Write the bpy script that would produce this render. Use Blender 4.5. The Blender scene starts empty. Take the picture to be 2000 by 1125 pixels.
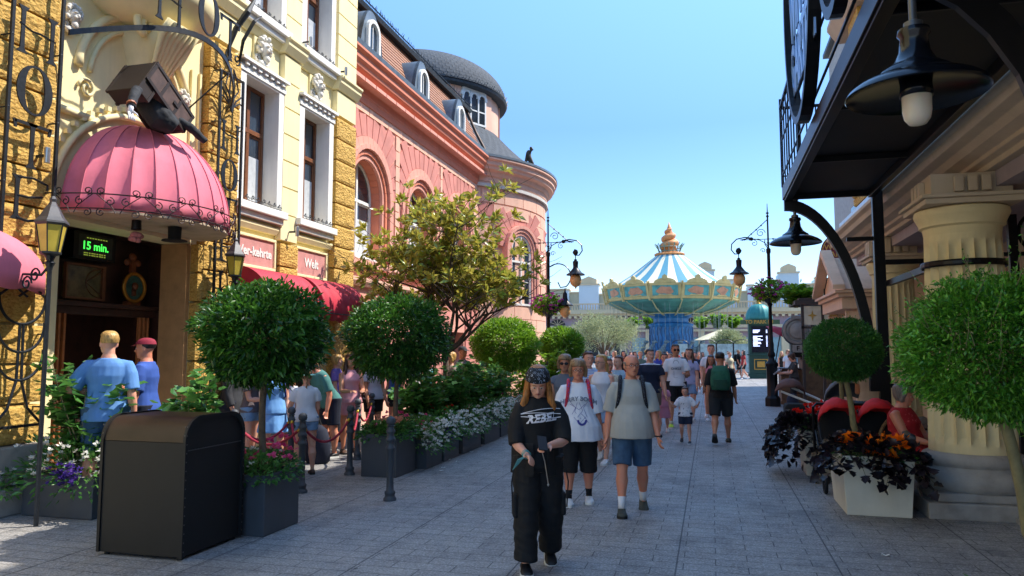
import bpy, math, random
import numpy as np
from mathutils import Vector, Matrix, noise
from mathutils.bvhtree import BVHTree
PI = math.pi
sin, cos, pi = math.sin, math.cos, math.pi
scene = bpy.context.scene
COL = scene.collection
rnd = random.Random(7)

# ------------------------------------------------------------------ materials
def lin(c):
    if isinstance(c, str):
        c = tuple(int(c[i:i + 2], 16) / 255 for i in (0, 2, 4))
        return tuple(((v + .055) / 1.055) ** 2.4 if v > .04045 else v / 12.92 for v in c)
    return tuple(c)

class NT:
    def __init__(s, name):
        s.m = bpy.data.materials.new(name); s.m.use_nodes = True
        s.t = s.m.node_tree; s.b = s.t.nodes['Principled BSDF']; s.out = s.t.nodes['Material Output']
    def n(s, typ, **kw):
        nd = s.t.nodes.new(typ)
        for k, v in kw.items():
            if k == 'inp':
                for a, b in v.items():
                    if isinstance(b, bpy.types.NodeSocket): s.t.links.new(b, nd.inputs[a])
                    else: nd.inputs[a].default_value = b
            else: setattr(nd, k, v)
        return nd
    def link(s, a, b): s.t.links.new(a, b)
    def coord(s, which='Object', scale=(1, 1, 1), rot=(0, 0, 0)):
        tc = s.n('ShaderNodeTexCoord'); mp = s.n('ShaderNodeMapping')
        mp.inputs['Scale'].default_value = scale; mp.inputs['Rotation'].default_value = rot
        s.link(tc.outputs[which], mp.inputs['Vector']); return mp.outputs[0]
    def noise(s, scale=5, detail=4, vec=None, rough=.5):
        nd = s.n('ShaderNodeTexNoise', inp={'Scale': scale, 'Detail': detail, 'Roughness': rough})
        if vec is not None: s.link(vec, nd.inputs['Vector'])
        return nd.outputs['Fac']
    def ramp(s, fac, stops, interp='LINEAR'):
        r = s.n('ShaderNodeValToRGB'); r.color_ramp.interpolation = interp
        e = r.color_ramp.elements
        while len(e) < len(stops): e.new(.5)
        for k, (p, c) in enumerate(stops):
            e[k].position = p; e[k].color = (*lin(c), 1) if not isinstance(c, float) else (c, c, c, 1)
        s.link(fac, r.inputs[0]); return r.outputs[0]
    def mix(s, fac, a, b, mode='MIX'):
        nd = s.n('ShaderNodeMix', data_type='RGBA', blend_type=mode)
        for sock, v in ((nd.inputs['Factor'], fac), (nd.inputs['A'], a), (nd.inputs['B'], b)):
            if isinstance(v, bpy.types.NodeSocket): s.link(v, sock)
            elif isinstance(v, (int, float)): sock.default_value = v
            else: sock.default_value = (*lin(v), 1)
        return nd.outputs['Result']
    def math(s, op, a, b=0.0):
        nd = s.n('ShaderNodeMath', operation=op)
        for k, v in enumerate((a, b)):
            if isinstance(v, bpy.types.NodeSocket): s.link(v, nd.inputs[k])
            else: nd.inputs[k].default_value = v
        return nd.outputs[0]
    def bump(s, h, strength=.3, dist=.01):
        nd = s.n('ShaderNodeBump', inp={'Strength': strength, 'Distance': dist, 'Height': h})
        s.link(nd.outputs[0], s.b.inputs['Normal'])
    def set(s, color=None, rough=None, metal=None, **kw):
        for k, v in (('Base Color', color), ('Roughness', rough), ('Metallic', metal)):
            if v is None: continue
            if isinstance(v, bpy.types.NodeSocket): s.link(v, s.b.inputs[k])
            elif k == 'Base Color': s.b.inputs[k].default_value = (*lin(v), 1)
            else: s.b.inputs[k].default_value = v
        for k, v in kw.items(): s.b.inputs[k].default_value = v
        return s

MATS = {}
def plain(name, c, rough=.6, metal=0., var=.12, scale=6, bump=.15, bscale=60, bdist=.004, **kw):
    """a painted or stone surface: base colour with soft blotches of wear and a fine grain"""
    if name in MATS: return MATS[name]
    t = NT(name); c = lin(c); v = t.coord()
    dk = tuple(x * (1 - var * 1.6) for x in c); lt = tuple(min(1, x * (1 + var)) for x in c)
    n1 = t.noise(scale, 5, v, .6)
    cc = t.ramp(n1, [(.3, dk), (.52, c), (.75, lt)])
    if var >= .04: cc = t.mix(t.math('MULTIPLY', t.ramp(t.noise(2.2, 5, t.coord(scale=(2.5, 2.5, .22)), .7), [(.48, 0.), (.7, 1.)]), .3), cc, tuple(x * .72 for x in c))
    t.set(cc, rough, metal, **kw)
    if bump: t.bump(t.noise(bscale, 4, v), bump, bdist)
    MATS[name] = t.m; return t.m

def emis(name, c, s):
    if name in MATS: return MATS[name]
    t = NT(name); t.set(c, .4); t.b.inputs['Emission Color'].default_value = (*lin(c), 1); t.b.inputs['Emission Strength'].default_value = s
    MATS[name] = t.m; return t.m

# ------------------------------------------------------------------ tagging
def tag(o, label=None, cat=None, group=None, kind=None):
    if label: o['label'] = label
    if cat: o['category'] = cat
    if group: o['group'] = group
    if kind: o['kind'] = kind
    return o
def thing(name, label, cat, loc=(0, 0, 0), rz=0, group=None):
    o = bpy.data.objects.new(name, None); COL.objects.link(o); o.empty_display_size = .1
    o.location = loc; o.rotation_euler = (0, 0, rz); return tag(o, label, cat, group)
def copy_thing(o, loc, rz=None, label=None, parent=None):
    c = o.copy(); COL.objects.link(c)
    if parent is None:
        c.location = loc
        if rz is not None: c.rotation_euler = (0, 0, rz)
        if label: c['label'] = label
    else: c.parent = parent
    for ch in [k for k in bpy.data.objects if k.parent == o]: copy_thing(ch, None, parent=c)
    return c

# ------------------------------------------------------------------ mesh builder
class MB:
    def __init__(s): s.v = []; s.f = []; s.mi = []; s.cur = 0
    def add(s, vs, fs):
        o = len(s.v); s.v.extend([tuple(p) for p in vs]); s.f.extend([tuple(i + o for i in f) for f in fs]); s.mi.extend([s.cur] * len(fs)); return s
    def box(s, x0, x1, y0, y1, z0, z1):
        if x0 > x1: x0, x1 = x1, x0
        if y0 > y1: y0, y1 = y1, y0
        if z0 > z1: z0, z1 = z1, z0
        return s.add([(x0, y0, z0), (x1, y0, z0), (x1, y1, z0), (x0, y1, z0), (x0, y0, z1), (x1, y0, z1), (x1, y1, z1), (x0, y1, z1)],
                     [(0, 3, 2, 1), (4, 5, 6, 7), (0, 1, 5, 4), (1, 2, 6, 5), (2, 3, 7, 6), (3, 0, 4, 7)])
    def obox(s, c, half, M):
        vs = [Vector(c) + M @ Vector((half[0] * a, half[1] * b, half[2] * d)) for d in (-1, 1) for a, b in ((-1, -1), (1, -1), (1, 1), (-1, 1))]
        return s.add(vs, [(0, 3, 2, 1), (4, 5, 6, 7), (0, 1, 5, 4), (1, 2, 6, 5), (2, 3, 7, 6), (3, 0, 4, 7)])
    def bar(s, a, b, w, h=None):
        """square bar between two points"""
        h = h or w; a = Vector(a); b = Vector(b); d = b - a; L = d.length
        q = d.to_track_quat('Z', 'Y').to_matrix()
        return s.obox((a + b) / 2, (w / 2, h / 2, L / 2), q)
    def prism(s, poly, axis, a, b):
        """poly = list of 2-D points, extruded along axis from a to b; axis x: (y,z), y: (x,z), z: (x,y)"""
        def P(p, t): return {'x': (t, p[0], p[1]), 'y': (p[0], t, p[1]), 'z': (p[0], p[1], t)}[axis]
        n = len(poly)
        return s.add([P(p, a) for p in poly] + [P(p, b) for p in poly],
                     [tuple(range(n))[::-1], tuple(range(n, 2 * n))] + [(i, (i + 1) % n, n + (i + 1) % n, n + i) for i in range(n)])
    def loft(s, rings, cap=True, closed=True):
        n = len(rings[0]); vs = [p for r in rings for p in r]; fs = []
        m = n if closed else n - 1
        for k in range(len(rings) - 1):
            for i in range(m):
                j = (i + 1) % n; fs.append((k * n + i, k * n + j, (k + 1) * n + j, (k + 1) * n + i))
        if cap:
            fs.append(tuple(range(n))[::-1]); fs.append(tuple((len(rings) - 1) * n + i for i in range(n)))
        return s.add(vs, fs)
    def tube(s, pts, r, sides=6, cap=True, closed=False):
        pts = [Vector(p) for p in pts]; n = len(pts)
        if n < 2: return s
        rs = r if isinstance(r, (list, tuple)) else [r] * n
        rings = []; up = None
        for i in range(n):
            if closed: d = pts[(i + 1) % n] - pts[i - 1]
            else: d = pts[min(i + 1, n - 1)] - pts[max(i - 1, 0)]
            if d.length < 1e-9: d = Vector((0, 0, 1))
            d.normalize()
            if up is None: up = Vector((0, 0, 1)) if abs(d.z) < .9 else Vector((1, 0, 0))
            u = (up - d * up.dot(d))
            if u.length < 1e-6: u = d.orthogonal()
            u.normalize(); w = d.cross(u); up = u
            rr = rs[i] if isinstance(rs[i], tuple) else (rs[i], rs[i])
            rings.append([pts[i] + u * (cos(2 * pi * k / sides) * rr[0]) + w * (sin(2 * pi * k / sides) * rr[1]) for k in range(sides)])
        if closed: rings.append(rings[0]); return s.loft(rings, False)
        return s.loft(rings, cap)
    def lathe(s, prof, c=(0, 0, 0), segs=24, a0=0, a1=2 * pi, sx=1, sy=1, cap=True):
        full = abs(a1 - a0 - 2 * pi) < 1e-6
        n = segs if full else segs + 1
        rings = [[(c[0] + r * sx * cos(a0 + (a1 - a0) * k / segs), c[1] + r * sy * sin(a0 + (a1 - a0) * k / segs), c[2] + z) for k in range(n)] for r, z in prof]
        return s.loft(rings, cap and full, full)
    def ell(s, c, r, M=None, seg=10, rg=7):
        rings = []
        for j in range(rg + 1):
            t = -pi / 2 + pi * j / rg; rr = max(cos(t), .02)
            ring = [Vector((r[0] * rr * cos(2 * pi * k / seg), r[1] * rr * sin(2 * pi * k / seg), r[2] * sin(t))) for k in range(seg)]
            if M is not None: ring = [M @ p for p in ring]
            rings.append([p + Vector(c) for p in ring])
        return s.loft(rings)
    def text(s, txt, M, size=1, ext=.01, align='CENTER', shear=0, bold=0):
        cu = bpy.data.curves.new('t', 'FONT'); cu.body = txt; cu.size = size; cu.extrude = ext; cu.align_x = align; cu.align_y = 'CENTER'
        cu.shear = shear; cu.offset = bold; cu.resolution_u = 3
        ob = bpy.data.objects.new('t', cu); COL.objects.link(ob)
        dg = bpy.context.evaluated_depsgraph_get(); me = ob.evaluated_get(dg).to_mesh()
        s.add([M @ v.co for v in me.vertices], [tuple(p.vertices) for p in me.polygons])
        ob.evaluated_get(dg).to_mesh_clear(); bpy.data.objects.remove(ob); bpy.data.curves.remove(cu); return s
    def build(s, name, mat, parent=None, smooth=False, world=True, bevel=0, bseg=2, autos=None):
        me = bpy.data.meshes.new(name); me.from_pydata(s.v, [], s.f)
        mats = mat if isinstance(mat, (list, tuple)) else [mat]
        for m in mats: me.materials.append(m)
        if len(mats) > 1: me.polygons.foreach_set('material_index', s.mi)
        if smooth:
            me.polygons.foreach_set('use_smooth', [True] * len(me.polygons))
            if autos: me.set_sharp_from_angle(angle=math.radians(autos))
        me.update()
        o = bpy.data.objects.new(name, me); COL.objects.link(o)
        if parent is not None:
            o.parent = parent
            if world:
                q = Vector((0, 0, 0)); p = parent
                while p: q += p.location; p = p.parent
                o.location = -q
        if bevel:
            b = o.modifiers.new('b', 'BEVEL'); b.width = bevel; b.segments = bseg; b.limit_method = 'ANGLE'; b.angle_limit = .6
        return o

def arc(cx, cz, r, a0, a1, n=12, rz=None):
    rz = rz or r
    return [(cx + r * cos(a0 + (a1 - a0) * k / n), cz + rz * sin(a0 + (a1 - a0) * k / n)) for k in range(n + 1)]
def spiral(c, r0, r1, a0, turns, n=26):
    return [(c[0] + (r0 + (r1 - r0) * k / n) * cos(a0 + 2 * pi * turns * k / n), c[1] + (r0 + (r1 - r0) * k / n) * sin(a0 + 2 * pi * turns * k / n)) for k in range(n + 1)]

# ------------------------------------------------------------------ camera: street runs along +Y, eye at 1.72 m, looking 15 deg left of it and slightly up
F, HC = 1444., 1.72
PIT, YAW = math.atan(122 / 1444.), math.radians(15)
def ray(px, py):
    a = (px - 1000) / F; b = (562.5 - py) / F
    fw = cos(PIT) - b * sin(PIT); up = sin(PIT) + b * cos(PIT)
    return Vector((-sin(YAW) * fw + cos(YAW) * a, cos(YAW) * fw + sin(YAW) * a, up))
def gp(px, py, z=0):
    r = ray(px, py); t = (z - HC) / r.z; return Vector((r.x * t, r.y * t, z))
def dp(px, py, d):
    r = ray(px, py); fw = -sin(YAW) * r.x + cos(YAW) * r.y; t = d / fw; return Vector((r.x * t, r.y * t, HC + r.z * t))
cam = bpy.data.cameras.new('camera'); camo = bpy.data.objects.new('camera', cam); COL.objects.link(camo)
cam.sensor_width = 36; cam.lens = 36 * F / 2000; cam.clip_end = 3000; cam.clip_start = .05
camo.location = (0, 0, HC); camo.rotation_euler = (pi / 2 + PIT, 0, YAW); scene.camera = camo

# ------------------------------------------------------------------ light
SUN = Vector((.52, .30, .80)).normalized()
el, az = math.asin(SUN.z), math.atan2(SUN.x, SUN.y)
sl = bpy.data.lights.new('sun', 'SUN'); so = bpy.data.objects.new('sun', sl); COL.objects.link(so)
sl.energy = 2.05; sl.angle = math.radians(.5); sl.color = (1, .93, .82)
so.rotation_euler = (-SUN).to_track_quat('-Z', 'Y').to_euler(); so.location = (10, 10, 30)
w = bpy.data.worlds.new('World'); scene.world = w; w.use_nodes = True
wt = w.node_tree; bg = wt.nodes['Background']; sk = wt.nodes.new('ShaderNodeTexSky')
sk.sky_type = 'NISHITA'; sk.sun_disc = False; sk.sun_elevation = el; sk.sun_rotation = az
sk.air_density = 1.0; sk.dust_density = .2; sk.ozone_density = 1.6; sk.altitude = 100
hs = wt.nodes.new('ShaderNodeHueSaturation'); hs.inputs['Saturation'].default_value = 1.2; hs.inputs['Value'].default_value = .93; wt.links.new(sk.outputs[0], hs.inputs['Color']); 
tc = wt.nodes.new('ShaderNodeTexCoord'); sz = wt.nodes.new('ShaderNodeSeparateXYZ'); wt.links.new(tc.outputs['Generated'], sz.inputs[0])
rp_ = wt.nodes.new('ShaderNodeValToRGB'); rp_.color_ramp.elements[0].color = (.42, .44, .51, 1); rp_.color_ramp.elements[1].color = (1.35, 1.18, 1.02, 1); rp_.color_ramp.elements[0].position = .29; rp_.color_ramp.elements[1].position = .75  # sky dimmed near the horizon; unseen zenith brightened and warmed to lift shade
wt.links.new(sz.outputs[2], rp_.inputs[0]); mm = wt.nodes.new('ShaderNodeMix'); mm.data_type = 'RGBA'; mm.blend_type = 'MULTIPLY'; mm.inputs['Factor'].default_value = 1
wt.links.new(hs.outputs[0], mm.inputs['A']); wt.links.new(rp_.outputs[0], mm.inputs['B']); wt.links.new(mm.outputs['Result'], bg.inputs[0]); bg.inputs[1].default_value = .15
scene.view_settings.view_transform = 'Standard'; scene.view_settings.look = 'None'; scene.view_settings.gamma = 1
scene.view_settings.exposure = 1.92
scene.cycles.max_bounces = 8; scene.cycles.transparent_max_bounces = 12; scene.cycles.sample_clamp_indirect = 6
# ================================================================== common materials
cream = plain('cream_plaster', 'EBDDAC', .8, var=.05, scale=1.5, bump=.1)
cream2 = plain('pale_plaster', 'EFE0AE', .8, var=.04, scale=2)
white_trim = plain('white_trim', 'E4E2DC', .6, var=.04, scale=3)
putty = plain('grey_reveal', 'C9C5BF', .7, var=.05)
iron = plain('dark_iron', '30343A', .45, .6, var=.2, scale=20)
iron_rail = plain('rusty_iron', '3C3030', .5, .5, var=.3, scale=30)
black_metal = plain('black_metal', '121317', .38, .5, var=.2, scale=8, bump=.05)
wood_brown = plain('brown_window_wood', '7A4A2C', .45, var=.15, scale=12)
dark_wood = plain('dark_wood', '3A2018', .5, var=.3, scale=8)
light_wood = plain('door_wood', 'A8683C', .45, var=.2, scale=10)
pink_cloth = plain('pink_canvas', 'DB7486', .85, var=.1, scale=2.5, bump=.1, bscale=300)
red_cloth = plain('red_canvas', 'B02038', .65, var=.08, scale=4, bump=.1, bscale=300)
zinc = plain('zinc', '6F7C86', .45, .3, var=.15, scale=4)
stone_grey = plain('grey_stone', '9A958F', .8, var=.15, scale=6, bump=.3)
coral = plain('coral_plaster', 'DC9C8A', .8, var=.08, scale=1.2, bump=.12)
coral_dk = plain('coral_sandstone', 'CB857A', .85, var=.16, scale=1.6, bump=.25)
coral_lt = plain('peach_plaster', 'E4B49C', .8, var=.08, scale=1.5, bump=.12)
coral_or = plain('orange_plaster', 'DA8568', .75, var=.06, scale=2, bump=.1)
dark_in = plain('dark_interior', '171210', .8, bump=0)
fabric_w = plain('net_curtain', 'C8CCD0', .9, var=.1, scale=10)

def glass_mat():
    t = NT('window_glass'); v = t.coord(scale=(.7, .7, .4))
    t.set(t.ramp(t.noise(1.6, 2, v), [(.35, '1B2228'), (.7, '39485A')]), .06, 0); t.b.inputs['Specular IOR Level'].default_value = .9
    return t.m
glass = glass_mat()

def gold_rust():
    t = NT('golden_rusticated_plaster'); v = t.coord(scale=(1, 1, 1.6))
    n1 = t.noise(9, 8, v, .7); n2 = t.noise(28, 6, v, .7)
    vo = t.n('ShaderNodeTexVoronoi', inp={'Scale': 16}, feature='F1'); t.link(v, vo.inputs['Vector'])
    c = t.mix(t.ramp(n2, [(.38, .0), (.6, 1.)]), 'AB8030', 'D6AE5C')
    t.set(t.mix(t.ramp(n1, [(.5, 0.), (.7, .6)]), c, 'E0B860'), .85)
    h = t.math('ADD', t.math('MULTIPLY', n2, .7), t.math('MULTIPLY', vo.outputs['Distance'], .6))
    t.bump(h, .9, .035); return t.m
gold = gold_rust()

def paving():
    t = NT('stone_paving'); v = t.coord()
    br = t.n('ShaderNodeTexBrick', inp={'Scale': 1.0, 'Mortar Size': .0045, 'Mortar Smooth': .2, 'Brick Width': .5, 'Row Height': .18, 'Bias': 0.0})
    br.offset = .5; br.squash = 1; t.link(v, br.inputs['Vector'])
    br.inputs['Color1'].default_value = (.9, .9, .9, 1); br.inputs['Color2'].default_value = (.55, .55, .55, 1); br.inputs['Mortar'].default_value = (0, 0, 0, 1)
    tone = t.n('ShaderNodeSeparateColor', inp={'Color': br.outputs['Color']}).outputs[0]
    sx = t.n('ShaderNodeSeparateXYZ', inp={'Vector': v})
    fr = t.math('FRACT', t.math('MULTIPLY', t.math('ADD', sx.outputs[0], .31), 1 / 1.24))
    line = t.math('LESS_THAN', fr, .011)
    big = t.noise(.45, 5, v, .6); med = t.noise(3.2, 6, v, .65); fine = t.noise(55, 4, v, .8); fine2 = t.noise(35, 5, t.coord(scale=(1, 2.5, 1)), .8)
    base = t.ramp(tone, [(.5, '6E6B67'), (.95, '8A8680')])
    base = t.mix(t.ramp(big, [(.35, 0.), (.65, .6)]), base, '989490')
    base = t.mix(t.math('MULTIPLY', t.ramp(med, [(.4, 0.), (.75, 1.)]), .5), base, '54555C')
    base = t.mix(t.ramp(fine, [(.46, 0.), (.62, .8)]), base, 'B6B4B2')
    base = t.mix(t.math('MULTIPLY', t.ramp(fine2, [(.5, 0.), (.66, 1.)]), .75), base, '3A3B42')
    st = t.noise(1.1, 7, t.coord(scale=(1, .6, 1)), .75); base = t.mix(t.math('MULTIPLY', t.ramp(st, [(.5, 0.), (.62, 1.)]), .45), base, '4A4A4E')
    gm = t.n('ShaderNodeTexVoronoi', inp={'Scale': 2.6}); t.link(v, gm.inputs['Vector']); base = t.mix(t.math('MULTIPLY', t.math('LESS_THAN', gm.outputs['Distance'], .045), .7), base, '2E2E32')
    jn = t.math('MAXIMUM', br.outputs['Fac'], line)
    base = t.mix(t.math('MULTIPLY', jn, .82), base, '2B2B30')
    t.set(base, t.ramp(med, [(.3, .55), (.7, .8)]))
    h = t.math('SUBTRACT', t.math('MULTIPLY', t.math('ADD', fine, fine2), .35), jn)
    t.bump(h, .5, .012); return t.m

# ================================================================== ground
m = MB(); m.add([(-400, -200, 0), (400, -200, 0), (400, 900, 0), (-400, 900, 0)], [(0, 1, 2, 3)])
tag(m.build('ground', plain('earth', '8C8880', .9, scale=.2)), kind='structure')
m = MB(); m.add([(-40, -20, .004), (40, -20, .004), (40, 125, .004), (-40, 125, .004)], [(0, 1, 2, 3)])
tag(m.build('street_paving', paving()), kind='structure')

# ================================================================== facade helpers (plane x = const facing +x)
def wall_holes(m, x0, x1, y0, y1, z0, z1, holes):
    """holes = (ya, yb, za, zb, arch) ; arch: top is a semicircle reaching zb"""
    ys = sorted({y0, y1} | {h[0] for h in holes} | {h[1] for h in holes})
    for a, b in zip(ys, ys[1:]):
        mid = (a + b) / 2; hs = sorted([h for h in holes if h[0] < mid < h[1]], key=lambda h: h[2]); z = z0
        for h in hs:
            if h[2] > z: m.box(x0, x1, a, b, z, h[2])
            z = h[3]
        if z < z1: m.box(x0, x1, a, b, z, z1)
    for h in holes:
        if h[4]:
            c = (h[0] + h[1]) / 2; r = (h[1] - h[0]) / 2; zc = h[3] - r; n = 10
            L = [(c - r * sin(pi / 2 * k / n), zc + r * cos(pi / 2 * k / n)) for k in range(n + 1)]
            for k in range(n):
                a, b = L[k], L[k + 1]
                m.prism([(a[0], h[3]), (b[0], h[3]), b, a], 'x', x0, x1)
                m.prism([(2 * c - a[0], h[3]), (2 * c - b[0], h[3]), (2 * c - b[0], b[1]), (2 * c - a[0], a[1])][::-1], 'x', x0, x1)

def blocks(m, x0, x1, y0, y1, z0, z1, h, gap=.03, rough=0, seed=0):
    """stacked facing blocks; with rough > 0 the faces are hewn"""
    n = max(1, round((z1 - z0) / h)); hh = (z1 - z0) / n
    for k in range(n):
        a, b = z0 + k * hh + gap / 2, z0 + (k + 1) * hh - gap / 2
        if not rough: m.box(x0, x1, y0 , y1, a, b); continue
        ny = max(3, int((y1 - y0) / .045)); nz = max(3, int((b - a) / .045))
        def P(i, j):
            y = y0 + (y1 - y0) * i / ny; z = a + (b - a) * j / nz
            e = min(i, ny - i, j, nz - j)
            d = -.016 if e == 0 else (noise.noise((y * 7, z * 7 + seed, seed)) * .6 + noise.noise((y * 19, z * 19, seed)) * .5) * rough * .6
            return (x1 + d, y, z)
        vs = [P(i, j) for j in range(nz + 1) for i in range(ny + 1)]
        m.add(vs, [(j * (ny + 1) + i, j * (ny + 1) + i + 1, (j + 1) * (ny + 1) + i + 1, (j + 1) * (ny + 1) + i) for j in range(nz) for i in range(ny)])
        m.box(x0, x1 - .017, y0, y1, a, b)

def win(parent, x, y0, y1, z0, z1, mat, arch=False, curtain=True, transom=.68, bars=False, casing=None, open_top=True):
    """a casement window in an opening; x is the plane of the frame"""
    r = (y1 - y0) / 2; c = (y0 + y1) / 2; zc = z1 - r if arch else z1
    f = MB(); t = .06; 
    f.box(x - .03, x + .03, y0, y0 + t, z0, zc); f.box(x - .03, x + .03, y1 - t, y1, z0, zc); f.box(x - .03, x + .03, y0 + t, y1 - t, z0, z0 + t)
    zt = z0 + (z1 - z0) * transom
    f.box(x - .03, x + .045, y0 + t, y1 - t, zt - .04, zt + .04)
    f.box(x - .035, x + .04, c - .04, c + .04, z0 + t, zt - .04); f.box(x - .035, x + .04, c - .04, c + .04, zt + .04, z1 - (.02 if arch else t))
    if arch:
        for k in range(12):
            a, b = pi * k / 12, pi * (k + 1) / 12
            f.prism([(c + r * cos(a), zc + r * sin(a)), (c + r * cos(b), zc + r * sin(b)), (c + (r - t) * cos(b), zc + (r - t) * sin(b)), (c + (r - t) * cos(a), zc + (r - t) * sin(a))], 'x', x - .03, x + .03)
    else: f.box(x - .03, x + .03, y0 + t, y1 - t, z1 - t, z1)
    for a, b in ((y0 + t, c - .04), (c + .04, y1 - t)):      # sash
        for q in ((a, a + .035, z0 + t, zt - .04), (b - .035, b, z0 + t, zt - .04), (a + .035, b - .035, z0 + t, z0 + t + .05), (a + .035, b - .035, zt - .08, zt - .04)):
            f.box(x - .02, x + .015, *q)
        if bars:
            for kk in (1, 2): zz = z0 + (zt - z0) * kk / 3; f.box(x - .015, x + .01, a + .035, b - .035, zz - .012, zz + .012)
    o = f.build('window', mat, parent, bevel=.006)
    g = MB()
    if arch:
        pl = [(y0 + t * .5, z0 + t * .5), (y1 - t * .5, z0 + t * .5)] + arc(c, zc, r - t * .5, 0, pi, 14)
        g.prism(pl, 'x', x - .012, x - .006)
    else: g.box(x - .012, x - .006, y0 + t * .5, y1 - t * .5, z0 + t * .5, z1 - t * .5)
    g.build('pane', glass, o)
    if curtain:
        k = MB(); n = 28
        for (a, b, ht) in ((y0 + .08, c - .02, .42), (c + .02, y1 - .08, .42)):
            rows = []
            for z in (z0 + .08, z0 + (z1 - z0) * ht * .6, z0 + (z1 - z0) * ht):
                rows.append([(x + .004 + .006 * sin(i * 2.1), a + (b - a) * i / n, z) for i in range(n + 1)])
            k.loft(rows, False, False)
        k.build('curtain', fabric_w, o)
    return o

def scrollwork(m, y0, y1, z, x, n=5, r=.05, rr=.006):
    """a low iron flower guard made of scrolls"""
    m.tube([(x, y0, z), (x, y1, z)], rr, 5); m.tube([(x, y0, z + r * 1.1), (x, y1, z + r * 1.1)], rr * .8, 5)
    for k in range(n):
        c = y0 + (y1 - y0) * (k + .5) / n; s = 1 if k % 2 else -1
        m.tube([(x + .004, p[0], p[1]) for p in spiral((c - s * r * .7, z + r), r * .95, r * .2, 0, 1.2 * s, 14)], rr, 4)
        m.tube([(x + .004, p[0], p[1]) for p in spiral((c + s * r * .7, z + r * 1.5), r * .8, r * .2, pi, -1.2 * s, 14)], rr, 4)
        m.ell((x, c, z + r * 2.1), (rr * 2, rr * 3, rr * 4), None, 6, 4)

# ================================================================== THE YELLOW HOTEL
HW = -7.42; HP = -7.27
hotel = thing('hotel_building', 'cream and golden hotel building with rusticated pilasters and pink domed entrance', 'building', (-9.5, 10, 0))
holes = [(7.0, 9.28, 0, 3.3, False), (10.3, 11.32, 4.15, 6.3, False), (12.12, 13.12, 4.15, 6.3, False),
         (10.3, 11.32, 7.45, 9.6, False), (12.12, 13.12, 7.45, 9.55, True), (10.45, 11.3, 0, 2.45, False), (12.1, 13.15, 0, 2.45, False)]
m = MB(); wall_holes(m, HW - .45, HW, -3, 14.2, 0, 12.5, holes); m.box(-13, HW - 3.2, -3, 14.2, 0, 12.5); m.box(-13, HW - .45, 14.0, 14.2, 0, 12.5); m.box(-13, HW, -3, 14.2, 12.5, 12.7)
m.build('wall', cream2, hotel)
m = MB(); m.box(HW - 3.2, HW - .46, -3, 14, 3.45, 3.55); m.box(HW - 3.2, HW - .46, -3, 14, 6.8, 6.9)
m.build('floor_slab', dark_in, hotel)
# rusticated pilasters
for k, (a, b, zt) in enumerate([(4.6, 6.72, 9), (9.4, 10.16, 6.5), (13.36, 14.2, 6.5), (11.42, 12.0, 3.62), (9.28, 9.4, 3.3)]):
    m = MB(); blocks(m, HW + .001, HP, a, b, .7, zt, .43, .03, .03, k * 3.7)
    m.build('rusticated_pilaster', gold, hotel, smooth=False)
    m = MB(); m.box(HW + .001, HP + .08, a - .03, b + .03, .28, .7); m.box(HW + .001, HP + .2, a - .06, b + .06, 0, .28); m.build('plinth', stone_grey, hotel, bevel=.02)
for a, b, z0, z1 in [(9.42, 10.14, 6.55, 7.06), (13.38, 14.2, 6.55, 7.06), (11.44, 11.98, 3.66, 7.06), (9.42, 10.14, 7.36, 12.3), (11.44, 11.98, 7.36, 12.3), (13.38, 14.2, 7.36, 12.3)]:
    m = MB(); blocks(m, HW + .001, HP - .03, a, b, z0, z1, .46, .022); m.box(HW + .001, HP - .055, a + .01, b - .01, z0, z1)
    m.build('cream_pilaster', cream, hotel, bevel=.006)
# string courses
m = MB()
for a, b, pr in [(6.72, 9.4, .1), (10.16, 11.42, .1), (12.0, 13.36, .1)]:
    m.prism([(HW, 7.08), (HW + pr * .4, 7.08), (HW + pr, 7.2), (HW + pr, 7.26), (HW + pr * 1.3, 7.3), (HW + pr * 1.3, 7.35), (HW, 7.35)], 'y', a, b)
for a, b in [(9.36, 10.2), (11.38, 12.04), (13.32, 14.24)]:
    m.prism([(HW, 7.07), (HP, 7.07), (HP + .08, 7.2), (HP + .08, 7.26), (HP + .12, 7.3), (HP + .12, 7.345), (HW, 7.345)], 'y', a, b)
m.build('string_course', cream, hotel, bevel=.005)
m = MB(); m.prism([(HW, 12.3), (HP + .1, 12.3), (HP + .35, 12.55), (HP + .35, 12.7), (HW, 12.7)], 'y', -3, 14.35); m.build('cornice', white_trim, hotel)
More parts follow.
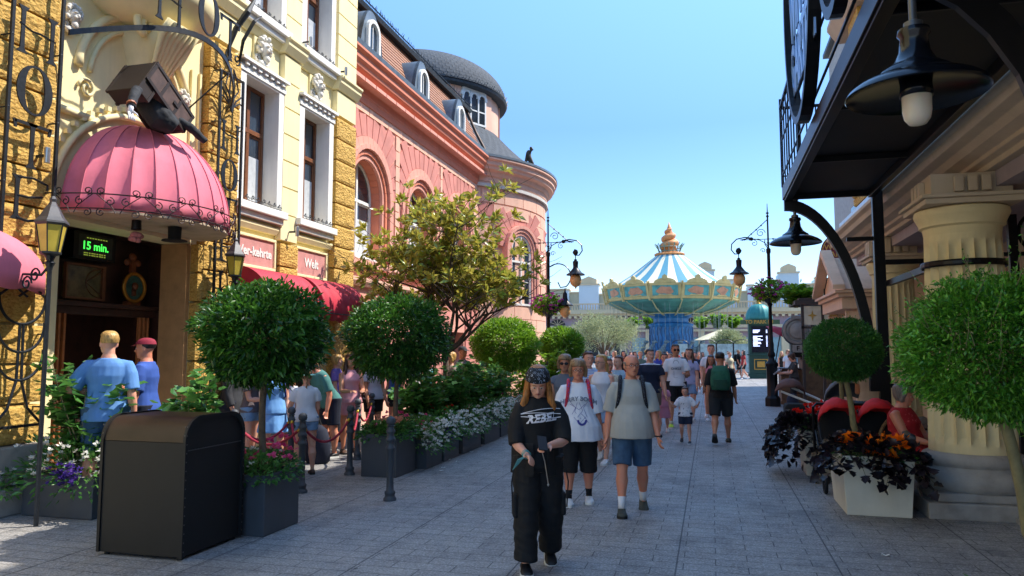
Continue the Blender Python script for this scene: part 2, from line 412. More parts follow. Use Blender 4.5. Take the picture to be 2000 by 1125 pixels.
# windows with white casings
for (a, b, z0, z1, ar, cu) in [(10.3, 11.32, 4.15, 6.3, False, 1), (12.12, 13.12, 4.15, 6.3, False, 1), (10.3, 11.32, 7.45, 9.6, False, 1), (12.12, 13.12, 7.45, 9.55, True, 1)]:
    o = win(hotel, HW - .2, a + .04, b - .04, z0 + .03, z1 - .03, wood_brown, ar, True, .62)
    m = MB(); x0, x1 = HW - .24, HW + .12
    zt = z1 if not ar else z1 - (b - a) / 2
    for s, e in ((a - .14, a + .03), (b - .03, b + .14)): m.box(x0, x1, s, e, z0, zt)
    if ar:
        c = (a + b) / 2; r = (b - a) / 2; n = 14
        for k in range(n):
            t0, t1 = pi * k / n, pi * (k + 1) / n
            m.prism([(c + (r + .14) * cos(t0), zt + (r + .14) * sin(t0)), (c + (r + .14) * cos(t1), zt + (r + .14) * sin(t1)), (c + (r - .03) * cos(t1), zt + (r - .03) * sin(t1)), (c + (r - .03) * cos(t0), zt + (r - .03) * sin(t0))], 'x', x0, x1)
    else:
        m.box(x0, x1, a + .03, b - .03, z1 - .03, z1 + .002)
        m.box(HW + .001, x1 + .02, a - .16, b + .16, z1 + .003, z1 + .1)
        for k in range(7): y = a - .02 + (b - a + .04) * k / 6; m.box(HW + .001, x1 + .06, y - .045, y + .045, z1 + .104, z1 + .17)
        m.box(HW + .001, x1 + .09, a - .18, b + .18, z1 + .172, z1 + .225)
    m.build('casing', white_trim, o, bevel=.004)
    m = MB(); m.box(x0, x1 + .1, a - .2, b + .2, z0 - .13, z0 - .002); m.box(HW + .001, x1 + .04, a - .15, b + .15, z0 - .23, z0 - .132)
    m.build('sill', white_trim, o, bevel=.012)
    m = MB(); scrollwork(m, a + .03, b + .12, z0 + .03, x1 + .02, 7, .04, .005); m.build('flower_guard', iron, o)
# tilted top sashes
for (a, b) in ((10.34, 11.28), (12.16, 13.08)):
    c = (a + b) / 2; m = MB(); M = Matrix.Rotation(-.16, 3, 'Y')
    for s, e in ((a + .07, c - .05), (c + .05, b - .07)):
        p = Vector((HW - .29, (s + e) / 2, 5.88)); hw = (e - s) / 2 - .01
        for dy in (-hw, hw): m.obox(p + Vector((0, dy, 0)), (.018, .02, .29), M)
        for dz in (-.28, .28): m.obox(p + M @ Vector((0, 0, dz)), (.017, hw, .022), M)
    m.build('tilted_sash', wood_brown, hotel)
# keystone busts, recessed panels
def bust(y, z, s, parent, x):
    m = MB()
    m.ell((x + .07 * s, y, z), (.09 * s, .085 * s, .12 * s)); m.ell((x + .16 * s, y + .0, z - .01 * s), (.03 * s, .022 * s, .035 * s))
    m.ell((x + .1 * s, y, z - .14 * s), (.05 * s, .06 * s, .06 * s)); m.ell((x + .05 * s, y - .04 * s, z - .22 * s), (.05 * s, .09 * s, .06 * s))
    for dy in (-.035, .035): m.ell((x + .15 * s, y + dy * s, z - .035 * s), (.02 * s, .025 * s, .025 * s)); m.ell((x + .145 * s, y + dy * s, z + .04 * s), (.025 * s, .03 * s, .012 * s))
    r = random.Random(int(y * 10))
    for k in range(16):
        t = -.5 + pi * 1.3 * k / 15; q = r.uniform(.95, 1.2)
        m.ell((x + r.uniform(.03, .09) * s, y + cos(t) * .11 * s * q, z + .03 * s + sin(t) * .14 * s * q), (.045 * s, .036 * s, .045 * s), None, 7, 5)
    for sgn in (-1, 1): m.tube([(x + .02, p[0], p[1]) for p in spiral((y + sgn * .12 * s, z - .14 * s), .07 * s, .02 * s, 1.5, 1.3 * sgn, 14)], .02 * s, 5)
    m.build('stone_bust', plain('white_plaster', 'DAD6CC', .7, bump=.3, bscale=30), parent, smooth=True)
for a, b in ((10.3, 11.32), (12.12, 13.12)):
    c = (a + b) / 2
    m = MB(); m.box(HW + .001, HW + .05, c - .2, c + .2, 6.56, 7.06); m.box(HW + .001, HW + .025, a - .1, c - .23, 6.62, 6.98); m.box(HW + .001, HW + .025, c + .23, b + .1, 6.62, 6.98)
    m.build('relief_panel', cream, hotel, bevel=.01); bust(c, 6.86, 1.15, hotel, HW + .05)
# shop fronts under the red awnings
m = MB()
for a, b in ((10.45, 11.3), (12.1, 13.15)):
    m.box(HW - .3, HW - .25, a, b, 0, 2.45)
    for y in (a, b - .08, (a + b) / 2 - .03): m.box(HW - .25, HW - .2, y, y + .07, 0, 2.4)
m.build('shop_door', dark_wood, hotel)
# fascia signs
for a, b, txt, sz in ((10.28, 11.34, 'Ver-kehrte', .21), (12.1, 13.14, 'Welt', .24)):
    m = MB(); m.box(HW + .001, HW + .05, a, b, 3.14, 3.6)
    o = m.build('fascia_sign', plain('sign_pink', 'C98C86', .6, var=.1), hotel)
    m = MB(); 
    for q in ((a - .05, b + .05, 3.6, 3.65), (a - .05, b + .05, 3.09, 3.14), (a - .05, a, 3.14, 3.6), (b, b + .05, 3.14, 3.6)): m.box(HW + .001, HW + .08, *q)
    m.build('sign_border', cream, o, bevel=.01)
    m = MB(); m.text(txt, Matrix.Translation((HW + .054, (a + b) / 2, 3.37)) @ Matrix.Rotation(pi / 2, 4, 'Z') @ Matrix.Rotation(pi / 2, 4, 'X'), sz, .005, bold=.006)
    m.build('lettering', white_trim, o)
# ledge over the shops
m = MB()
for a, b in ((10.16, 11.42), (12.0, 13.36)): m.prism([(HW, 3.74), (HW + .06, 3.74), (HW + .1, 3.82), (HW + .1, 3.86), (HW, 3.86)], 'y', a, b)
m.build('ledge', cream, hotel)
# red barrel awnings
def barrel(y0, y1, x, zt, depth, drop, mat, label):
    t = thing('awning', label, 'awning', (x, (y0 + y1) / 2, zt - drop), group='barrel awnings over the hotel shops')
    n = 12; prof = [(x + depth * sin(pi / 2 * k / n), zt - drop * .78 + drop * .78 * cos(pi / 2 * k / n)) for k in range(n + 1)]
    m = MB(); rows = []
    ny = 24
    for i in range(ny + 1):
        y = y0 + (y1 - y0) * i / ny
        rows.append([(p[0] + .008 * sin(i * 1.57), y, p[1] - .004 * abs(sin(i * 1.57))) for p in prof] + [(prof[-1][0], y, zt - drop - .02 * abs(sin(i * 1.05)))])
    m.loft(rows, False, False)
    o = m.build('canvas', mat, t, smooth=True); sm = o.modifiers.new('s', 'SOLIDIFY'); sm.thickness = .012
    for y in (y0 + .01, y1 - .01):
        m = MB(); m.prism( [(x, zt - drop * .78), (x, zt)] + [(p[0], p[1] - .01) for p in prof[1:]], 'y', y - .004, y + .004)
        m.box(x, x + depth, y - .005, y + .003, zt - drop, zt - drop * .78); m.build('end_panel', mat, t)
    m = MB(); m.tube([(x + depth, y0, zt - drop * .85), (x + depth, y1, zt - drop * .85)], .012); 
    for y in (y0, y1): m.tube([(x, y, zt - drop * .85), (x + depth, y, zt - drop * .85)], .012)
    m.build('frame', iron, t)
barrel(10.15, 11.7, HP + .01, 3.07, .62, .8, red_cloth, 'red barrel awning under the longer sign, nearer the entrance')
barrel(11.85, 13.55, HP + .01, 3.07, .62, .8, red_cloth, 'red barrel awning beside the pink building, speckled with leaf shade')
# small wall spotlights
sp = None
for (y, z) in ((12.0, 7.5), (13.4, 7.45), (11.7, 3.85), (6.5, 3.9)):
    L = {7.5: 'small silver wall spotlight between the upper hotel windows', 7.45: 'small silver wall spotlight by the arched window', 3.85: 'small silver wall spotlight between the two pink signs', 3.9: 'small silver wall spotlight beside the letter T'}[z]
    t = thing('wall_spotlight', L, 'lamp', (HP, y, z), group='small spotlights on the hotel wall')
    m = MB(); m.lathe([(.03, -.09), (.032, -.08), (.032, .08), (.02, .09)], (HP + .14, y, z), 12); m.build('tube', plain('satin_steel', 'B8BABC', .3, .8, bump=0), t, smooth=True, autos=40)
    m = MB(); m.box(HP - .02, HP + .12, y - .012, y + .012, z - .02, z + .01); m.build('bracket', iron, t)

# ---- entrance
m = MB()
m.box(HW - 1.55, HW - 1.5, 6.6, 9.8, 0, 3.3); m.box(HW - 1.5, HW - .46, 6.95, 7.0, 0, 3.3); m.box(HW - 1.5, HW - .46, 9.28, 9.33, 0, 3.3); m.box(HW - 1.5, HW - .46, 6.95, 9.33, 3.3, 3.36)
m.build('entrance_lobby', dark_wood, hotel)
m = MB(); m.box(HW - .45, HW - .001, 9.2, 9.277, 0, 3.29); m.build('door_jamb', plain('tan_plaster', 'B48A5C', .7), hotel)
for z0, z1 in ((.02, .4),): pass
m = MB(); m.box(HW - 1.5, HP + .35, 7.0, 9.28, 0, .1); m.build('door_step', stone_grey, hotel, bevel=.01)
# lintel shelf and screen wall above
xl = HW - .62
m = MB(); m.box(xl - .25, xl + .12, 7.0, 9.28, 2.3, 2.36); m.box(xl - .2, xl + .05, 7.0, 9.28, 2.2, 2.3); m.box(xl - .16, xl - .12, 7.0, 9.28, 2.36, 3.3)
m.build('lintel', dark_wood, hotel, bevel=.008)
m = MB()
for y in (7.6, 7.68, 8.98, 9.06, 9.14): m = MB(); m.box(xl - .02, xl + .03, y, y + .035, .1, 2.2); m.build('door_post', light_wood, hotel, bevel=.006)
for (y0, y1, tt) in ((7.05, 7.55, .0), (9.0, 9.22, 0)):
    m = MB(); m.box(xl - .1, xl - .06, y0, y1, .1, 2.2); m.build('door', dark_wood, hotel)
for a, b in ((7.08, 7.62), (7.76, 8.42)):
    m = MB(); m.box(xl - .12, xl - .1, a, b, 2.42, 2.86)
    o = m.build('transom_window', plain('brown_glass', '6A6040', .15, var=.5, scale=7, bump=0), hotel)
    m = MB()
    for q in ((a, b, 2.4, 2.43), (a, b, 2.85, 2.88), (a, a + .03, 2.43, 2.85), (b - .05, b, 2.43, 2.85)): m.box(xl - .1, xl - .06, *q)
    m.tube([(xl - .09, p[0], p[1]) for p in arc(b - .05, 2.64, .26, pi / 2, 3 * pi / 2, 12, .2)], .006, 4); m.tube([(xl - .09, b - .31, 2.64), (xl - .09, b - .05, 2.8)], .005, 4); m.tube([(xl - .09, b - .31, 2.64), (xl - .09, b - .05, 2.48)], .005, 4)
    m.build('leading', wood_brown, o)
# queue screen
t = thing('wait_time_screen', 'black screen with green 15 min. figures above the hotel door', 'screen', (xl + .05, 8.05, 2.95))
m = MB(); m.box(xl - .1, xl + .1, 7.7, 8.4, 2.92, 3.28); m.build('housing', black_metal, t)
m = MB(); Mx = Matrix.Translation((xl + .104, 8.05, 3.1)) @ Matrix.Rotation(pi / 2, 4, 'Z') @ Matrix.Rotation(pi / 2, 4, 'X')
m.text('15 min.', Mx, .15, .002, bold=.003); m.build('lettering', emis('screen_green', '35C040', .7), t)
m = MB(); m.box(xl + .101, xl + .103, 7.78, 8.34, 2.96, 3.25); m.build('display', plain('screen_dark', '16201A', .3, bump=0), t)
m = MB()
for r_ in range(2):
    for k in range(9): m.box(xl + .104, xl + .106, 7.86 + k * .042, 7.86 + k * .042 + .026 + .01 * (k % 3 == 0), 2.97 + r_ * .028, 2.985 + r_ * .028)
for k in range(8): m.box(xl + .104, xl + .106, 7.9 + k * .045, 7.9 + k * .045 + .03, 3.2, 3.215)
m.build('small_print', emis('screen_olive', '7A8A30', .25), t)
# clock on the lintel
t = thing('mantel_clock', 'round brass framed clock with dark face on the door lintel', 'clock', (xl + .03, 8.83, 2.36))
m = MB(); M = Matrix.Rotation(pi / 2, 4, 'Y'); c = Vector((xl, 8.83, 2.62))
m.tube([c + Vector((.05, cos(a) * .2, sin(a) * .2)) for a in [2 * pi * k / 28 for k in range(28)]], .028, 8, closed=True); m.build('rim', plain('old_brass', 'B07A2C', .35, .7), t, smooth=True)
m = MB(); m.prism(arc(8.83, 2.62, .19, 0, 2 * pi, 28)[:-1], 'x', xl + .02, xl + .04); m.build('clock_face', plain('teal_face', '2E5A50', .3, var=.5, scale=9), t)
m = MB(); m.ell((xl + .06, 8.83, 2.64), (.04, .055, .055)); m.box(xl + .04, xl + .05, 8.79, 8.87, 2.5, 2.6); m.build('ornament', plain('brown_bronze', '6E4028', .5, .3), t, smooth=True)
m = MB(); m.box(xl - .02, xl + .05, 8.7, 8.96, 2.362, 2.42); m.box(xl - .02, xl + .03, 8.79, 8.87, 2.8, 3.0); m.ell((xl, 8.83, 3.06), (.03, .07, .06)); m.ell((xl, 8.73, 2.98), (.03, .06, .05)); m.ell((xl, 8.93, 2.98), (.03, .06, .05))
m.build('stand', plain('carved_wood', '7A4020', .5), t)

# ---- arched wall frame over the entrance, console, oriel
m = MB()
DC = (8.1,)
m.prism([(HW, 4.02), (HW + .06, 4.02), (HW + .08, 4.06), (HW, 4.06)], 'y', 9.05, 9.4) if False else None
for a, b in ((6.76, 7.35),): m.prism([(HW, 4.55), (HW + .05, 4.55), (HW + .08, 4.62), (HW, 4.62)], 'y', a, b)
for (cy, cz, ry, rz, w) in ((8.1, 5.1, 1.0, 1.05, .06), (8.1, 5.1, .82, .86, .035)):
    P = arc(cy, cz, ry, .12 * pi, .97 * pi, 26, rz)
    m.tube([(HW + .02, p[0], p[1]) for p in P], w, 6)
m.tube([(HW + .04, p[0], p[1]) for p in arc(8.1, 3.4, 1.32, -.02, pi + .02, 30, 1.4)], .045, 6)
m.tube([(HW + .03, p[0], p[1]) for p in spiral((7.25, 4.95), .13, .03, pi, -1.4, 20)], .022, 5)
m.build('arch_moulding', cream, hotel, smooth=True)
m = MB()
for k in range(30):
    a = .05 + (pi - .1) * k / 29; y, z = 8.1 + 1.42 * cos(a), 3.4 + 1.5 * sin(a); m.box(HW, HW + .06, y - .03, y + .03, z - .03, z + .03)
m.build('dentil_band', cream2, hotel)
m = MB()   # tall shell console under the oriel
for k, (z, w, d) in enumerate([(5.05, .03, .04), (5.25, .1, .14), (5.5, .2, .25), (5.75, .28, .36), (5.95, .36, .5)]):
    if k == 0: rings = []
    rings.append([(HW + max(0, d * cos(t)), 8.1 + w * sin(t), z) for t in [-pi / 2 + pi * j / 16 for j in range(17)]] + [(HW - .05, 8.1 + w, z), (HW - .05, 8.1 - w, z)])
m.loft(rings)
for k in range(7):
    y = 8.1 + (k - 3) * .085; m.tube([(HW + .3, y * .5 + 8.1 * .5, 5.3), (HW + .42, y * .7 + 8.1 * .3, 5.55), (HW + .58, y, 5.85), (HW + .72, y, 6.02)], [.02, .03, .05, .05], 6)
for s in (-1, 1):
    m.tube([(HW + .35, p[0], p[1]) for p in spiral((8.1 + s * .3, 6.0), .16, .03, -pi / 2, 1.4 * s, 22)], .05, 7)
m.ell((HW + .32, 8.1, 5.35), (.1, .1, .12))
m.build('shell_console', cream, hotel, smooth=True)
m = MB()
for k, (z, r) in enumerate([(6.02, .55), (6.1, .72), (6.2, .8), (6.32, .95), (6.42, 1.0), (6.5, 1.0), (6.52, .94), (9, .94)]):
    if k == 0: rings = []
    rings.append([(HW - .05 + r * .95 * cos(t), 8.1 + r * 1.15 * sin(t), z) for t in [-pi / 2 + pi * j / 20 for j in range(21)]])
m.loft(rings, True); 
m.build('oriel', cream, hotel, smooth=True, autos=35)
bust(6.98, 5.75, .8, hotel, HW); bust(8.95, 5.35, .8, hotel, HW)
m = MB()
for q in ((9.12, 9.16, 4.3, 5.9), (9.3, 9.34, 4.3, 5.9)): m.box(HW, HW + .04, *q)
m.build('panel_moulding', cream, hotel)

# ---- pink dome awning
DX, DY, DZ, RX, RY, DH = HP - .02, 8.1, 3.36, 1.05, 1.25, 1.3
t = thing('dome_awning', 'large ribbed pink half dome awning over the hotel entrance', 'awning', (DX, DY, DZ))
m = MB(); rings = []
ns = 13
for j in range(15):
    b = pi / 2 * j / 14; ring = []
    for i in range(ns * 6 + 1):
        a = -pi / 2 + pi * i / (ns * 6); s = 1 - .035 * sin(pi * (i % 6) / 6) * cos(b)
        ring.append((DX + RX * s * cos(a) * cos(b) ** .9, DY + RY * s * sin(a) * cos(b) ** .9, DZ + DH * sin(b)))
    rings.append(ring)
m.loft(rings, False, False); o = m.build('canvas', pink_cloth, t, smooth=True, autos=14); q = o.modifiers.new('s', 'SOLIDIFY'); q.thickness = .012
m = MB()
for i in range(1, ns):
    a = -pi / 2 + pi * i / ns
    m.tube([(DX + RX * 1.006 * cos(a) * cos(b) ** .9, DY + RY * 1.006 * sin(a) * cos(b) ** .9, DZ + DH * sin(b)) for b in [pi / 2 * j / 14 for j in range(14)]], .007, 5)
m.build('seam', pink_cloth, t, smooth=True)
m = MB(); m.prism([(DX + RX * .97 * cos(a), DY + RY * .97 * sin(a)) for a in [-pi / 2 + pi * k / 30 for k in range(31)]], 'z', DZ - .03, DZ + .0); m.build('lining', plain('canvas_lining', 'B8A48C', .8), t)
m = MB(); A = [-pi / 2 + pi * k / 60 for k in range(61)]
for z, e in ((.17, 1.06), (.0, 1.05)): m.tube([(DX + RX * e * cos(a), DY + RY * e * sin(a), DZ + z) for a in A], .009, 5)
nseg = 15
for k in range(nseg):
    a0 = -pi / 2 + pi * (k + .5) / nseg; s = 1 if k % 2 else -1
    def W(p, a0=a0):
        a = a0 + p[0] / 1.15; return (DX + RX * 1.07 * cos(a), DY + RY * 1.07 * sin(a), DZ + p[1])
    m.tube([W(p) for p in spiral((.05 * s, .2), .05, .012, -pi / 2, 1.3 * s, 16)], .007, 5)
    m.tube([W(p) for p in spiral((-.04 * s, .08), .05, .012, pi / 2, 1.2 * s, 16)], .007, 5)
    m.tube([W(p) for p in spiral((.05 * s, -.05), .05, .01, pi / 2, -1.3 * s, 16)], .007, 5)
    m.tube([W((.1 * s, .16)), W((.03 * s, .1)), W((-.06 * s, .02)), W((-.1 * s, -.06))], .006, 5)
m.build('iron_guard', iron_rail, t)
# second pink awning at the left edge
t = thing('pink_awning', 'pink rounded awning with scalloped hem at the left edge', 'awning', (HP, 5.9, 2.3))
m = MB(); rings = []
for j in range(12):
    b = pi / 2 * j / 11
    rings.append([(HP + .55 * cos(a) * cos(b), 5.62 + .95 * sin(a) * cos(b), 2.5 + .52 * sin(b)) for a in [-pi / 2 + pi * i / 40 for i in range(41)]])
rings.insert(0, [(p[0], p[1], 2.36 - .03 * abs(sin(i * pi / 5))) for i, p in enumerate(rings[0])])
m.loft(rings, False, False); o = m.build('canvas', pink_cloth, t, smooth=True); q = o.modifiers.new('s', 'SOLIDIFY'); q.thickness = .01

# ---- hotel iron letter signs
def serif(m, x, pts, w=.03, d=.012):
    for a, b in zip(pts, pts[1:]): m.bar((x, *a), (x, *b), d, w)
def letter(ch, cy, cz, w, h, x):
    m = MB(); L, R, B, T = cy - w / 2, cy + w / 2, cz - h / 2, cz + h / 2; k = .17 * w
    def P(poly): m.prism(poly, 'x', x - .008, x + .008)
    def stem(y, b0, t0, wd=k):
        P([(y - wd / 2 - .03, b0), (y + wd / 2 + .03, b0), (y + wd * .35, b0 + .05), (y + wd * .28, (b0 + t0) / 2), (y + wd * .35, t0 - .05), (y + wd / 2 + .03, t0), (y - wd / 2 - .03, t0), (y - wd * .35, t0 - .05), (y - wd * .28, (b0 + t0) / 2), (y - wd * .35, b0 + .05)])
    if ch == 'H':
        stem(L + k / 2, B, T); stem(R - k / 2, B, T); m.tube([(x, p[0], p[1]) for p in [(L, cz + .06), (cy - w * .15, cz + .02), (cy + w * .1, cz + .03), (R, cz + .01)]], .013, 5)
    elif ch == 'O':
        n = 30
        for i in range(n):
            a, b = 2 * pi * i / n, 2 * pi * (i + 1) / n
            def e(t, s): return (cy + w / 2 * (1 - s * (.35 + .4 * abs(cos(t)))) * cos(t), cz + h / 2 * (1 - s * .14) * sin(t))
            P([e(a, 0), e(b, 0), e(b, 1 * .6), e(a, .6)])
    elif ch == 'T':
        stem(cy, B, T); m.box(x - .008, x + .008, L, R, T - .035, T - .001); P([(L, T - .09), (L + .03, T - .09), (L + .02, T), (L - .02, T)]); P([(R - .03, T - .09), (R, T - .09), (R + .02, T), (R - .02, T)])
    elif ch == 'E':
        stem(L + k, B, T); m.tube([(x, L + k, T - .02), (x, cy + .05, T), (x, R, T - .04), (x, R, T - .1)], .014, 5); m.tube([(x, L + k, cz + .02), (x, cy, cz + .02), (x, R - .06, cz + .05)], .014, 5)
        m.tube([(x, L + k, B + .02), (x, cy, B), (x, R, B + .05), (x, R + .02, B + .13)], .016, 5)
    elif ch == 'L':
        stem(L + k, B, T); m.tube([(x, L + k, B + .02), (x, cy, B), (x, R, B + .05), (x, R + .02, B + .14)], .016, 5)
    return m
def letter_sign(y0, y1, x, ztop, zbot, chars, label):
    t = thing('hotel_letter_sign', label, 'sign', (x, (y0 + y1) / 2, zbot), group='vertical iron letter signs on the hotel front')
    m = MB()
    for y in (y0, y1): m.box(x - .015, x + .015, y - .018, y + .018, zbot, ztop)
    for y in (y0, y1):
        z = zbot + .2
        while z < ztop: m.tube([(x, y, z), (HP - .02, y, z)], .01, 5); m.ell((x, y, z), (.02, .025, .025), None, 6, 4); z += .8
    m.build('frame', iron, t)
    for ch, z, h in chars: letter(ch, (y0 + y1) / 2, z, (y1 - y0) * .72, h, x).build('iron_letter', iron, t)
    return t
SX = HP + .13
s1 = letter_sign(6.0, 6.62, SX, 8.4, .9, [('H', 5.2, .52), ('O', 4.57, .56), ('T', 3.95, .5), ('E', 3.36, .48)], 'iron frame with large letters on the golden pillar left of the entrance')
s2 = letter_sign(9.46, 10.02, SX, 6.0, 1.0, [('H', 5.02, .46), ('O', 4.42, .5), ('T', 3.85, .44), ('E', 3.28, .42), ('L', 2.72, .42)], 'iron frame with letters HOTEL on the golden pillar right of the entrance')
m = MB()   # tendril ornaments of the signs
yc = 6.31
for s in (-1, 1):
    for k, zz in enumerate((2.3, 2.0, 1.7)):
        m.tube([(SX, yc + s * p[0], p[1]) for p in arc(0, zz, .28, -pi / 2, 0.1, 10, .3)] , .016, 5)
    m.tube([(SX, yc + s * .02, 2.0), (SX, yc + s * .03, 1.4), (SX, yc + s * .12, 1.1), (SX, yc + s * .3, .92)], .016, 5)
    m.tube([(SX, yc + s * .28, 2.3), (SX, yc + s * .12, 2.42), (SX, yc - s * .05, 2.3)], .014, 5)
m.box(SX - .012, SX + .012, 6.0, 6.62, .9, .93)
m.build('tendril_ornament', iron, s1)
m = MB(); yc = 9.74
for s in (-1, 1):
    m.tube([(SX, yc, 5.42), (SX, yc + s * .1, 5.62), (SX, yc + s * .26, 5.75), (SX, yc + s * .26, 5.98)], .014, 5)
    m.tube([(SX, yc, 5.42), (SX, yc + s * .06, 5.7), (SX, yc + s * .03, 6.1)], .014, 5)
    m.tube([(SX, yc + s * .03, 5.5), (SX, yc + s * .2, 5.62), (SX, yc + s * .26, 5.6)], .012, 5)
    m.tube([(SX, yc, 5.6), (SX, yc + s * .16, 5.8), (SX, yc + s * .1, 6.0), (SX, yc + s * .02, 6.12)], .012, 5)
    m.tube([(SX, yc + s * p[0], p[1]) for p in spiral((.1, 6.3), .09, .02, -pi / 2, 1.3, 18)], .014, 5)
m.tube([(SX, yc - .28, 6.0), (SX, yc + .28, 6.0)], .016, 5)
m.tube([(SX, yc - .16, 6.3), (SX + .1, yc - .1, 6.7), (SX + .25, yc - .02, 7.0), (SX + .3, yc + .15, 7.35)], [.02, .045, .05, .01], 6)
m.tube([(SX, yc + .16, 6.3), (SX + .1, yc + .1, 6.6), (SX + .22, yc + .2, 6.95), (SX + .25, yc + .35, 7.1)], [.02, .03, .03, .01], 6)
m.build('tendril_ornament', iron, s2)
# arched name sign over the entrance
t = thing('arched_sign', 'iron arch carrying large letters above the entrance console', 'sign', (HP + .5, 8.1, 5.2))
AP = [(HP + .12 + .75 * sin(pi * k / 24) ** .7, 6.72 + 2.9 * k / 24, 5.42 + .42 * sin(pi * k / 24)) for k in range(25)]
m = MB(); rings = [[(p[0] - .012, p[1], p[2] - .035), (p[0] + .012, p[1], p[2] - .035), (p[0] + .012, p[1], p[2] + .035), (p[0] - .012, p[1], p[2] + .035)] for p in AP]; m.loft(rings)
m.tube([(HP, 8.9, 5.2), (HP + .6, 9.0, 5.73)], .012, 5)
m.build('arch_band', iron, t)
for k, ch in ((7, 'H'), (12, 'O'), (17, 'T')):
    p = AP[k]; letter(ch, p[1], p[2] + .36, .42, .6, p[0] + .02).build('iron_letter', iron, t)
# ================================================================== THE PINK HALL with the round corner tower
PX = -7.8; PT = 8.45
TC = Vector((-11.5, 28.0, 0)); TR = 5.2
pink = thing('pink_hall_building', 'coral pink hall with arched windows and a slate domed round corner tower', 'building', (-9.5, 20, 0))
aw = []
for c in (15.85, 19.15, 22.35): aw.append((c - .82, c + .82, 3.85, 6.25, True))
m = MB(); wall_holes(m, PX - .5, PX, 14.2, 24.6, 0, PT - .2, aw + [(15.2, 16.5, 0, 2.3, False), (18.5, 19.8, 0, 2.3, False), (21.7, 23, 0, 2.3, False)])
m.box(-14, PX - 2.6, 14.2, 24, 0, PT - .2)
m.build('wall', coral, pink)
m = MB()
for a, b in ((15.2, 16.5), (18.5, 19.8), (21.7, 23)): m.box(PX - .35, PX - .3, a, b, 0, 2.3)
m.build('shop_door', dark_wood, pink)
# facing blocks: rows above, radiating voussoirs round each arch, keyed stones
def vou(m, c, zc, r0, r1, n, x0, x1, a0=0, a1=pi, gap=.012, dr=None):
    for k in range(n):
        t0 = a0 + (a1 - a0) * k / n + gap / r0; t1 = a0 + (a1 - a0) * (k + 1) / n - gap / r0
        rr = dr(t0, t1) if dr else r1
        m.prism([(c + r0 * cos(t0), zc + r0 * sin(t0)), (c + rr * cos(t0), zc + rr * sin(t0)), (c + rr * cos(t1), zc + rr * sin(t1)), (c + r0 * cos(t1), zc + r0 * sin(t1))], 'x', x0, x1)
a_ = MB(); b_ = MB(); d_ = MB()
for (y0, y1, z0, z1, _) in aw:
    c = (y0 + y1) / 2; zc = z1 - .82; c_ = MB()
    for k, (ra, rb, x) in enumerate(((.80, .93, -.1), (.93, 1.06, .04), (1.06, 1.17, .11), (1.17, 1.36, .06))):
        vou((c_ if k < 2 else d_), c, zc, ra, rb, 15, PX - .3 if k == 0 else PX, PX + x if k else PX - .08, gap=.004)
        (c_ if k < 2 else d_).box(PX - .3 if k == 0 else PX, PX + x if k else PX - .08, c - rb, c - ra, z0 - .05, zc)
        (c_ if k < 2 else d_).box(PX - .3 if k == 0 else PX, PX + x if k else PX - .08, c + ra, c + rb, z0 - .05, zc)
    c_.build('arch_reveal', coral_or, pink)
    def lim(t0, t1):
        t = (t0 + t1) / 2; return min(1.5 / max(abs(cos(t)), .01), (7.28 - zc) / max(abs(sin(t)), .01))
    vou(b_, c, zc, 1.37, 2, 15, PX, PX + .03, .06, pi - .06, .014, lim)
    d_.box(PX, PX + .16, c - 1.2, c + 1.2, z0 - .2, z0 - .04)
for s, e in ((14.21, 14.33), (17.38, 17.62), (20.67, 20.83), (23.88, 24.5)):
    blocks(a_, PX, PX + .035, s, e, 3.7, 7.28, .42, .025)
y = 14.21; k = 0
while y < 24.5:
    L = (.9, .7, 1.1)[k % 3]; a_.box(PX, PX + .032, y + .012, min(y + L, 24.5) - .012, 7.31, 7.84); k += 1; y += L
for s, e in ((14.21, 15.1), (16.6, 18.4), (19.9, 21.6), (23.1, 24.5)): blocks(b_, PX, PX + .04, s, e, .5, 3.1, .52, .025)
a_.build('facing_stones', coral_lt, pink); b_.build('rusticated_band', coral_dk, pink); d_.build('arch_surround', coral, pink)
m = MB(); m.prism([(PX, 3.2), (PX + .1, 3.2), (PX + .16, 3.3), (PX + .16, 3.38), (PX, 3.42)], 'y', 14.2, 24.5); m.box(PX, PX + .1, 14.2, 24.5, 0, .5); m.build('string_course', coral_lt, pink)
for k, (y0, y1, z0, z1, _) in enumerate(aw):
    o = win(pink, PX - .32, y0 + .03, y1 - .03, z0 + .02, z1 - .02, white_trim, True, True, .6, bars=True)
    m = MB(); m.box(PX - .4, PX + .12, y0 - .02, y1 + .02, z0 - .03, z0 + .02); m.build('sill', white_trim, o)
# main cornice: profile swept along the wall then round the tower
CP = [(0, -.95), (.06, -.95), (.08, -.8), (.1, -.78), (.1, -.62), (.16, -.58), (.2, -.45), (.34, -.38), (.36, -.3), (.42, -.24), (.42, -.12), (.5, -.06), (.5, .0), (0, .06)]
m = MB()
ytower = TC.y - math.sqrt(TR ** 2 - (PX - TC.x) ** 2)
yj = TC.y - math.sqrt((TR + .45) ** 2 - (PX + .45 - TC.x) ** 2) + .25
m.prism([(PX + p[0], PT + p[1]) for p in CP], 'y', 14.2, yj)
m.build('cornice', coral_or, pink, smooth=False, bevel=.01)
m = MB()
for k in range(18):
    y = 14.4 + k * .58; m.box(PX + .04, PX + .33, y, y + .55, PT - .605, PT - .52)
m.build('cornice_soffit', coral, pink)
m = MB(); A0, A1 = -1.15, 2.4; nt = 56
def sweep(m, prof, a0, a1, n, c=TC, R=TR, z=PT, step=0):
    rings = []
    for i in range(n + 1):
        a = a0 + (a1 - a0) * i / n
        rings.append([(c.x + (R + p[0]) * cos(a), c.y + (R + p[0]) * sin(a), z + p[1]) for p in prof])
    m.loft(rings)
sweep(m, CP, A0, A1, nt); m.build('tower_cornice', coral_lt, pink)
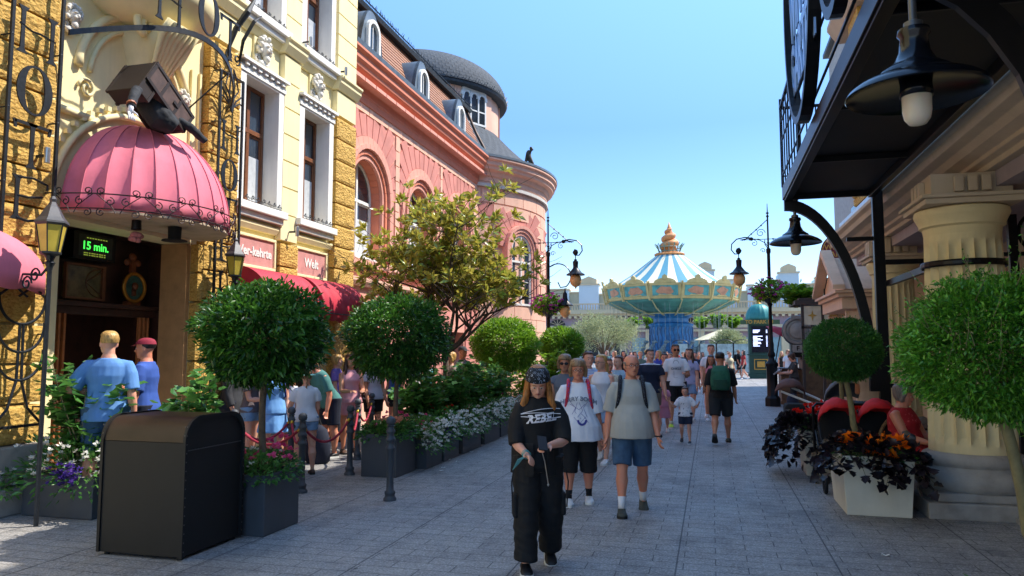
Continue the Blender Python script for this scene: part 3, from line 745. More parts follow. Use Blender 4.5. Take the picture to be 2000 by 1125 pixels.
m = MB(); sweep(m, [(.02, -.97), (.13, -.97), (.13, -.86), (.02, -.86)], A0, A1, nt); m.build('tower_zinc_band', putty, pink)
m = MB(); m.lathe([(TR, 0), (TR, PT)], tuple(TC), 72, cap=False); m.build('tower_wall', coral_lt, pink, smooth=True)
# tower facing: curved blocks + arched windows
def cbox(m, r0, r1, a0, a1, z0, z1, n=3):
    rings = []
    for i in range(n + 1):
        a = a0 + (a1 - a0) * i / n
        rings.append([(TC.x + r * cos(a), TC.y + r * sin(a), z) for r, z in ((r0, z0), (r1, z0), (r1, z1), (r0, z1))])
    m.loft(rings)
a_ = MB(); b_ = MB()
wA = [-.38, .62]
for k in range(20):
    a = A0 + .2 * k; cbox(a_, TR, TR + .03, a + .003, a + .197, 6.95, 7.45)
    for r_ in range(14):
        z = .6 + r_ * .45; off = .1 * (r_ % 2)
        if any(abs((a + .1 + off) - w_) < .27 for w_ in wA) and z > 2.9 and z < 6.3: continue
        cbox((a_ if (r_ * 3 + k * 5) % 11 else b_), TR, TR + .03, a + .003 + off, a + .197 + off, z + .01, z + .44)
a_.build('tower_facing_stones', coral_lt, pink); 
for w_ in wA:     # arched window on the curved wall, straight in its own frame
    D = Vector((cos(w_), sin(w_), 0)); T = Vector((-sin(w_), cos(w_), 0)); O = TC + D * (TR - .12)
    def WP(m): m.v = [tuple(O + D * v[0] + T * v[1] + Vector((0, 0, v[2]))) for v in m.v]; return m
    m = MB(); zc = 5.3
    for ra, rb, x in ((.62, .74, .2), (.74, .86, .24), (.86, .98, .28)):
        vou(m, 0, zc, ra, rb, 14, -.05, x, gap=.003); m.box(-.05, x, -rb, -ra, 3.4, zc); m.box(-.05, x, ra, rb, 3.4, zc)
    WP(m).build('tower_arch_surround', coral, pink)
    def lim2(t0, t1): t = (t0 + t1) / 2; return min(1.2 / max(abs(cos(t)), .01), 1.42 / max(abs(sin(t)), .01))
    m = MB(); vou(m, 0, zc, 1.0, 1.5, 13, -.2, .12, .1, pi - .1, .012, lim2); WP(m).build('tower_voussoir', coral_dk, pink)
    m = MB()
    m.box(.08, .16, -.62, -.54, 3.4, zc); m.box(.08, .16, .54, .62, 3.4, zc); m.box(.08, .17, -.03, .03, 3.4, 5.9); m.box(.08, .16, -.54, .54, 4.9, 4.97); m.box(.08, .16, -.62, .62, 3.35, 3.42)
    vou(m, 0, zc, .54, .62, 12, .08, .16, gap=.0); m.box(.09, .14, -.54, .54, 4.2, 4.23)
    f = WP(m).build('window', white_trim, pink)
    m = MB(); m.prism([(-.56, 3.4), (.56, 3.4)] + arc(0, zc, .56, 0, pi, 12), 'x', .1, .11); WP(m).build('pane', glass, f)
b_.build('tower_rusticated_band', coral_dk, pink)
# corner buttress below the tower in peach
# roof: zinc gutter, mansard with clay tiles, dormers
m = MB(); m.prism([(PX + .5, PT + .0), (PX + .52, PT + .1), (PX + .42, PT + .12), (PX + .1, PT + .2), (PX, PT + .06)], 'y', 14.2, yj); sweep(m, [(.45, .0), (.52, .02), (.52, .1), (.3, .16), (0, .05)], A0, A1, nt)
m.build('gutter', zinc, pink)
def tiles(name, c1, c2, sc, sy=1.0):
    t = NT(name); v = t.coord('Object')
    br = t.n('ShaderNodeTexBrick', inp={'Scale': sc, 'Mortar Size': .03, 'Brick Width': .5 * sy, 'Row Height': .25}); t.link(v, br.inputs['Vector'])
    br.inputs['Color1'].default_value = (*lin(c1), 1); br.inputs['Color2'].default_value = (*lin(c2), 1); br.inputs['Mortar'].default_value = (.02, .02, .02, 1)
    t.set(br.outputs['Color'], .55); return t.m
slate = plain('slate', '454C53', .85, var=.25, scale=10); clay = plain('clay_tiles', '9C6A4C', .7, var=.2, scale=20)
slate_d = plain('dark_slate', '3A4046', .5, var=.2, scale=10)
def slope_tiles(m, p0, p1, along, length, rows, cols, lap=.02, shape=.0):
    """overlapping tiles on a straight slope from p0 up to p1 (x,z), running along y"""
    d = Vector((p1[0] - p0[0], 0, p1[1] - p0[1])); n = Vector((-d.z, 0, d.x)).normalized(); n = n if n.z > 0 or n.x > 0 else -n
    if n.x < 0: n = -n
    for r in range(rows):
        a = Vector((p0[0], 0, p0[1])) + d * (r / rows); b = Vector((p0[0], 0, p0[1])) + d * ((r + 1.15) / rows)
        for c in range(cols):
            y = along + length * (c + (.5 if r % 2 else 0)) / cols; w = length / cols * .94
            q = [a + n * lap, b + n * .002]
            m.add([(q[0].x, y, q[0].z), (q[0].x, y + w, q[0].z), (q[1].x, y + w, q[1].z), (q[1].x, y, q[1].z), (a.x, y, a.z), (a.x, y + w, a.z)], [(0, 1, 2, 3), (4, 5, 1, 0)])
MP0, MP1 = (PX + .12, PT + .18), (PX - .72, PT + 2.0)
m = MB(); m.prism([(PX + .1, PT + .17), (PX - .74, PT + 1.98), (PX - 4, PT + 3), (PX - 4, PT - .2), (PX, PT - .2)], 'y', 14.2, 25.2)
m.build('roof', slate_d, pink)
m = MB(); slope_tiles(m, MP0, MP1, 14.2, 10.6, 13, 56); m.build('clay_roof_tiles', clay, pink)
m = MB(); m.prism([(PX - .5, PT + 1.95), (PX - .45, PT + 2.05), (PX - .52, PT + 2.12), (PX - 1.2, PT + 2.35), (PX - 1.2, PT + 2.1)], 'y', 14.2, 25.2); m.build('upper_eave', slate_d, pink)
m = MB(); r_ = random.Random(3)
for k in range(150):
    y = 14.2 + 11 * k / 150; m.tube([(PX - .5, y, PT + 2.1), (PX - .48 + r_.uniform(-.06, .06), y + r_.uniform(-.06, .06), PT + 2.24 + r_.uniform(-.04, .06))], .006, 3)
m.tube([(PX - .49, 14.2, PT + 2.16), (PX - .49, 25.2, PT + 2.16)], .018, 5)
m.build('bird_spikes', iron, pink)
m = MB(); m.tube([(PX - .62, 25.0, PT + 2.0), (PX - .3, 25.1, PT + 1.2), (PX + .2, 25.2, PT + .2)], .05, 8); m.build('downpipe', plain('old_copper', '5A4638', .5, .4), pink)
for k, y in enumerate((15.55, 18.75, 21.95)):
    m = MB(); n = 16
    # eyelid dormer: bell-shaped hood pushed out of the slope
    def ring(s, x):
        out = []
        for i in range(n + 1):
            u = -1 + 2 * i / n; h = max(0, 1 - abs(u) ** 2.6); out.append((x, y + u * (.62 - .1 * h) * s, PT + .16 + (1.15 * h ** .7) * s))
        return out
    f0, b0 = ring(1, PX + .2), [(PX - .9, p[1], p[2]) for p in ring(1, 0)]
    m.loft([f0, b0], False, False); m.prism([(p[1], p[2]) for p in f0], 'x', PX + .1, PX + .19)
    o = m.build('dormer', zinc, pink, smooth=True, autos=30)
    m = MB(); c = y
    for (ra, rb) in ((.24, .33),):
        vou(m, c, PT + .75, ra, rb, 12, PX + .15, PX + .27, gap=0); m.box(PX + .15, PX + .27, c - rb, c - ra, PT + .3, PT + .75); m.box(PX + .15, PX + .27, c + ra, c + rb, PT + .3, PT + .75); m.box(PX + .15, PX + .27, c - rb, c + rb, PT + .22, PT + .3)
        m.box(PX + .2, PX + .22, c - .012, c + .012, PT + .3, PT + .97)
    m.build('dormer_frame', white_trim, o)
    m = MB(); m.prism([(c - .25, PT + .3), (c + .25, PT + .3)] + arc(c, PT + .75, .25, 0, pi, 10), 'x', PX + .191, PX + .2); m.build('dormer_pane', glass, o)
# tower roof skirt, drum, dome
def slate_lathe(m, prof, c, cols, a0=0, a1=2 * pi, lap=.02):
    for r in range(len(prof) - 1):
        (ra, za), (rb, zb) = prof[r], prof[r + 1]
        for k in range(cols):
            t0 = a0 + (a1 - a0) * (k + (.5 if r % 2 else 0)) / cols; t1 = t0 + (a1 - a0) / cols * .95; tm = (t0 + t1) / 2
            f = lambda rr, t, z: (c.x + rr * cos(t), c.y + rr * sin(t), z)
            m.add([f(ra + lap, t0, za + .01), f(ra + lap + .004, tm, za - .03), f(ra + lap, t1, za + .01), f(rb, t1, zb + .02), f(rb, t0, zb + .02)], [(0, 1, 2, 3, 4)])
sk_prof = [(TR + .3 - (TR + .3 - 3.35) * (k / 12) ** .9, PT + .12 + 1.75 * (k / 12) ** 1.25) for k in range(13)]
m = MB(); m.lathe([(r - .03, z - .02) for r, z in sk_prof], tuple(TC), 64, cap=False); slate_lathe(m, sk_prof, TC, 80); m.build('tower_roof', slate, pink)
DR = 3.3; z0, z1 = PT + 1.8, 11.75
m = MB(); m.lathe([(DR, z0), (DR, z1)], tuple(TC), 64, cap=False)
for k in range(12):
    a = k * pi / 6 + .28; 
    rings = [[(TC.x + r * cos(a + d), TC.y + r * sin(a + d), z) for d in (-.07, .07) for r in (DR, DR + .06)] for z in (z0, z1)]
    m.box(0, 0, 0, 0, 0, 0) if False else m.loft([[q[0], q[1], q[3], q[2]] for q in rings])
m.build('drum_wall', coral_lt, pink, smooth=True, autos=30)
for a in (-.5, 1.1):
    D = Vector((cos(a), sin(a), 0)); T = Vector((-sin(a), cos(a), 0)); O = TC + D * (DR + .02)
    def WP2(m): m.v = [tuple(O + D * v[0] + T * v[1] + Vector((0, 0, v[2]))) for v in m.v]; return m
    m = MB(); w = .62
    m.box(-.1, .04, -w, -w + .07, z0 + .1, z1 - .06); m.box(-.1, .04, w - .07, w, z0 + .1, z1 - .06); m.box(-.1, .04, -w + .07, w - .07, z0 + .1, z0 + .18)
    for y in (-.2, .2): m.box(-.1, .05, y - .03, y + .03, z0 + .18, z1 - .1)
    m.box(-.1, .035, -w + .07, w - .07, z0 + .62, z0 + .67)
    for c in (-.4, 0, .4): vou(m, c, z1 - .36, .15, .2, 8, -.1, .06, gap=0); vou(m, c, z1 - .36, .2, .3, 8, -.1, .03, gap=0)
    m.box(-.1, .028, -w + .07, w - .07, z1 - .1, z1 - .02)
    f = WP2(m).build('drum_window', white_trim, pink)
    m = MB(); m.box(-.02, .02, -w + .05, w - .05, z0 + .12, z1 - .08); WP2(m).build('drum_pane', glass, f)
dm = [(3.62 * cos(t) ** .9 if t < 1.55 else 0.02, 11.82 + 1.9 * sin(t)) for t in [pi / 2 * k / 24 for k in range(25)]]
m = MB(); m.lathe([(3.3, 11.7), (3.62, 11.74), (3.66, 11.82)], tuple(TC), 64, cap=False); m.lathe([(r - .03 if r > .05 else .01, z - .02) for r, z in dm], tuple(TC), 64, cap=False); slate_lathe(m, dm, TC, 84, lap=.008); m.build('dome', slate, pink)
m = MB()
for k in range(150):
    a = 2 * pi * k / 150; q = 3.64; m.tube([(TC.x + q * cos(a), TC.y + q * sin(a), 11.8), (TC.x + (q + .05) * cos(a + .03), TC.y + (q + .05) * sin(a + .03), 11.93 + .05 * (k % 3))], .012, 3)
m.tube([(TC.x + 3.64 * cos(a), TC.y + 3.64 * sin(a), 11.86) for a in [2 * pi * k / 60 for k in range(60)]], .03, 5, closed=True); m.build('dome_bird_spikes', iron, pink)
# statue on the tower edge: a gaunt figure bowed under its load

# ================================================================== RIGHT: loggia building with balcony
stone_c = plain('loggia_stone', 'C2B098', .8, var=.08, scale=2, bump=.15); stone_p = plain('loggia_peach', 'DDBA9C', .8, var=.08, scale=2)
col_y = plain('column_yellow', 'D8C698', .75, var=.06, scale=3, bump=.2, bscale=90); mauve = plain('mauve_soffit', 'A09296', .85, var=.05)
log = thing('loggia_building', 'stone loggia with fluted yellow columns and heavy cornice on the right', 'building', (4, 8, 0))
EY = 16.6
m = MB()
ent = [(3.3, 3.62), (2.86, 3.62), (2.86, 3.68), (2.78, 3.7), (2.78, 3.74), (2.66, 3.78), (2.6, 3.84), (2.48, 3.86), (2.46, 3.94), (2.4, 3.98), (2.4, 4.04), (2.9, 4.12), (3.3, 4.12)]
m.prism(ent, 'y', -3, EY); m.build('cornice', stone_c, log, bevel=.008)
m = MB(); m.box(2.95, 4.6, -3, EY - .1, 3.45, 3.615); m.build('soffit', mauve, log)
m = MB(); m.box(4.6, 5.1, -3, EY - .2, 0, 4); 
m.build('back_wall', stone_c, log)
for k, y in enumerate((0.4, 4.9, 9.4, 13.8)):   # openings in the back wall: dark doors with peach surrounds
    m = MB(); m.box(4.5, 4.598, y, y + 1.8, .1, 2.7); o = m.build('door', glass, log); m = MB()
    for q in ((y - .25, y, .0, 2.9), (y + 1.8, y + 2.05, 0, 2.9), (y, y + 1.8, 2.7, 2.95)): m.box(4.46, 4.597, *q)
    m.box(4.4, 4.597, y - .35, y + 2.15, 2.96, 3.08); m.build('door_surround', stone_p, o)
m = MB(); m.box(2.16, 5.0, -3, EY + .3, .006, .1) if False else m.box(2.9, 4.6, -3, EY, .004, .06); m.build('loggia_floor', stone_grey, log)
# upper storey
m = MB(); wall_holes(m, 3.2, 5.6, -3, 17.2, 4.13, 13.3, []); m.build('upper_wall', plain('upper_grey', 'A9A29A', .85, var=.06), log)
m = MB()
for y in (2.0, 5.0, 8.0, 11.0, 14.0):
    m.box(3.1, 3.199, y, y + 1.1, 5.0, 7.4); 
m.build('upper_window', glass, log)
m = MB()
for y in (3.55, 6.55, 9.55, 12.55, 15.6):
    blocks(m, 3.15, 3.1 - .12, y, y + 1.0, 4.3, 9, .4, .03)
m.build('upper_pilaster', gold, log)
m = MB(); r_ = random.Random(5)
for k in range(22): 
    m.ell((3.1 + r_.uniform(-.06, .02), 16.5 + r_.uniform(-.25, .2), 4.75 + k * .05), (.14, .2, .05))
m.build('carved_ornament', plain('ochre_plaster', 'CDB068', .8), log, smooth=True)
m = MB(); m.prism([(3.2, 8.6), (2.9, 8.6), (2.7, 8.9), (2.7, 9), (3.2, 9)], 'y', -3, 17.5); m.build('upper_cornice', stone_c, log)

def column(x, y, r, zb, zt, label):
    t = thing('column', label, 'column', (x, y, 0), group='fluted columns of the loggia')
    m = MB(); s = r * 1.38
    m.box(x - s - .02, x + s, y - s, y + s, 0, .17); m.box(x - s + .05, x + s - .05, y - s + .05, y + s - .05, .171, .26); m.build('plinth', stone_grey, t, bevel=.015)
    m = MB(); m.lathe([(r * 1.28, .26), (r * 1.36, .3), (r * 1.38, .36), (r * 1.34, .42), (r * 1.22, .45), (r * 1.16, .47), (r * 1.14, .5), (r * 1.19, .53), (r * 1.2, .57), (r * 1.15, .61), (r * 1.05, .63), (r, .64)], (x, y, 0), 48); m.build('base', stone_grey, t, smooth=True, autos=50)
    m = MB(); nf = 20; sub = 6; rings = []
    for z, taper, dep in [(.64, 1, 0), (.7, 1, 0), (.74, 1, .3), (.8, .998, 1), (zb * .5, .96, 1), (zb - .2, .9, 1), (zb - .12, .895, .5), (zb - .07, .893, 0), (zb, .89, 0)]:
        rr = r * taper; ring = []
        for k in range(nf * sub):
            u = (k % sub) / sub; d = 0 if u in (0,) else .06 * sin(pi * u) ** .6
            a = 2 * pi * k / (nf * sub); ring.append((x + (rr - d * dep * r / .42) * cos(a), y + (rr - d * dep * r / .42) * sin(a), z))
        rings.append(ring)
    m.loft(rings); m.build('shaft', col_y, t, smooth=True, autos=28)
    m = MB(); m.lathe([(r * .89, zb), (r * .9, zb + .03), (r * .92, zb + .08), (r * 1.0, zb + .1), (r * 1.0, zb + .13), (r * 1.08, zb + .2), (r * 1.12, zb + .24), (r * 1.1, zb + .28), (r * 1.0, zb + .3)], (x, y, 0), 40); m.build('capital', col_y, t, smooth=True, autos=40)
    m = MB(); z = zb + .3; s = r * 1.12
    m.box(x - s, x + s, y - s, y + s, z, z + .06); m.box(x - s - .04, x + s + .04, y - s - .04, y + s + .04, z + .061, z + .1); m.box(x - s + .08, x + s - .08, y - s + .08, y + s - .08, z + .101, zt)
    for k in range(3):
        for q in (-.13, 0, .13):
            m.box(x - s + .02, x - s + .079, y + q - .04, y + q + .04, z + .13, zt - .04); m.box(x + q - .045, x + q + .045, y - s + .02, y - s + .079, z + .13, zt - .04)
        break
    m.build('impost_block', stone_c, t, bevel=.008)
    return t
column(2.72, 9.15, .42, 2.98, 3.615, 'thick fluted yellow column on grey round base beside the white planter')
column(3.02, 13.8, .36, 2.92, 3.615, 'fluted yellow column seen between the black balcony post and arch')
column(3.0, 3.6, .42, 2.98, 3.615, 'fluted yellow column at the right edge of the frame') if False else None
# pedimented doorway further along (peach)
t = thing('pedimented_porch', 'peach stone porch with triangular pediment and scroll bracket', 'porch', (3.6, 17.8, 0))
m = MB(); x0 = 2.75
m.box(3.0, 4.8, 17.0, 17.4, 0, 2.6); m.box(3.0, 4.8, 19.2, 19.6, 0, 2.6); m.box(4.0, 5.5, 16.62, 24, 0, 3.9); m.build('wall', stone_p, t)
m = MB(); m.box(2.7, 4.8, 16.9, 19.7, 2.6, 2.85); m.box(2.62, 4.8, 16.8, 19.8, 2.851, 2.93); m.box(2.55, 4.8, 16.72, 19.88, 2.931, 2.99)
m.prism([(16.72, 3.0), (19.88, 3.0), (18.3, 3.85)], 'x', 2.75, 4.8)
for a, b in (((16.66, 3.0), (18.3, 3.88)), ((19.94, 3.0), (18.3, 3.88))):
    m.prism([a, b, (b[0], b[1] + .16), (a[0], a[1] + .1)], 'x', 2.5, 2.74)
m.build('pediment', stone_p, t, bevel=.01)
m = MB()
for y in (17.0, 19.35):
    m.tube([(p[0], y + .1, p[1]) for p in spiral((2.86, 2.3), .2, .04, pi * .6, -1.6, 28)], .075, 8); m.box(2.85, 3.0, y, y + .24, 1.7, 2.55)
m.build('scroll_bracket', stone_p, t, smooth=True, autos=40)
# added hall, hidden further back, placed and sized to shade the street
t = thing('added_shade_hall', 'added tall plain grey hall, hidden behind the loggia to shade the street', 'building', (9, 27, 0))
m = MB(); m.box(6.2, 12, 17.3, 40.0, 0, 16.8); m.build('wall', plain('upper_grey2', 'A39C96', .85), t)
m = MB()
for y in range(19, 35, 3):
    for z in (2, 6, 10): m.box(6.15, 6.199, y, y + 1.2, z, z + 2)
m.build('window', glass, t)
m = MB(); m.box(5.95, 12.2, 17.2, 40.2, 16.8, 17.0); m.build('roof', slate_d, t)

# ---- balcony of black iron
bal = thing('iron_balcony', 'black iron balcony with vertical rails on an arched post over the street', 'balcony', (1.7, 8, 4))
BX, BY = 1.07, 11.45
m = MB(); m.box(BX + .06, 2.3, -3, BY - .05, 4.0, 4.06)
m.build('deck', plain('deck_black', '08080A', .6, bump=0), bal)
m = MB(); m.box(BX, BX + .06, -3, BY, 3.93, 4.12); m.box(BX + .06, 2.3, BY - .05, BY, 3.93, 4.12); m.box(BX + .02, BX + .12, -3, BY, 3.9, 3.929); m.box(2.22, 2.3, -3, BY - .05, 3.9, 3.999)
for y in (-1, 1.2, 3.2, 5.2, 7.2, 9.2): m.box(BX + .06, 2.3, y, y + .03, 3.93, 3.999)
m.build('edge_beam', black_metal, bal, bevel=.005)
m = MB()
m.box(BX - .01, BX + .03, -3, BY, 5.3, 5.34); m.box(BX - .0, BX + .02, -3, BY, 4.28, 4.3); m.box(BX - .0, BX + .02, -3, BY, 5.08, 5.1); m.box(BX, 2.3, BY - .03, BY, 5.3, 5.34); m.box(BX, 2.3, BY - .02, BY, 4.28, 4.3)
m.box(BX - .0, BX + .02, -3, BY, 4.8, 4.815)
y = -2.8
while y < BY:
    if not (4.9 < y < 9.4): m.box(BX, BX + .018, y, y + .018, 4.12, 5.3)
    y += .3
for x in np.arange(BX + .1, 2.3, .13): m.box(float(x), float(x) + .018, BY - .02, BY - .002, 4.12, 5.3)
for y in (BY - .03, 9.3, 3.2): m.box(BX - .01, BX + .03, y - .02, y + .02, 4.12, 5.45)
m.build('railing', black_metal, bal)
# post with quarter-arch brace
m = MB(); PXX, PYY = 2.34, 11.42
m.box(PXX - .07, PXX + .07, PYY - .05, PYY + .05, 0, 4.0); m.box(PXX - .14, PXX + .14, PYY - .12, PYY + .12, 0, .05)
m.build('post', black_metal, bal, bevel=.006)
def brace(yy):
    n = 22; pts = []
    m = MB(); cx, cz, rx, rz = BX + .02, 1.15, PXX - .08 - BX, 2.78
    O = [(cx + rx * sin(t), cz + rz * cos(t)) for t in [pi / 2 * k / n for k in range(n + 1)]]
    I = [(cx + (rx - .13) * sin(t), cz + (rz - .16) * cos(t)) for t in [pi / 2 * k / n for k in range(n + 1)]]
    for k in range(n): m.prism([O[k], O[k + 1], I[k + 1], I[k]], 'y', yy - .05, yy + .05)
    m.box(PXX - .42, PXX - .07, yy - .02, yy + .02, 3.28, 3.34)
    return m
brace(PYY).build('arch_brace', black_metal, bal)
m = MB(); m.box(PXX + .07, 3.0, PYY - .02, PYY + .02, 1.2, 1.26); m.build('tie_bar', black_metal, bal)
m = MB(); m.box(PXX + .07, 2.9, PYY - .03, PYY + .03, 2.93, 3.0)
m.tube([(2.72 + .41 * cos(a), 9.15 + .41 * sin(a), 2.66) for a in [2 * pi * k / 30 for k in range(30)]], [(.035, .012)] * 30, 6, closed=True)
m.box(2.4, 2.46, 9.2, PYY - .031, 2.62, 2.7)
m.build('column_strap', black_metal, bal)
brace(4.0).build('arch_brace', black_metal, bal) if False else None
# second bay near the camera: brace leaf crossing the top right corner, post by the column
m = MB(); yy = 6.1; n = 20
m.box(2.86, 3.0, yy, yy + .1, 0, 4.0)
m.box(2.3, 2.86, yy + .02, yy + .08, 3.3, 3.36); m.box(3.0, 4.2, yy + .02, yy + .08, 3.3, 3.36); m.box(3.0, 4.2, yy + .02, yy + .08, 2.86, 2.92)
m.tube([(p[0], yy + .05, p[1]) for p in arc(3.32, 3.1, .2, 0, 2 * pi, 24)], .022, 6)
m.build('post', black_metal, bal)
m = MB(); O = [(BX + .05 + 1.75 * sin(t), 1.8 + 2.15 * cos(t)) for t in [pi / 2 * k / n for k in range(n + 1)]]
for k in range(n):
    a, b = O[k], O[k + 1]; m.prism([a, b, (b[0] - .13, b[1] - .14), (a[0] - .13, a[1] - .14)], 'y', 3.3, 3.36)
m.build('arch_brace', black_metal, bal) if False else None
# small bracket lights along the gutter
m = MB(); m.box(2.5, 2.86, -3, EY - 1, 4.13, 4.2); m.build('gutter', plain('pale_zinc', 'B9C2CB', .35, .5), log)
m = MB()
for y in (5.0, 6.0, 7.0, 8.3): m.box(2.3, 2.55, y, y + .02, 4.0, 4.02); m.box(2.44, 2.46, y, y + .02, 4.02, 4.2); m.box(2.3, 2.55, y, y + .02, 4.2, 4.22)
m.build('stay_bracket', black_metal, bal)

# oval balcony sign with tall letters
t = thing('oval_balcony_sign', 'tall oval iron sign with cut-out letters on the balcony railing', 'sign', (BX - .05, 7.9, 4.1))
m = MB(); cy_, cz_, ry_, rz_ = 8.1, 5.62, 1.15, 1.5; xs = BX - .07; n = 48
for k in range(n):
    a, b = 2 * pi * k / n, 2 * pi * (k + 1) / n
    m.prism([(cy_ + ry_ * cos(a), cz_ + rz_ * sin(a)), (cy_ + ry_ * cos(b), cz_ + rz_ * sin(b)), (cy_ + (ry_ - .08) * cos(b), cz_ + (rz_ - .08) * sin(b)), (cy_ + (ry_ - .08) * cos(a), cz_ + (rz_ - .08) * sin(a))], 'x', xs - .06, xs + .06)
m.build('oval_frame', black_metal, t)
m = MB(); Mx = lambda y, z: Matrix.Translation((xs, y, z)) @ Matrix.Rotation(-pi / 2, 4, 'Z') @ Matrix.Rotation(pi / 2, 4, 'X') @ Matrix.Diagonal((.62, 1, 1, 1))
sc_ = 1
for w_, z in (('ZUM', 6.25), ('WINTER', 5.55), ('GARTEN', 4.9)):
    m.text(w_, Mx(cy_, z), .82 if w_ != 'ZUM' else .7, .01, bold=.02)
m.build('cut_out_letters', plain('blue_grey_metal', '8FB2DC', .35, .5, bump=0), t)
m = MB()
for z in (4.62, 5.2, 5.95): m.box(xs - .005, xs + .005, cy_ - 1.0, cy_ + 1.0, z, z + .02)
m.build('letter_rail', black_metal, t)
# ring ornament next to it
t = thing('ring_ornament', 'large round iron ring fixed to the balcony rails', 'ornament', (BX - .05, 5.8, 4.2))
m = MB(); n = 40; cy2, cz2 = 5.95, 5.1
for k in range(n):
    a, b = 2 * pi * k / n, 2 * pi * (k + 1) / n
    m.prism([(cy2 + .62 * cos(a), cz2 + .8 * sin(a)), (cy2 + .62 * cos(b), cz2 + .8 * sin(b)), (cy2 + .52 * cos(b), cz2 + .7 * sin(b)), (cy2 + .52 * cos(a), cz2 + .7 * sin(a))], 'x', xs - .05, xs + .05)
m.build('ring', black_metal, t)

# ---- hanging lamps
def hang_lamp(loc, rod, label):
    t = thing('hanging_lamp', label, 'lamp', loc, group='black enamel lamps hanging from the balcony')
    lampblk = plain('enamel_black', '14161C', .18, .3, bump=0, var=.3, scale=10)
    m = MB(); prof = [(.03, .36), (.08, .35), (.085, .32), (.07, .3), (.08, .22), (.11, .16), (.155, .125), (.18, .11), (.185, .09), (.24, .07), (.31, .035), (.35, .005), (.365, -.02), (.36, -.026), (.345, -.012), (.29, .01), (.2, .03), (.1, .04), (.02, .045)]
    m.lathe(prof, loc, 48); m.build('shade', lampblk, t, smooth=True, autos=60)
    m = MB(); m.lathe([(.022, .34), (.022, .29 + rod)], loc, 12); m.lathe([(.04, .6), (.04, .63)], loc, 12); m.box(loc[0] - .055, loc[0] + .055, loc[1] - .01, loc[1] + .01, loc[2] + .605, loc[2] + .625)
    m.lathe([(.028, .36), (.05, .36), (.05, .39), (.028, .4)], loc, 16)
    m.build('rod', plain('worn_grey_metal', '5C5C5C', .4, .6), t, smooth=True, autos=40)
    m = MB(); m.lathe([(.07, .045), (.075, -.03), (.074, -.12), (.066, -.16), (.045, -.19), (.01, -.2)], loc, 24)
    g = NT('frosted_glass') if 'frost' not in MATS else None
    if g: g.set('D8CCBA', .35); g.b.inputs['Transmission Weight'].default_value = .0; g.b.inputs['Subsurface Weight'].default_value = .4; g.b.inputs['Subsurface Scale'].default_value = .05; MATS['frost'] = g.m
    m.build('bulb_glass', MATS['frost'], t, smooth=True)
    m = MB(); m.lathe([(.08, .05), (.085, -.035), (.08, -.035)], loc, 24); m.build('collar', lampblk, t, smooth=True)
hang_lamp((1.135, 4.45, 3.16), .6, 'large black enamel lamp with frosted glass hanging close under the balcony')
hang_lamp((1.23, 11.4, 3.3), .33, 'small looking black lamp hanging from the far corner of the balcony')
m = MB(); P_ = [Vector(q) for q in ((1.35, 4.85, 3.98), (1.56, 4.9, 3.86), (1.74, 4.95, 3.68), (1.9, 5.0, 3.44), (2.02, 5.03, 3.1), (2.1, 5.05, 2.7))]
m.loft([[p + Vector((-.07, -.03, -.06)), p + Vector((.05, -.03, .05)), p + Vector((.05, .03, .05)), p + Vector((-.07, .03, -.06))] for p in P_]); m.build('arch_brace', black_metal, bal)
m = MB(); x_, y_ = 3.75, 10.65
m.box(x_ - .05, x_ + .05, y_, y_ + .08, 0, 3.6); m.box(x_ - .05, x_ + .9, y_, y_ + .06, 3.52, 3.6); m.box(2.95, 4.5, y_ + .01, y_ + .05, 2.92, 2.97); m.tube([(x_ + .32 + p[0], y_ + .03, 3.22 + p[1]) for p in arc(0, 0, .25, 0, 2 * pi, 24)], .025, 6)
m.build('rear_post', black_metal, bal)
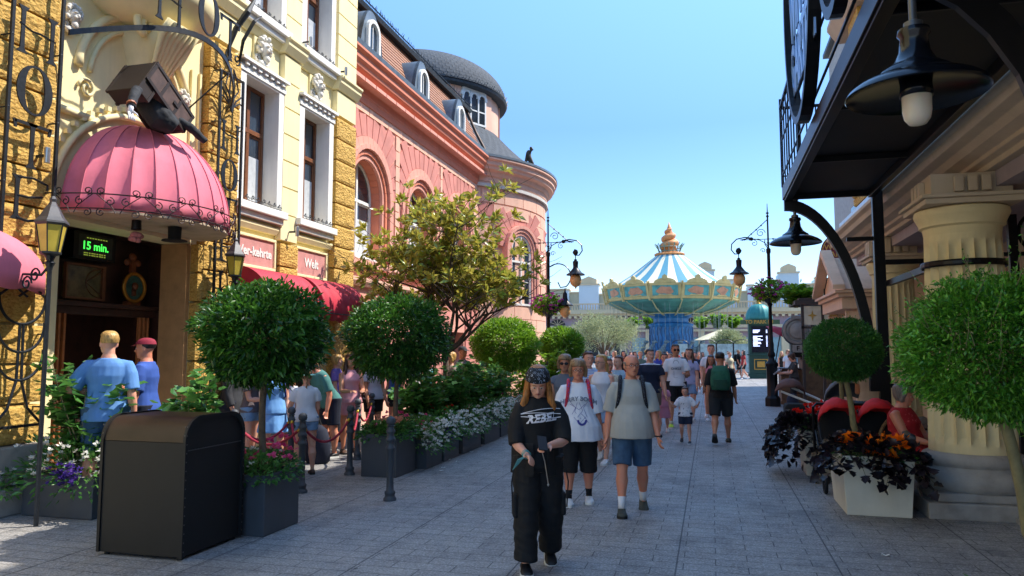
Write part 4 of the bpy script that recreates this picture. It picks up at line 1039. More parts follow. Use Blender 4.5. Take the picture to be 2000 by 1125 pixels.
# ================================================================== street lamps with scroll brackets
gold_w = plain('amber_glass', 'D9A96B', .3, bump=0, var=.1)
def scroll_lamp(x, y, s, label):
    t = thing('street_lamp', label, 'street lamp', (x, y, 0), group='black scroll bracket street lamps')
    m = MB()
    m.lathe([(.24, 0), (.24, .25), (.2, .3), (.17, .34), (.17, 1.2), (.2, 1.24), (.2, 1.32), (.1, 1.42), (.085, 1.5), (.12, 1.56), (.12, 1.62), (.075, 1.7), (.06, 2.2), (.055, 3.1), (.09, 3.16), (.05, 3.22)], (x, y, 0), 8, a0=pi / 8, a1=2 * pi + pi / 8)
    m.lathe([(.055, 3.2), (.05, 4.75), (.07, 4.8), (.07, 4.9), (.03, 4.95), (.025, 5.9), (.04, 5.94), (.02, 6.0), (.008, 6.35)], (x, y, 0), 10)
    for z in (5.1, 5.95, 6.05): m.ell((x, y, z), (.05, .05, .03), None, 8, 5)
    m.build('post', black_metal, t, smooth=True, autos=35)
    m = MB()
    P = lambda p: (x + s * p[0], y, p[1])
    def tb(pts, r=.018): m.tube([P(p) for p in pts], r, 5)
    tb([(0, 5.85), (.25, 5.62), (.5, 5.4), (.72, 5.2)], .014)
    tb([(0, 4.98), (.12, 5.12), (.3, 5.22), (.6, 5.26), (.85, 5.22)], .014); tb([(0, 5.22), (.72, 5.22), (.8, 5.2)], .012)
    tb([(.5, 5.27), (.7, 5.3), (.95, 5.25), (1.1, 5.1), (1.12, 4.92), (1.02, 4.78), (.88, 4.78), (.82, 4.88), (.88, 4.97), (.96, 4.93)], .02)
    tb([(0, 4.9), (.1, 5.05), (.1, 5.2)], .014); tb(spiral((.22, 5.42), .14, .03, pi, -1.4), .011); tb(spiral((.42, 5.1), .1, .02, pi / 2, 1.2), .01); tb(spiral((.16, 4.86), .08, .02, 0, 1.2), .01)
    tb([(0, 5.22), (-.45, 5.22)], .012); 
    for q in (-.15, -.3, .3, .55): m.ell(P((q, 5.22)), (.03, .02, .03), None, 6, 4)
    for q in ((.2, 5.66), (.35, 5.53), (.5, 5.4), (.64, 5.27)): m.ell(P(q), (.028, .02, .028), None, 6, 4)
    m.ell(P((.9, 4.87)), (.09, .04, .09)); m.ell(P((.5, 5.24)), (.06, .04, .06))
    m.tube([P((-.42, 5.18)), P((-.47, 5.22)), P((-.42, 5.26))], .01, 4)
    m.build('scroll_bracket', black_metal, t)
    lx = x + s * .9
    m = MB(); m.lathe([(.015, 4.78), (.015, 4.66), (.05, 4.64), (.05, 4.6), (.09, 4.58), (.09, 4.54), (.08, 4.4), (.09, 4.36), (.14, 4.3), (.2, 4.22), (.3, 4.16), (.3, 4.13), (.2, 4.14), (.05, 4.15)], (lx, y, 0), 20); h = m.build('lantern_hood', black_metal, t, smooth=True, autos=40)
    m = MB(); m.lathe([(.1, 4.15), (.17, 4.08), (.19, 3.98), (.17, 3.86), (.1, 3.78), (.03, 3.75), (.02, 3.7)], (lx, y, 0), 20); m.build('globe', gold_w, h, smooth=True)
    return t
scroll_lamp(1.82, 24.4, -1, 'street lamp with flower basket beside the green kiosk')
scroll_lamp(-5.05, 23.4, 1, 'street lamp with scroll bracket in front of the pink tower')
# lower arm lantern on the left lamp
t = thing('hanging_lantern', 'small globe lantern hanging from the lower curl of the left street lamp', 'lantern', (-4.2, 23.4, 4))
m = MB(); cx_, cz_ = -4.75, 4.3
m.tube([(-5.02, 23.4, 4.45)] + [(cx_ + .02 + p[0], 23.4, p[1]) for p in arc(0, 4.1, .42, 2.2, -.9, 16)] + [(cx_ + .1, 23.4, 3.75), (cx_ + .02, 23.4, 3.92)], .02, 5)
m.build('curl_arm', black_metal, t)
m = MB(); q = (-4.5, 23.4, 0); m.lathe([(.015, 3.72), (.03, 3.6), (.07, 3.55), (.08, 3.4), (.12, 3.3), (.26, 3.18), (.26, 3.15), (.03, 3.16)], q, 18); m.build('lantern_hood', black_metal, t, smooth=True, autos=40)
m = MB(); m.lathe([(.1, 3.16), (.17, 3.08), (.17, 2.9), (.08, 2.8), (.02, 2.76)], q, 16); m.build('globe', gold_w, t, smooth=True)

# ================================================================== lanterns at the hotel entrance
def wall_lantern(x, y, z, wallx, label, pole):
    t = thing('wall_lantern', label, 'lantern', (x, y, z), group='yellow glass lanterns by the hotel entrance')
    m = MB(); m.lathe([(.02, .3), (.035, .27), (.03, .24), (.05, .2), (.06, .19), (.12, .08), (.155, .04), (.16, .02), (.14, .0)], (x, y, z), 6); m.build('hood', plain('grey_iron', '4B4B4E', .5, .4), t)
    m = MB(); rings = [[(x + r * cos(a), y + r * sin(a), z + zz) for a in [k * pi / 3 for k in range(6)]] for r, zz in ((.135, .0), (.09, -.27))]; m.loft(rings); m.build('glass_body', plain('yellow_glass', 'C8B04A', .25, bump=0, var=.15), t)
    m = MB()
    for k in range(6):
        a = k * pi / 3; m.bar((x + .137 * cos(a), y + .137 * sin(a), z), (x + .092 * cos(a), y + .092 * sin(a), z - .27), .01)
    m.lathe([(.1, -.27), (.1, -.29), (.05, -.31), (.03, -.36), (.05, -.38), (.03, -.42), (.015, -.5)], (x, y, z), 8)
    if pole: m.lathe([(.022, -.5), (.022, -z)], (x, y, z), 8)
    m.tube([(x, y, z - .4), (x - .1, y, z - .5), (wallx, y, z - .45)], .014, 5)
    for q in ((.12, 0), (.22, -.08)): m.tube([(x - q[0] - .06 + p[0] * .8, y, z - .5 + p[1] + q[1]) for p in spiral((0, 0), .08, .02, 0, 1.4, 16)], .01, 5)
    m.build('bracket', iron, t)
wall_lantern(-6.42, 5.95, 2.98, HP, 'yellow glass lantern on an iron pole left of the entrance', True)
wall_lantern(-6.9, 9.62, 3.12, HP, 'yellow glass lantern on the pillar right of the entrance', False)

# ================================================================== suitcase with a figure's arms above the dome
t = thing('giant_suitcase', 'open brown leather trunk hanging upside down above the pink dome', 'suitcase', (-6.75, 8.1, 4.75))
leather = plain('old_leather', '54403A', .55, var=.3, scale=7, bump=.4, bscale=25); leather2 = plain('leather_corner', '2C211D', .5)
AP_ = Vector((-6.72, 7.38, 5.24)); dr, pr_ = Vector((0, .82, -.57)), Vector((0, -.57, -.82)); RM = Matrix((Vector((1, 0, 0)), dr, -pr_)).transposed()
c = AP_ + dr * .42 + pr_ * .15
m = MB(); m.obox(c, (.24, .42, .15), RM); m.build('lid_half', leather, t, bevel=.02)
m = MB()
for u in (-.4, -.14, .14, .4): m.obox(c + dr * u, (.247, .022, .157), RM)
for z in (-.14, .14):
    for x in (-.23, .23): m.obox(c + Vector((x, 0, 0)) - pr_ * z, (.02, .425, .02), RM)
m.obox(c + Vector((.245, 0, 0)) + dr * .1, (.012, .05, .02), RM)
m.build('strap', leather2, t)
dl, pl = Vector((0, -.55, -.83)), Vector((0, .83, -.55)); RL = Matrix((Vector((1, 0, 0)), dl, -pl)).transposed(); c2 = AP_ + dl * .26
m = MB(); m.obox(c2 - pl * .0, (.22, .25, .015), RL)
for x in (-.21, .21): m.obox(c2 + Vector((x, 0, 0)) + pl * .1, (.015, .25, .1), RL)
m.obox(c2 + dl * .235 + pl * .1, (.215, .015, .1), RL)
m.build('shell_half', leather2, t, bevel=.008)
m = MB()
for x in (-.215, .215):
    for z in (0, .19): m.obox(c2 + Vector((x, 0, 0)) + pl * z, (.02, .255, .018), RL)
m.build('edge_trim', leather2, t)

# ================================================================== CAROUSEL (swing ride)
CC = Vector((-3.6, 71.5, 0))
car = thing('swing_carousel', 'large swing carousel with blue and white striped canopy and giant shell', 'carousel', tuple(CC))
cblue = plain('canopy_blue', '4C8A9C', .5, var=.04); cwhite = plain('canopy_white', 'D6CDB0', .5, var=.03)
cgold = plain('carousel_gold', 'C8B478', .5, .0, var=.12, scale=3); cshell = plain('shell_orange', 'D08A50', .6, var=.2, scale=2)
m = MB(); ns = 36
for k in range(ns):
    m.cur = k % 2; a0, a1 = 2 * pi * k / ns, 2 * pi * (k + 1) / ns
    rings = [[(CC.x + r * cos(a), CC.y + r * sin(a), z) for a in (a0, (a0 + a1) / 2, a1)] for r, z in ((5.9, 7.5), (5.1, 7.95), (3.9, 8.7), (2.6, 9.7), (1.25, 10.75))]
    m.loft(rings, False, False)
m.build('striped_canopy', [cblue, cwhite], car, smooth=True, autos=20)
pan = 14
for k in range(pan):
    a = 2 * pi * (k + .5) / pan - .02; D = Vector((cos(a), sin(a), 0)); T = Vector((-sin(a), cos(a), 0)); W = 6.02 * math.tan(pi / pan)
    B = CC + D * 5.93; art, gm, sea = MB(), MB(), MB()
    def q(u, z, d): return B + T * u + Vector((0, 0, z)) + D * (d + (z - 6.5) * .22)
    def slab(mm, pts, d0, d1):
        n = len(pts); mm.add([q(u, z, d0) for u, z in pts] + [q(u, z, d1) for u, z in pts], [tuple(range(n))[::-1], tuple(range(n, 2 * n))] + [(i, (i + 1) % n, n + (i + 1) % n, n + i) for i in range(n)])
    slab(gm, [(-W, 6.25), (W, 6.25), (W, 7.6), (-W, 7.6)], 0, .08)
    slab(gm, [(-W * .95, 6.32), (W * .95, 6.32), (W * .95, 6.42), (-W * .95, 6.42)], .08, .16); slab(gm, [(-W * .95, 7.42), (W * .95, 7.42), (W * .95, 7.54), (-W * .95, 7.54)], .08, .16)
    for s in (-1, 1): slab(gm, [(s * W * .86, 6.42), (s * W * .96, 6.42), (s * W * .96, 7.42), (s * W * .86, 7.42)], .08, .16); slab(gm, [(s * W * .97, 6.1), (s * W * 1.02, 6.1), (s * W * 1.02, 7.75), (s * W * .97, 7.75)], .0, .24)
    slab(sea, [(-W * .8, 6.5), (W * .8, 6.5), (W * .8, 7.38), (-W * .8, 7.38)], .081, .1)
    r_ = random.Random(k)
    pts = [(.95 * math.cos(tt) * W * .55 * (1 + .18 * math.sin(3 * tt + k)), 6.95 + .34 * math.sin(tt) * (1 + .2 * math.cos(4 * tt + k))) for tt in [2 * pi * i / 18 for i in range(18)]]
    slab(art, pts, .101, .13)
    slab(gm, [(-W * .7, 7.6), (W * .7, 7.6)] + [(W * .7 * math.cos(tt), 7.6 + .42 * math.sin(tt)) for tt in [pi * i / 8 for i in range(1, 8)]], .0, .12)
    slab(gm, [(-.25, 7.9), (.25, 7.9), (.2, 8.2), (0, 8.32), (-.2, 8.2)], .0, .2)
    slab(gm, [(-W * .5, 6.5), (W * .5, 6.5), (W * .35, 6.62), (0, 6.56), (-W * .35, 6.62)], .13, .16)
    rp_ = gm.build('rim_panel', cgold, car); sea.build('sea_painting', plain('painting_teal', '5AA39C', .5, var=.3, scale=1.5), rp_); art.build('painting_motif', plain('painting_orange', 'C48A68', .5, var=.2, scale=2), rp_)
m = MB(); m.lathe([(5.9, 6.25), (5.75, 6.05), (4.6, 5.6), (3.0, 5.2), (2.2, 5.1)], tuple(CC), 42, cap=False); m.build('underside', plain('teal_soffit', '4A8A80', .6, var=.3, scale=.8), car)
m = MB()
for k in range(14):
    a = 2 * pi * k / 14; m.tube([CC + Vector((cos(a) * r, sin(a) * r, z - .04)) for r, z in ((5.88, 6.2), (4.6, 5.55), (3.0, 5.1), (2.2, 5.0))], .07, 5)
m.tube([CC + Vector((cos(a) * 3.0, sin(a) * 3.0, 5.12)) for a in [2 * pi * k / 36 for k in range(36)]], .07, 5, closed=True)
m.build('underside_rib', plain('pale_sage', 'B9B88A', .6), car)
m = MB(); m.lathe([(2.6, 5.2), (1.65, 4.7), (1.62, 4.35), (1.7, 4.3), (2.05, 4.2), (2.1, 4.1), (2.05, 4.0), (1.95, 3.9), (1.98, 1.2), (2.3, 1.0), (2.3, .4)], tuple(CC), 48)
m.build('central_column', plain('column_blue', '2E78B0', .5, var=.3, scale=2), car, smooth=True, autos=35)
m = MB()
for k in range(32):
    a = 2 * pi * k / 32; m.tube([CC + Vector(((2.0 + .03) * cos(a + .04 * sin(z * 5)), (2.03) * sin(a + .04 * sin(z * 5)), z)) for z in [1.2 + .15 * i for i in range(19)]], .03, 4)
m.build('wave_relief', plain('relief_navy', '28507A', .5), car)
m = MB(); r_ = random.Random(2)
for k in range(46):
    a = r_.uniform(0, 2 * pi); rr = r_.uniform(2.2, 3.4); m.ell(CC + Vector((cos(a) * rr, sin(a) * rr, r_.uniform(.2, 1.5) * (3.6 - rr))), (r_.uniform(.2, .5), r_.uniform(.2, .5), r_.uniform(.3, .7)), None, 7, 5)
for k in range(6):
    a = -pi / 2 + (k - 2.5) * .4; p = CC + Vector((cos(a) * 3.0, sin(a) * 3.0, 1.2)); m.tube([p, p + Vector((0, 0, .8)), p + Vector((.3, -.2, 1.2))], [.25, .18, .1], 6); m.ell(p + Vector((.35, -.25, 1.3)), (.25, .15, .15))
m.build('sea_horse_rockwork', plain('grey_rockwork', '7E8C90', .8, var=.3), car, smooth=True)
# crown and shell
m = MB(); m.lathe([(1.25, 10.7), (1.4, 10.72), (1.45, 10.85), (1.3, 10.95), (.4, 11)], tuple(CC), 36); m.build('crown_base', cshell, car)
m = MB()
for z, r in ((11.1, 1.0), (11.5, 1.15)): m.tube([CC + Vector((cos(a) * r, sin(a) * r, z)) for a in [2 * pi * k / 30 for k in range(30)]], .035, 4, closed=True)
for k in range(16):
    a = 2 * pi * k / 16; m.tube([CC + Vector((cos(a) * .95, sin(a) * .95, 10.95)), CC + Vector((cos(a) * 1.1, sin(a) * 1.1, 11.4)), CC + Vector((cos(a) * 1.4, sin(a) * 1.4, 11.85))], .035, 4)
    m.tube([CC + Vector((cos(a) * 1.1, sin(a) * 1.1, 11.45)), CC + Vector((cos(a + .12) * 1.2, sin(a + .12) * 1.2, 11.8))], .03, 4)
m.build('crown_railing', plain('verdigris_rail', '6E8E80', .5), car)
m = MB(); n = 130; rings = []
for i in range(n + 1):          # a tube that winds upward and narrows
    u = i / n; a = u * 2 * pi * 3.3 + 1.0; z = 11.3 + 2.35 * u ** .95; rr = .52 * (1 - u ** 2.2) + .03; off = .5 * (1 - u ** 1.5)
    cpt = CC + Vector((cos(a) * off, sin(a) * off, z)); D = Vector((cos(a), sin(a), 0)); ring = []
    for k in range(14):
        b = 2 * pi * k / 14; q = 1 + .05 * sin(b * 6); ring.append(cpt + D * cos(b) * rr * q * .85 + Vector((0, 0, sin(b) * rr * q * .75)))
    rings.append(ring)
m.loft(rings); m.lathe([(.8, 10.95), (.4, 12.4), (.25, 13.2), (.02, 13.95)], tuple(CC), 16)
m.build('giant_shell', cshell, car, smooth=True)
# hanging seats on chains
chn = plain('chain_grey', '8C9490', .5, .5, bump=0)
for k in range(28):
    a = 2 * pi * k / 28; r = 5.5 if k % 2 else 4.6; p = CC + Vector((cos(a) * r, sin(a) * r, 0))
    m = MB()
    for s in (-.2, .2): m.tube([p + Vector((s, 0, 5.9)), p + Vector((s, 0, 1.25))], .014, 3)
    o = m.build('seat_chain', chn, car)
    m = MB(); m.box(p.x - .22, p.x + .22, p.y - .2, p.y + .2, .85, .9); m.box(p.x - .22, p.x + .22, p.y + .16, p.y + .2, .9, 1.3); m.build('swing_seat', plain('seat_teal', '37707A', .5), car, bevel=.02)

# ================================================================== PALACE FACADE closing the street
FY = 101.0
pal = thing('palace_facade_building', 'long mauve and cream arcade facade with stepped parapet closing the street', 'building', (-5, FY, 0))
pmau = plain('palace_mauve', '9A8790', .85, var=.06, scale=.6); pcre = plain('palace_cream', 'C9B896', .85, var=.05, scale=.6); psky = plain('palace_pale_blue', 'B9CBD2', .85, var=.03, scale=.5); polv = plain('palace_olive', 'A9A78C', .85, var=.05)
m = MB(); m.box(-45, 40, FY, FY + 8, 0, 6.6); m.build('wall', pmau, pal)
m = MB(); m.box(-45, 40, FY - .5, FY, 6.4, 6.7); m.box(-45, 40, FY - .8, FY, 6.701, 7.2); m.box(-45, 40, FY - .25, FY, 4.7, 5.1); m.box(-45, 40, FY - .15, FY, 4.3, 4.45)
for k in range(110): x = -45 + k * .77; m.box(x, x + .35, FY - .65, FY - .001, 6.1, 6.399)
m.build('cornice', pcre, pal)
m = MB(); g2 = MB(); k = 0
x = -43.0
while x < 38:
    n = 14; zc = 2.6
    for (ra, rb, d) in ((1.15, 1.5, .22), (1.5, 1.62, .3)):
        for i in range(n):
            a, b = pi * i / n, pi * (i + 1) / n; m.prism([(x + ra * cos(a), zc + ra * sin(a)), (x + rb * cos(a), zc + rb * sin(a)), (x + rb * cos(b), zc + rb * sin(b)), (x + ra * cos(b), zc + ra * sin(b))], 'y', FY - d, FY)
        m.box(x - rb, x - ra, FY - d, FY, 0, zc); m.box(x + ra, x + rb, FY - d, FY, 0, zc)
    g2.prism([(x - 1.15, 0), (x + 1.15, 0)] + arc(x, zc, 1.15, 0, pi, 12), 'y', FY - .06, FY - .01)
    m.box(x + 1.95, x + 2.55, FY - .3, FY, 0, 4.2); m.box(x + 1.85, x + 2.65, FY - .4, FY, 3.9, 4.29)
    if k % 3 == 1:
        for i in range(n):
            a, b = pi * i / n, pi * (i + 1) / n; m.prism([(x + .7 * cos(a), 5.15 + .7 * sin(a)), (x + 1.0 * cos(a), 5.15 + 1.0 * sin(a)), (x + 1.0 * cos(b), 5.15 + 1.0 * sin(b)), (x + .7 * cos(b), 5.15 + .7 * sin(b))], 'y', FY - .3, FY)
        m.prism([(x + .38 * cos(a), 5.45 + .38 * sin(a)) for a in [2 * pi * i / 12 for i in range(12)]], 'y', FY - .25, FY)
    else:
        g2.prism([(x - 1.1, 5.2), (x + 1.1, 5.2)] + arc(x, 5.2, 1.1, 0.1, pi - .1, 12, .8), 'y', FY - .05, FY - .01)
        for a in (.5, 1.05, 1.57, 2.1, 2.64): m.bar((x, FY - .08, 5.2), (x + 1.05 * cos(a), FY - .08, 5.2 + .8 * sin(a)), .06)
    x += 4.5; k += 1
m.build('arcade_surround', pcre, pal); g2.build('arcade_opening', plain('arcade_dark', '2B2628', .6, bump=0), pal)
m = MB()
for x in np.arange(-45, 40, .36): m.lathe([(.07, 7.3), (.1, 7.5), (.05, 7.8), (.07, 8.0)], (float(x), FY - .4, 0), 5)
m.box(-45, 40, FY - .6, FY - .2, 8.0, 8.15); m.box(-45, 40, FY - .6, FY - .2, 7.2, 7.3); m.build('balustrade', pcre, pal)
def pp(px, d=106): return float(dp(px, 600, d).x)
m = MB(); c2_ = MB(); b2 = MB()
def tower(pxa, pxb, ztop, dd, isb, cap=None):
    xa, xb = pp(pxa), pp(pxb); mat = MB(); mat.box(xa, xb, FY + dd, FY + 7.8, 7.0, ztop); mat.build(*(('parapet_pier', psky) if isb is b2 else ('parapet_wall', polv)), pal)
    c2_.box(xa - .15, xb + .15, FY + dd - .15, FY + dd + 1.5, ztop, ztop + .18)
    if cap: c2_.prism([(xa + .3, ztop + .18), (xb - .3, ztop + .18), (xb - .3, ztop + .8), ((xa + xb) / 2 + .6, ztop + 1.0), ((xa + xb) / 2, ztop + 1.25), ((xa + xb) / 2 - .6, ztop + 1.0), (xa + .3, ztop + .8)], 'y', FY + dd, FY + dd + 1.5)
tower(1060, 1106, 10.4, 3.2, m); tower(1113, 1133, 9.9, 3.2, m); tower(1133, 1173, 11.0, 3.0, b2, 1); tower(1106, 1113, 10.3, 2.8, b2); tower(1173, 1400, 9.6, 3.4, m)
tower(1362, 1396, 12.6, 3.0, b2, 1); tower(1396, 1436, 11.2, 3.1, b2); tower(1436, 1456, 9.6, 3.2, m); tower(1456, 1466, 10.4, 2.9, b2); tower(1466, 1500, 9.9, 3.3, m)
tower(1513, 1548, 12.0, 3.0, b2, 1); tower(1500, 1513, 11.0, 3.1, b2); tower(1548, 1585, 10.4, 3.3, m); tower(1578, 1586, 11.2, 2.9, b2); tower(1586, 1603, 10.2, 3.3, m); tower(1603, 1611, 11.3, 2.9, b2); tower(1611, 1760, 10.6, 3.3, m)
c2_.build('parapet_coping', pcre, pal)

# low terrace wing behind the carousel with planting and glass doors
t = thing('terrace_pavilion', 'low mauve and cream terrace pavilion with glass doors behind the carousel', 'building', (-3, 90, 0))
m = MB(); m.box(-10, 8, 88, 92, 0, 3.9); m.build('wall', pmau, t)
m = MB(); m.box(-10.2, 8.2, 87.6, 92, 3.9, 4.15); 
for x in np.arange(-10, 8.1, 3): m.box(float(x) - .35, float(x) + .35, 87.7, 88, 0, 3.9)
m.build('pier', pcre, t)
m = MB()
for x in np.arange(-9, 7, 3): m.box(float(x) + .1, float(x) + 1.9, 87.93, 87.99, .1, 3.2)
m.build('glass_door', plain('door_blue_glass', '7FA0A8', .2, bump=0), t)

# ================================================================== green domed kiosk
K = Vector((2.95, 48.6, 0)); teal = plain('kiosk_teal', '2E7F7C', .5, .2, var=.1, scale=3); kgreen = plain('kiosk_green', '14443C', .5, var=.15, scale=4); kgold = plain('kiosk_gold', 'C29A4A', .4, .5)
kio = thing('information_kiosk', 'green kiosk column with ribbed teal dome and timetable screen', 'kiosk', tuple(K))
m = MB()
def poly(r, n=8, a0=pi / 8): return [(K.x + r * cos(a0 + 2 * pi * k / n), K.y + r * sin(a0 + 2 * pi * k / n)) for k in range(n)]
m.box(K.x - .72, K.x + .72, K.y - .72, K.y + .72, .0, .3); m.box(K.x - .66, K.x + .66, K.y - .66, K.y + .66, .3, 3.4); m.box(K.x - .76, K.x + .76, K.y - .76, K.y + .76, 1.42, 1.5)
m.build('body', kgreen, kio, bevel=.02)
m = MB(); rings = []
for j in range(13):
    b = pi / 2 * j / 12; ring = []
    for i in range(96): a = 2 * pi * i / 96; s = 1 - .035 * abs(sin(a * 8)); ring.append((K.x + .82 * s * cos(a) * cos(b) ** .8 + 0, K.y + .82 * s * sin(a) * cos(b) ** .8, 3.62 + 1.0 * sin(b)))
    rings.append(ring)
m.loft(rings); m.build('dome', teal, kio, smooth=True)
m = MB(); m.lathe([(.16, 4.58), (.18, 4.64), (.1, 4.7), (.12, 4.78), (.13, 4.84), (.07, 4.92), (.02, 5.02)], tuple(K), 14)
for y in (-.77,):
    m.box(K.x - .4, K.x + .4, K.y + y, K.y + y + .02, .55, .6); m.box(K.x - .4, K.x + .4, K.y + y, K.y + y + .02, 1.15, 1.2); m.box(K.x - .4, K.x - .35, K.y + y, K.y + y + .02, .6, 1.15); m.box(K.x + .35, K.x + .4, K.y + y, K.y + y + .02, .6, 1.15); m.box(K.x - .22, K.x + .22, K.y + y, K.y + y + .02, .7, 1.05)
m.build('gold_trim', kgold, kio)
m = MB(); m.box(K.x - 1.15, K.x + 1.15, K.y - .86, K.y - .8, 3.32, 3.6); bd = m.build('name_board', plain('board_green', '3E5A3C', .5), kio)
m = MB(); m.text('TO PARK IN', Matrix.Translation((K.x - .05, K.y - .865, 3.46)) @ Matrix.Rotation(pi / 2, 4, 'X'), .3, .008, bold=.006); m.build('lettering', kgold, bd)
m = MB(); m.box(K.x - .5, K.x + .5, K.y - .7, K.y - .661, 1.6, 3.2); sc = m.build('screen', plain('screen_navy', '0B0E22', .2, bump=0), kio)
m = MB(); r_ = random.Random(9)
for k in range(14):
    if k in (3, 4): continue
    z = 2.95 - k * .075; L = r_.uniform(.25, .6); m.box(K.x - .42, K.x - .42 + L, K.y - .705, K.y - .701, z, z + .035); m.box(K.x + .34, K.x + .42, K.y - .705, K.y - .701, z, z + .03)
m.build('timetable_lines', emis('screen_white', 'B8C4F0', 1.0), sc)

# ================================================================== fence, posters, umbrella and stone booth around the carousel
t = thing('carousel_fence', 'low pale metal fence around the carousel', 'fence', (-3, 58, 0))
m = MB()
for x in np.arange(-12, 9, .16): m.box(float(x), float(x) + .03, 58, 58.03, .05, 1.2)
m.box(-12, 9, 57.98, 58.05, 1.2, 1.26); m.box(-12, 9, 57.98, 58.05, .1, .15)
m.build('bars', plain('fence_pale_blue', '8FB0BA', .5), t)
for k, x in enumerate((-2.2, -.2, 1.0, 2.2, 3.8)):
    t = thing('glass_gate_panel', ('arched glass panel by the carousel, leftmost of five', 'arched glass panel by the carousel, second of five', 'arched glass panel by the carousel, the middle one', 'arched glass panel beside the left of the kiosk', 'arched glass panel right of the kiosk')[k], 'gate', (x, 56.5, 0), group='arched glass panels around the carousel')
    m = MB()
    m.box(x - .6, x - .55, 56.5, 56.55, 0, 2.2); m.box(x + .55, x + .6, 56.5, 56.55, 0, 2.2); m.tube([(x + p[0], 56.52, p[1]) for p in arc(0, 2.2, .58, 0, pi, 12, .3)], .03, 5); m.box(x - .55, x + .55, 56.5, 56.55, .1, .15)
    m.build('frame', iron, t)
    m = MB(); m.box(x - .55, x + .55, 56.52, 56.53, .15, 2.2); m.build('pane', plain('poster_pale', '9FB4B4', .2, var=.3, scale=3, bump=0), t)
t = thing('market_umbrella', 'white canvas market umbrella beyond the carousel fence', 'umbrella', (.8, 66, 0))
m = MB(); m.lathe([(2.2, 2.6), (1.2, 3.05), (.05, 3.5)], (.8, 66, 0), 8); m.build('canopy', cwhite, t); m = MB(); m.lathe([(.04, 0), (.04, 2.7)], (.8, 66, 0), 8); m.build('pole', putty, t)

# camera-like projector prop on a wooden booth
woodb = plain('booth_wood', '6E5238', .7, var=.3, scale=6, bump=.4, bscale=20)
t = thing('wooden_booth', 'weathered wooden street booth under the big projector', 'booth', (2.9, 25.4, 0))
m = MB(); m.box(2.15, 2.7, 25.2, 26.2, 0, 1.1); m.box(2.12, 3.9, 25.18, 25.3, 0, .12); m.box(2.8, 3.9, 25.3, 26.3, 0, 1.45); m.box(2.7, 2.8, 25.3, 26.2, .1, 1.1)
m.build('cabinet', woodb, t, bevel=.015)
m = MB()
for z in (.35, .62, .9): m.box(2.14, 2.71, 25.18, 25.199, z, z + .03); 
m.build('batten', dark_wood, t); m = MB(); m.box(2.1, 2.75, 25.12, 26.25, 1.1, 1.16); m.box(2.75, 3.95, 25.25, 26.35, 1.45, 1.5); m.build('counter_top', dark_wood, t, bevel=.01)
t = thing('vintage_projector', 'big round vintage spotlight projector with grey lens on the booth', 'projector', (2.62, 25.4, 1.9))
m = MB(); M = Matrix.Rotation(pi / 2, 3, 'X'); c = Vector((2.66, 25.55, 2.35))
rings = []
for (r, d) in ((.44, -.5), (.46, -.46), (.46, -.4), (.5, -.3), (.52, .1), (.4, .35), (.2, .5)): rings.append([c + Vector((cos(2 * pi * k / 28) * r + .25 * (d + .5), d, sin(2 * pi * k / 28) * r)) for k in range(28)])
m.loft(rings); m.box(2.5, 3.1, 25.3, 25.9, 1.5, 1.95); m.build('housing', black_metal, t, smooth=True, autos=40)
m = MB(); rings = [[c + Vector((cos(2 * pi * k / 28) * r, d, sin(2 * pi * k / 28) * r)) for k in range(28)] for r, d in ((.43, -.52), (.43, -.58), (.36, -.6), (.34, -.56), (.32, -.54), (.26, -.55), (.24, -.62), (.1, -.65), (.02, -.66))]
m.loft(rings); m.box(2.5, 2.82, 24.95, 25.0, 1.66, 1.9); m.box(2.48, 2.84, 24.93, 25.3, 2.72, 2.82); m.build('lens', plain('lens_grey', '93918F', .45, .2), t, smooth=True, autos=40)
m = MB(); m.text('F', Matrix.Translation((2.66, 24.945, 1.78)) @ Matrix.Rotation(pi / 2, 4, 'X'), .2, .003, bold=.005); m.build('lettering', black_metal, t)
t = thing('red_parasol', 'dark red cloth parasol tilted beside the projector', 'parasol', (1.9, 26.4, 0))
m = MB(); Rm = Matrix.Rotation(.5, 3, 'Y') @ Matrix.Rotation(.2, 3, 'X'); m.lathe([(.62, 0), (.4, .14), (.02, .26)], (0, 0, 0), 8); m.v = [tuple(Rm @ Vector(v) * .8 + Vector((2.25, 26.4, 2.3))) for v in m.v]; m.build('canopy', red_cloth, t)
m = MB(); m.tube([(2.28, 26.4, 2.35), (2.1, 26.4, 1.4), (2.1, 26.4, 0)], .02, 6); m.build('pole', iron, t)
# round hanging sign
t = thing('round_hanging_sign', 'round dark red hanging sign lettered WINTER GARTEN', 'sign', (3.05, 18.6, 4.1))
m = MB(); c = Vector((3.02, 18.9, 4.08)); M0 = [(c.x + .42 * cos(a), c.z + .42 * sin(a)) for a in [2 * pi * k / 32 for k in range(32)]]; m.prism(M0, 'y', 18.88, 18.94); m.build('disc', plain('sign_maroon', '7A2430', .5, bump=0), t)
m = MB(); m.tube([(c.x + .38 * cos(a), 18.875, c.z + .38 * sin(a)) for a in [2 * pi * k / 32 for k in range(32)]], .012, 4, closed=True)
for s_, z, q in (('WINTER', 4.17, .2), ('GARTEN', 4.0, .2)): m.text(s_, Matrix.Translation((3.02, 18.872, z)) @ Matrix.Rotation(pi / 2, 4, 'X'), q * .92, .004, bold=.002)
m.text('*', Matrix.Translation((3.02, 18.872, 3.8)) @ Matrix.Rotation(pi / 2, 4, 'X'), .12, .004)
m.build('lettering', plain('sign_gold', 'D8A858', .5, bump=0), t)
m = MB(); m.box(3.0, 4.1, 18.9, 18.93, 4.52, 4.56); m.box(2.99, 3.02, 18.9, 18.93, 4.4, 4.55); m.build('bracket', black_metal, t)
t = thing('black_menu_board', 'black hanging board under the round red sign', 'board', (2.9, 19.5, 3.2))
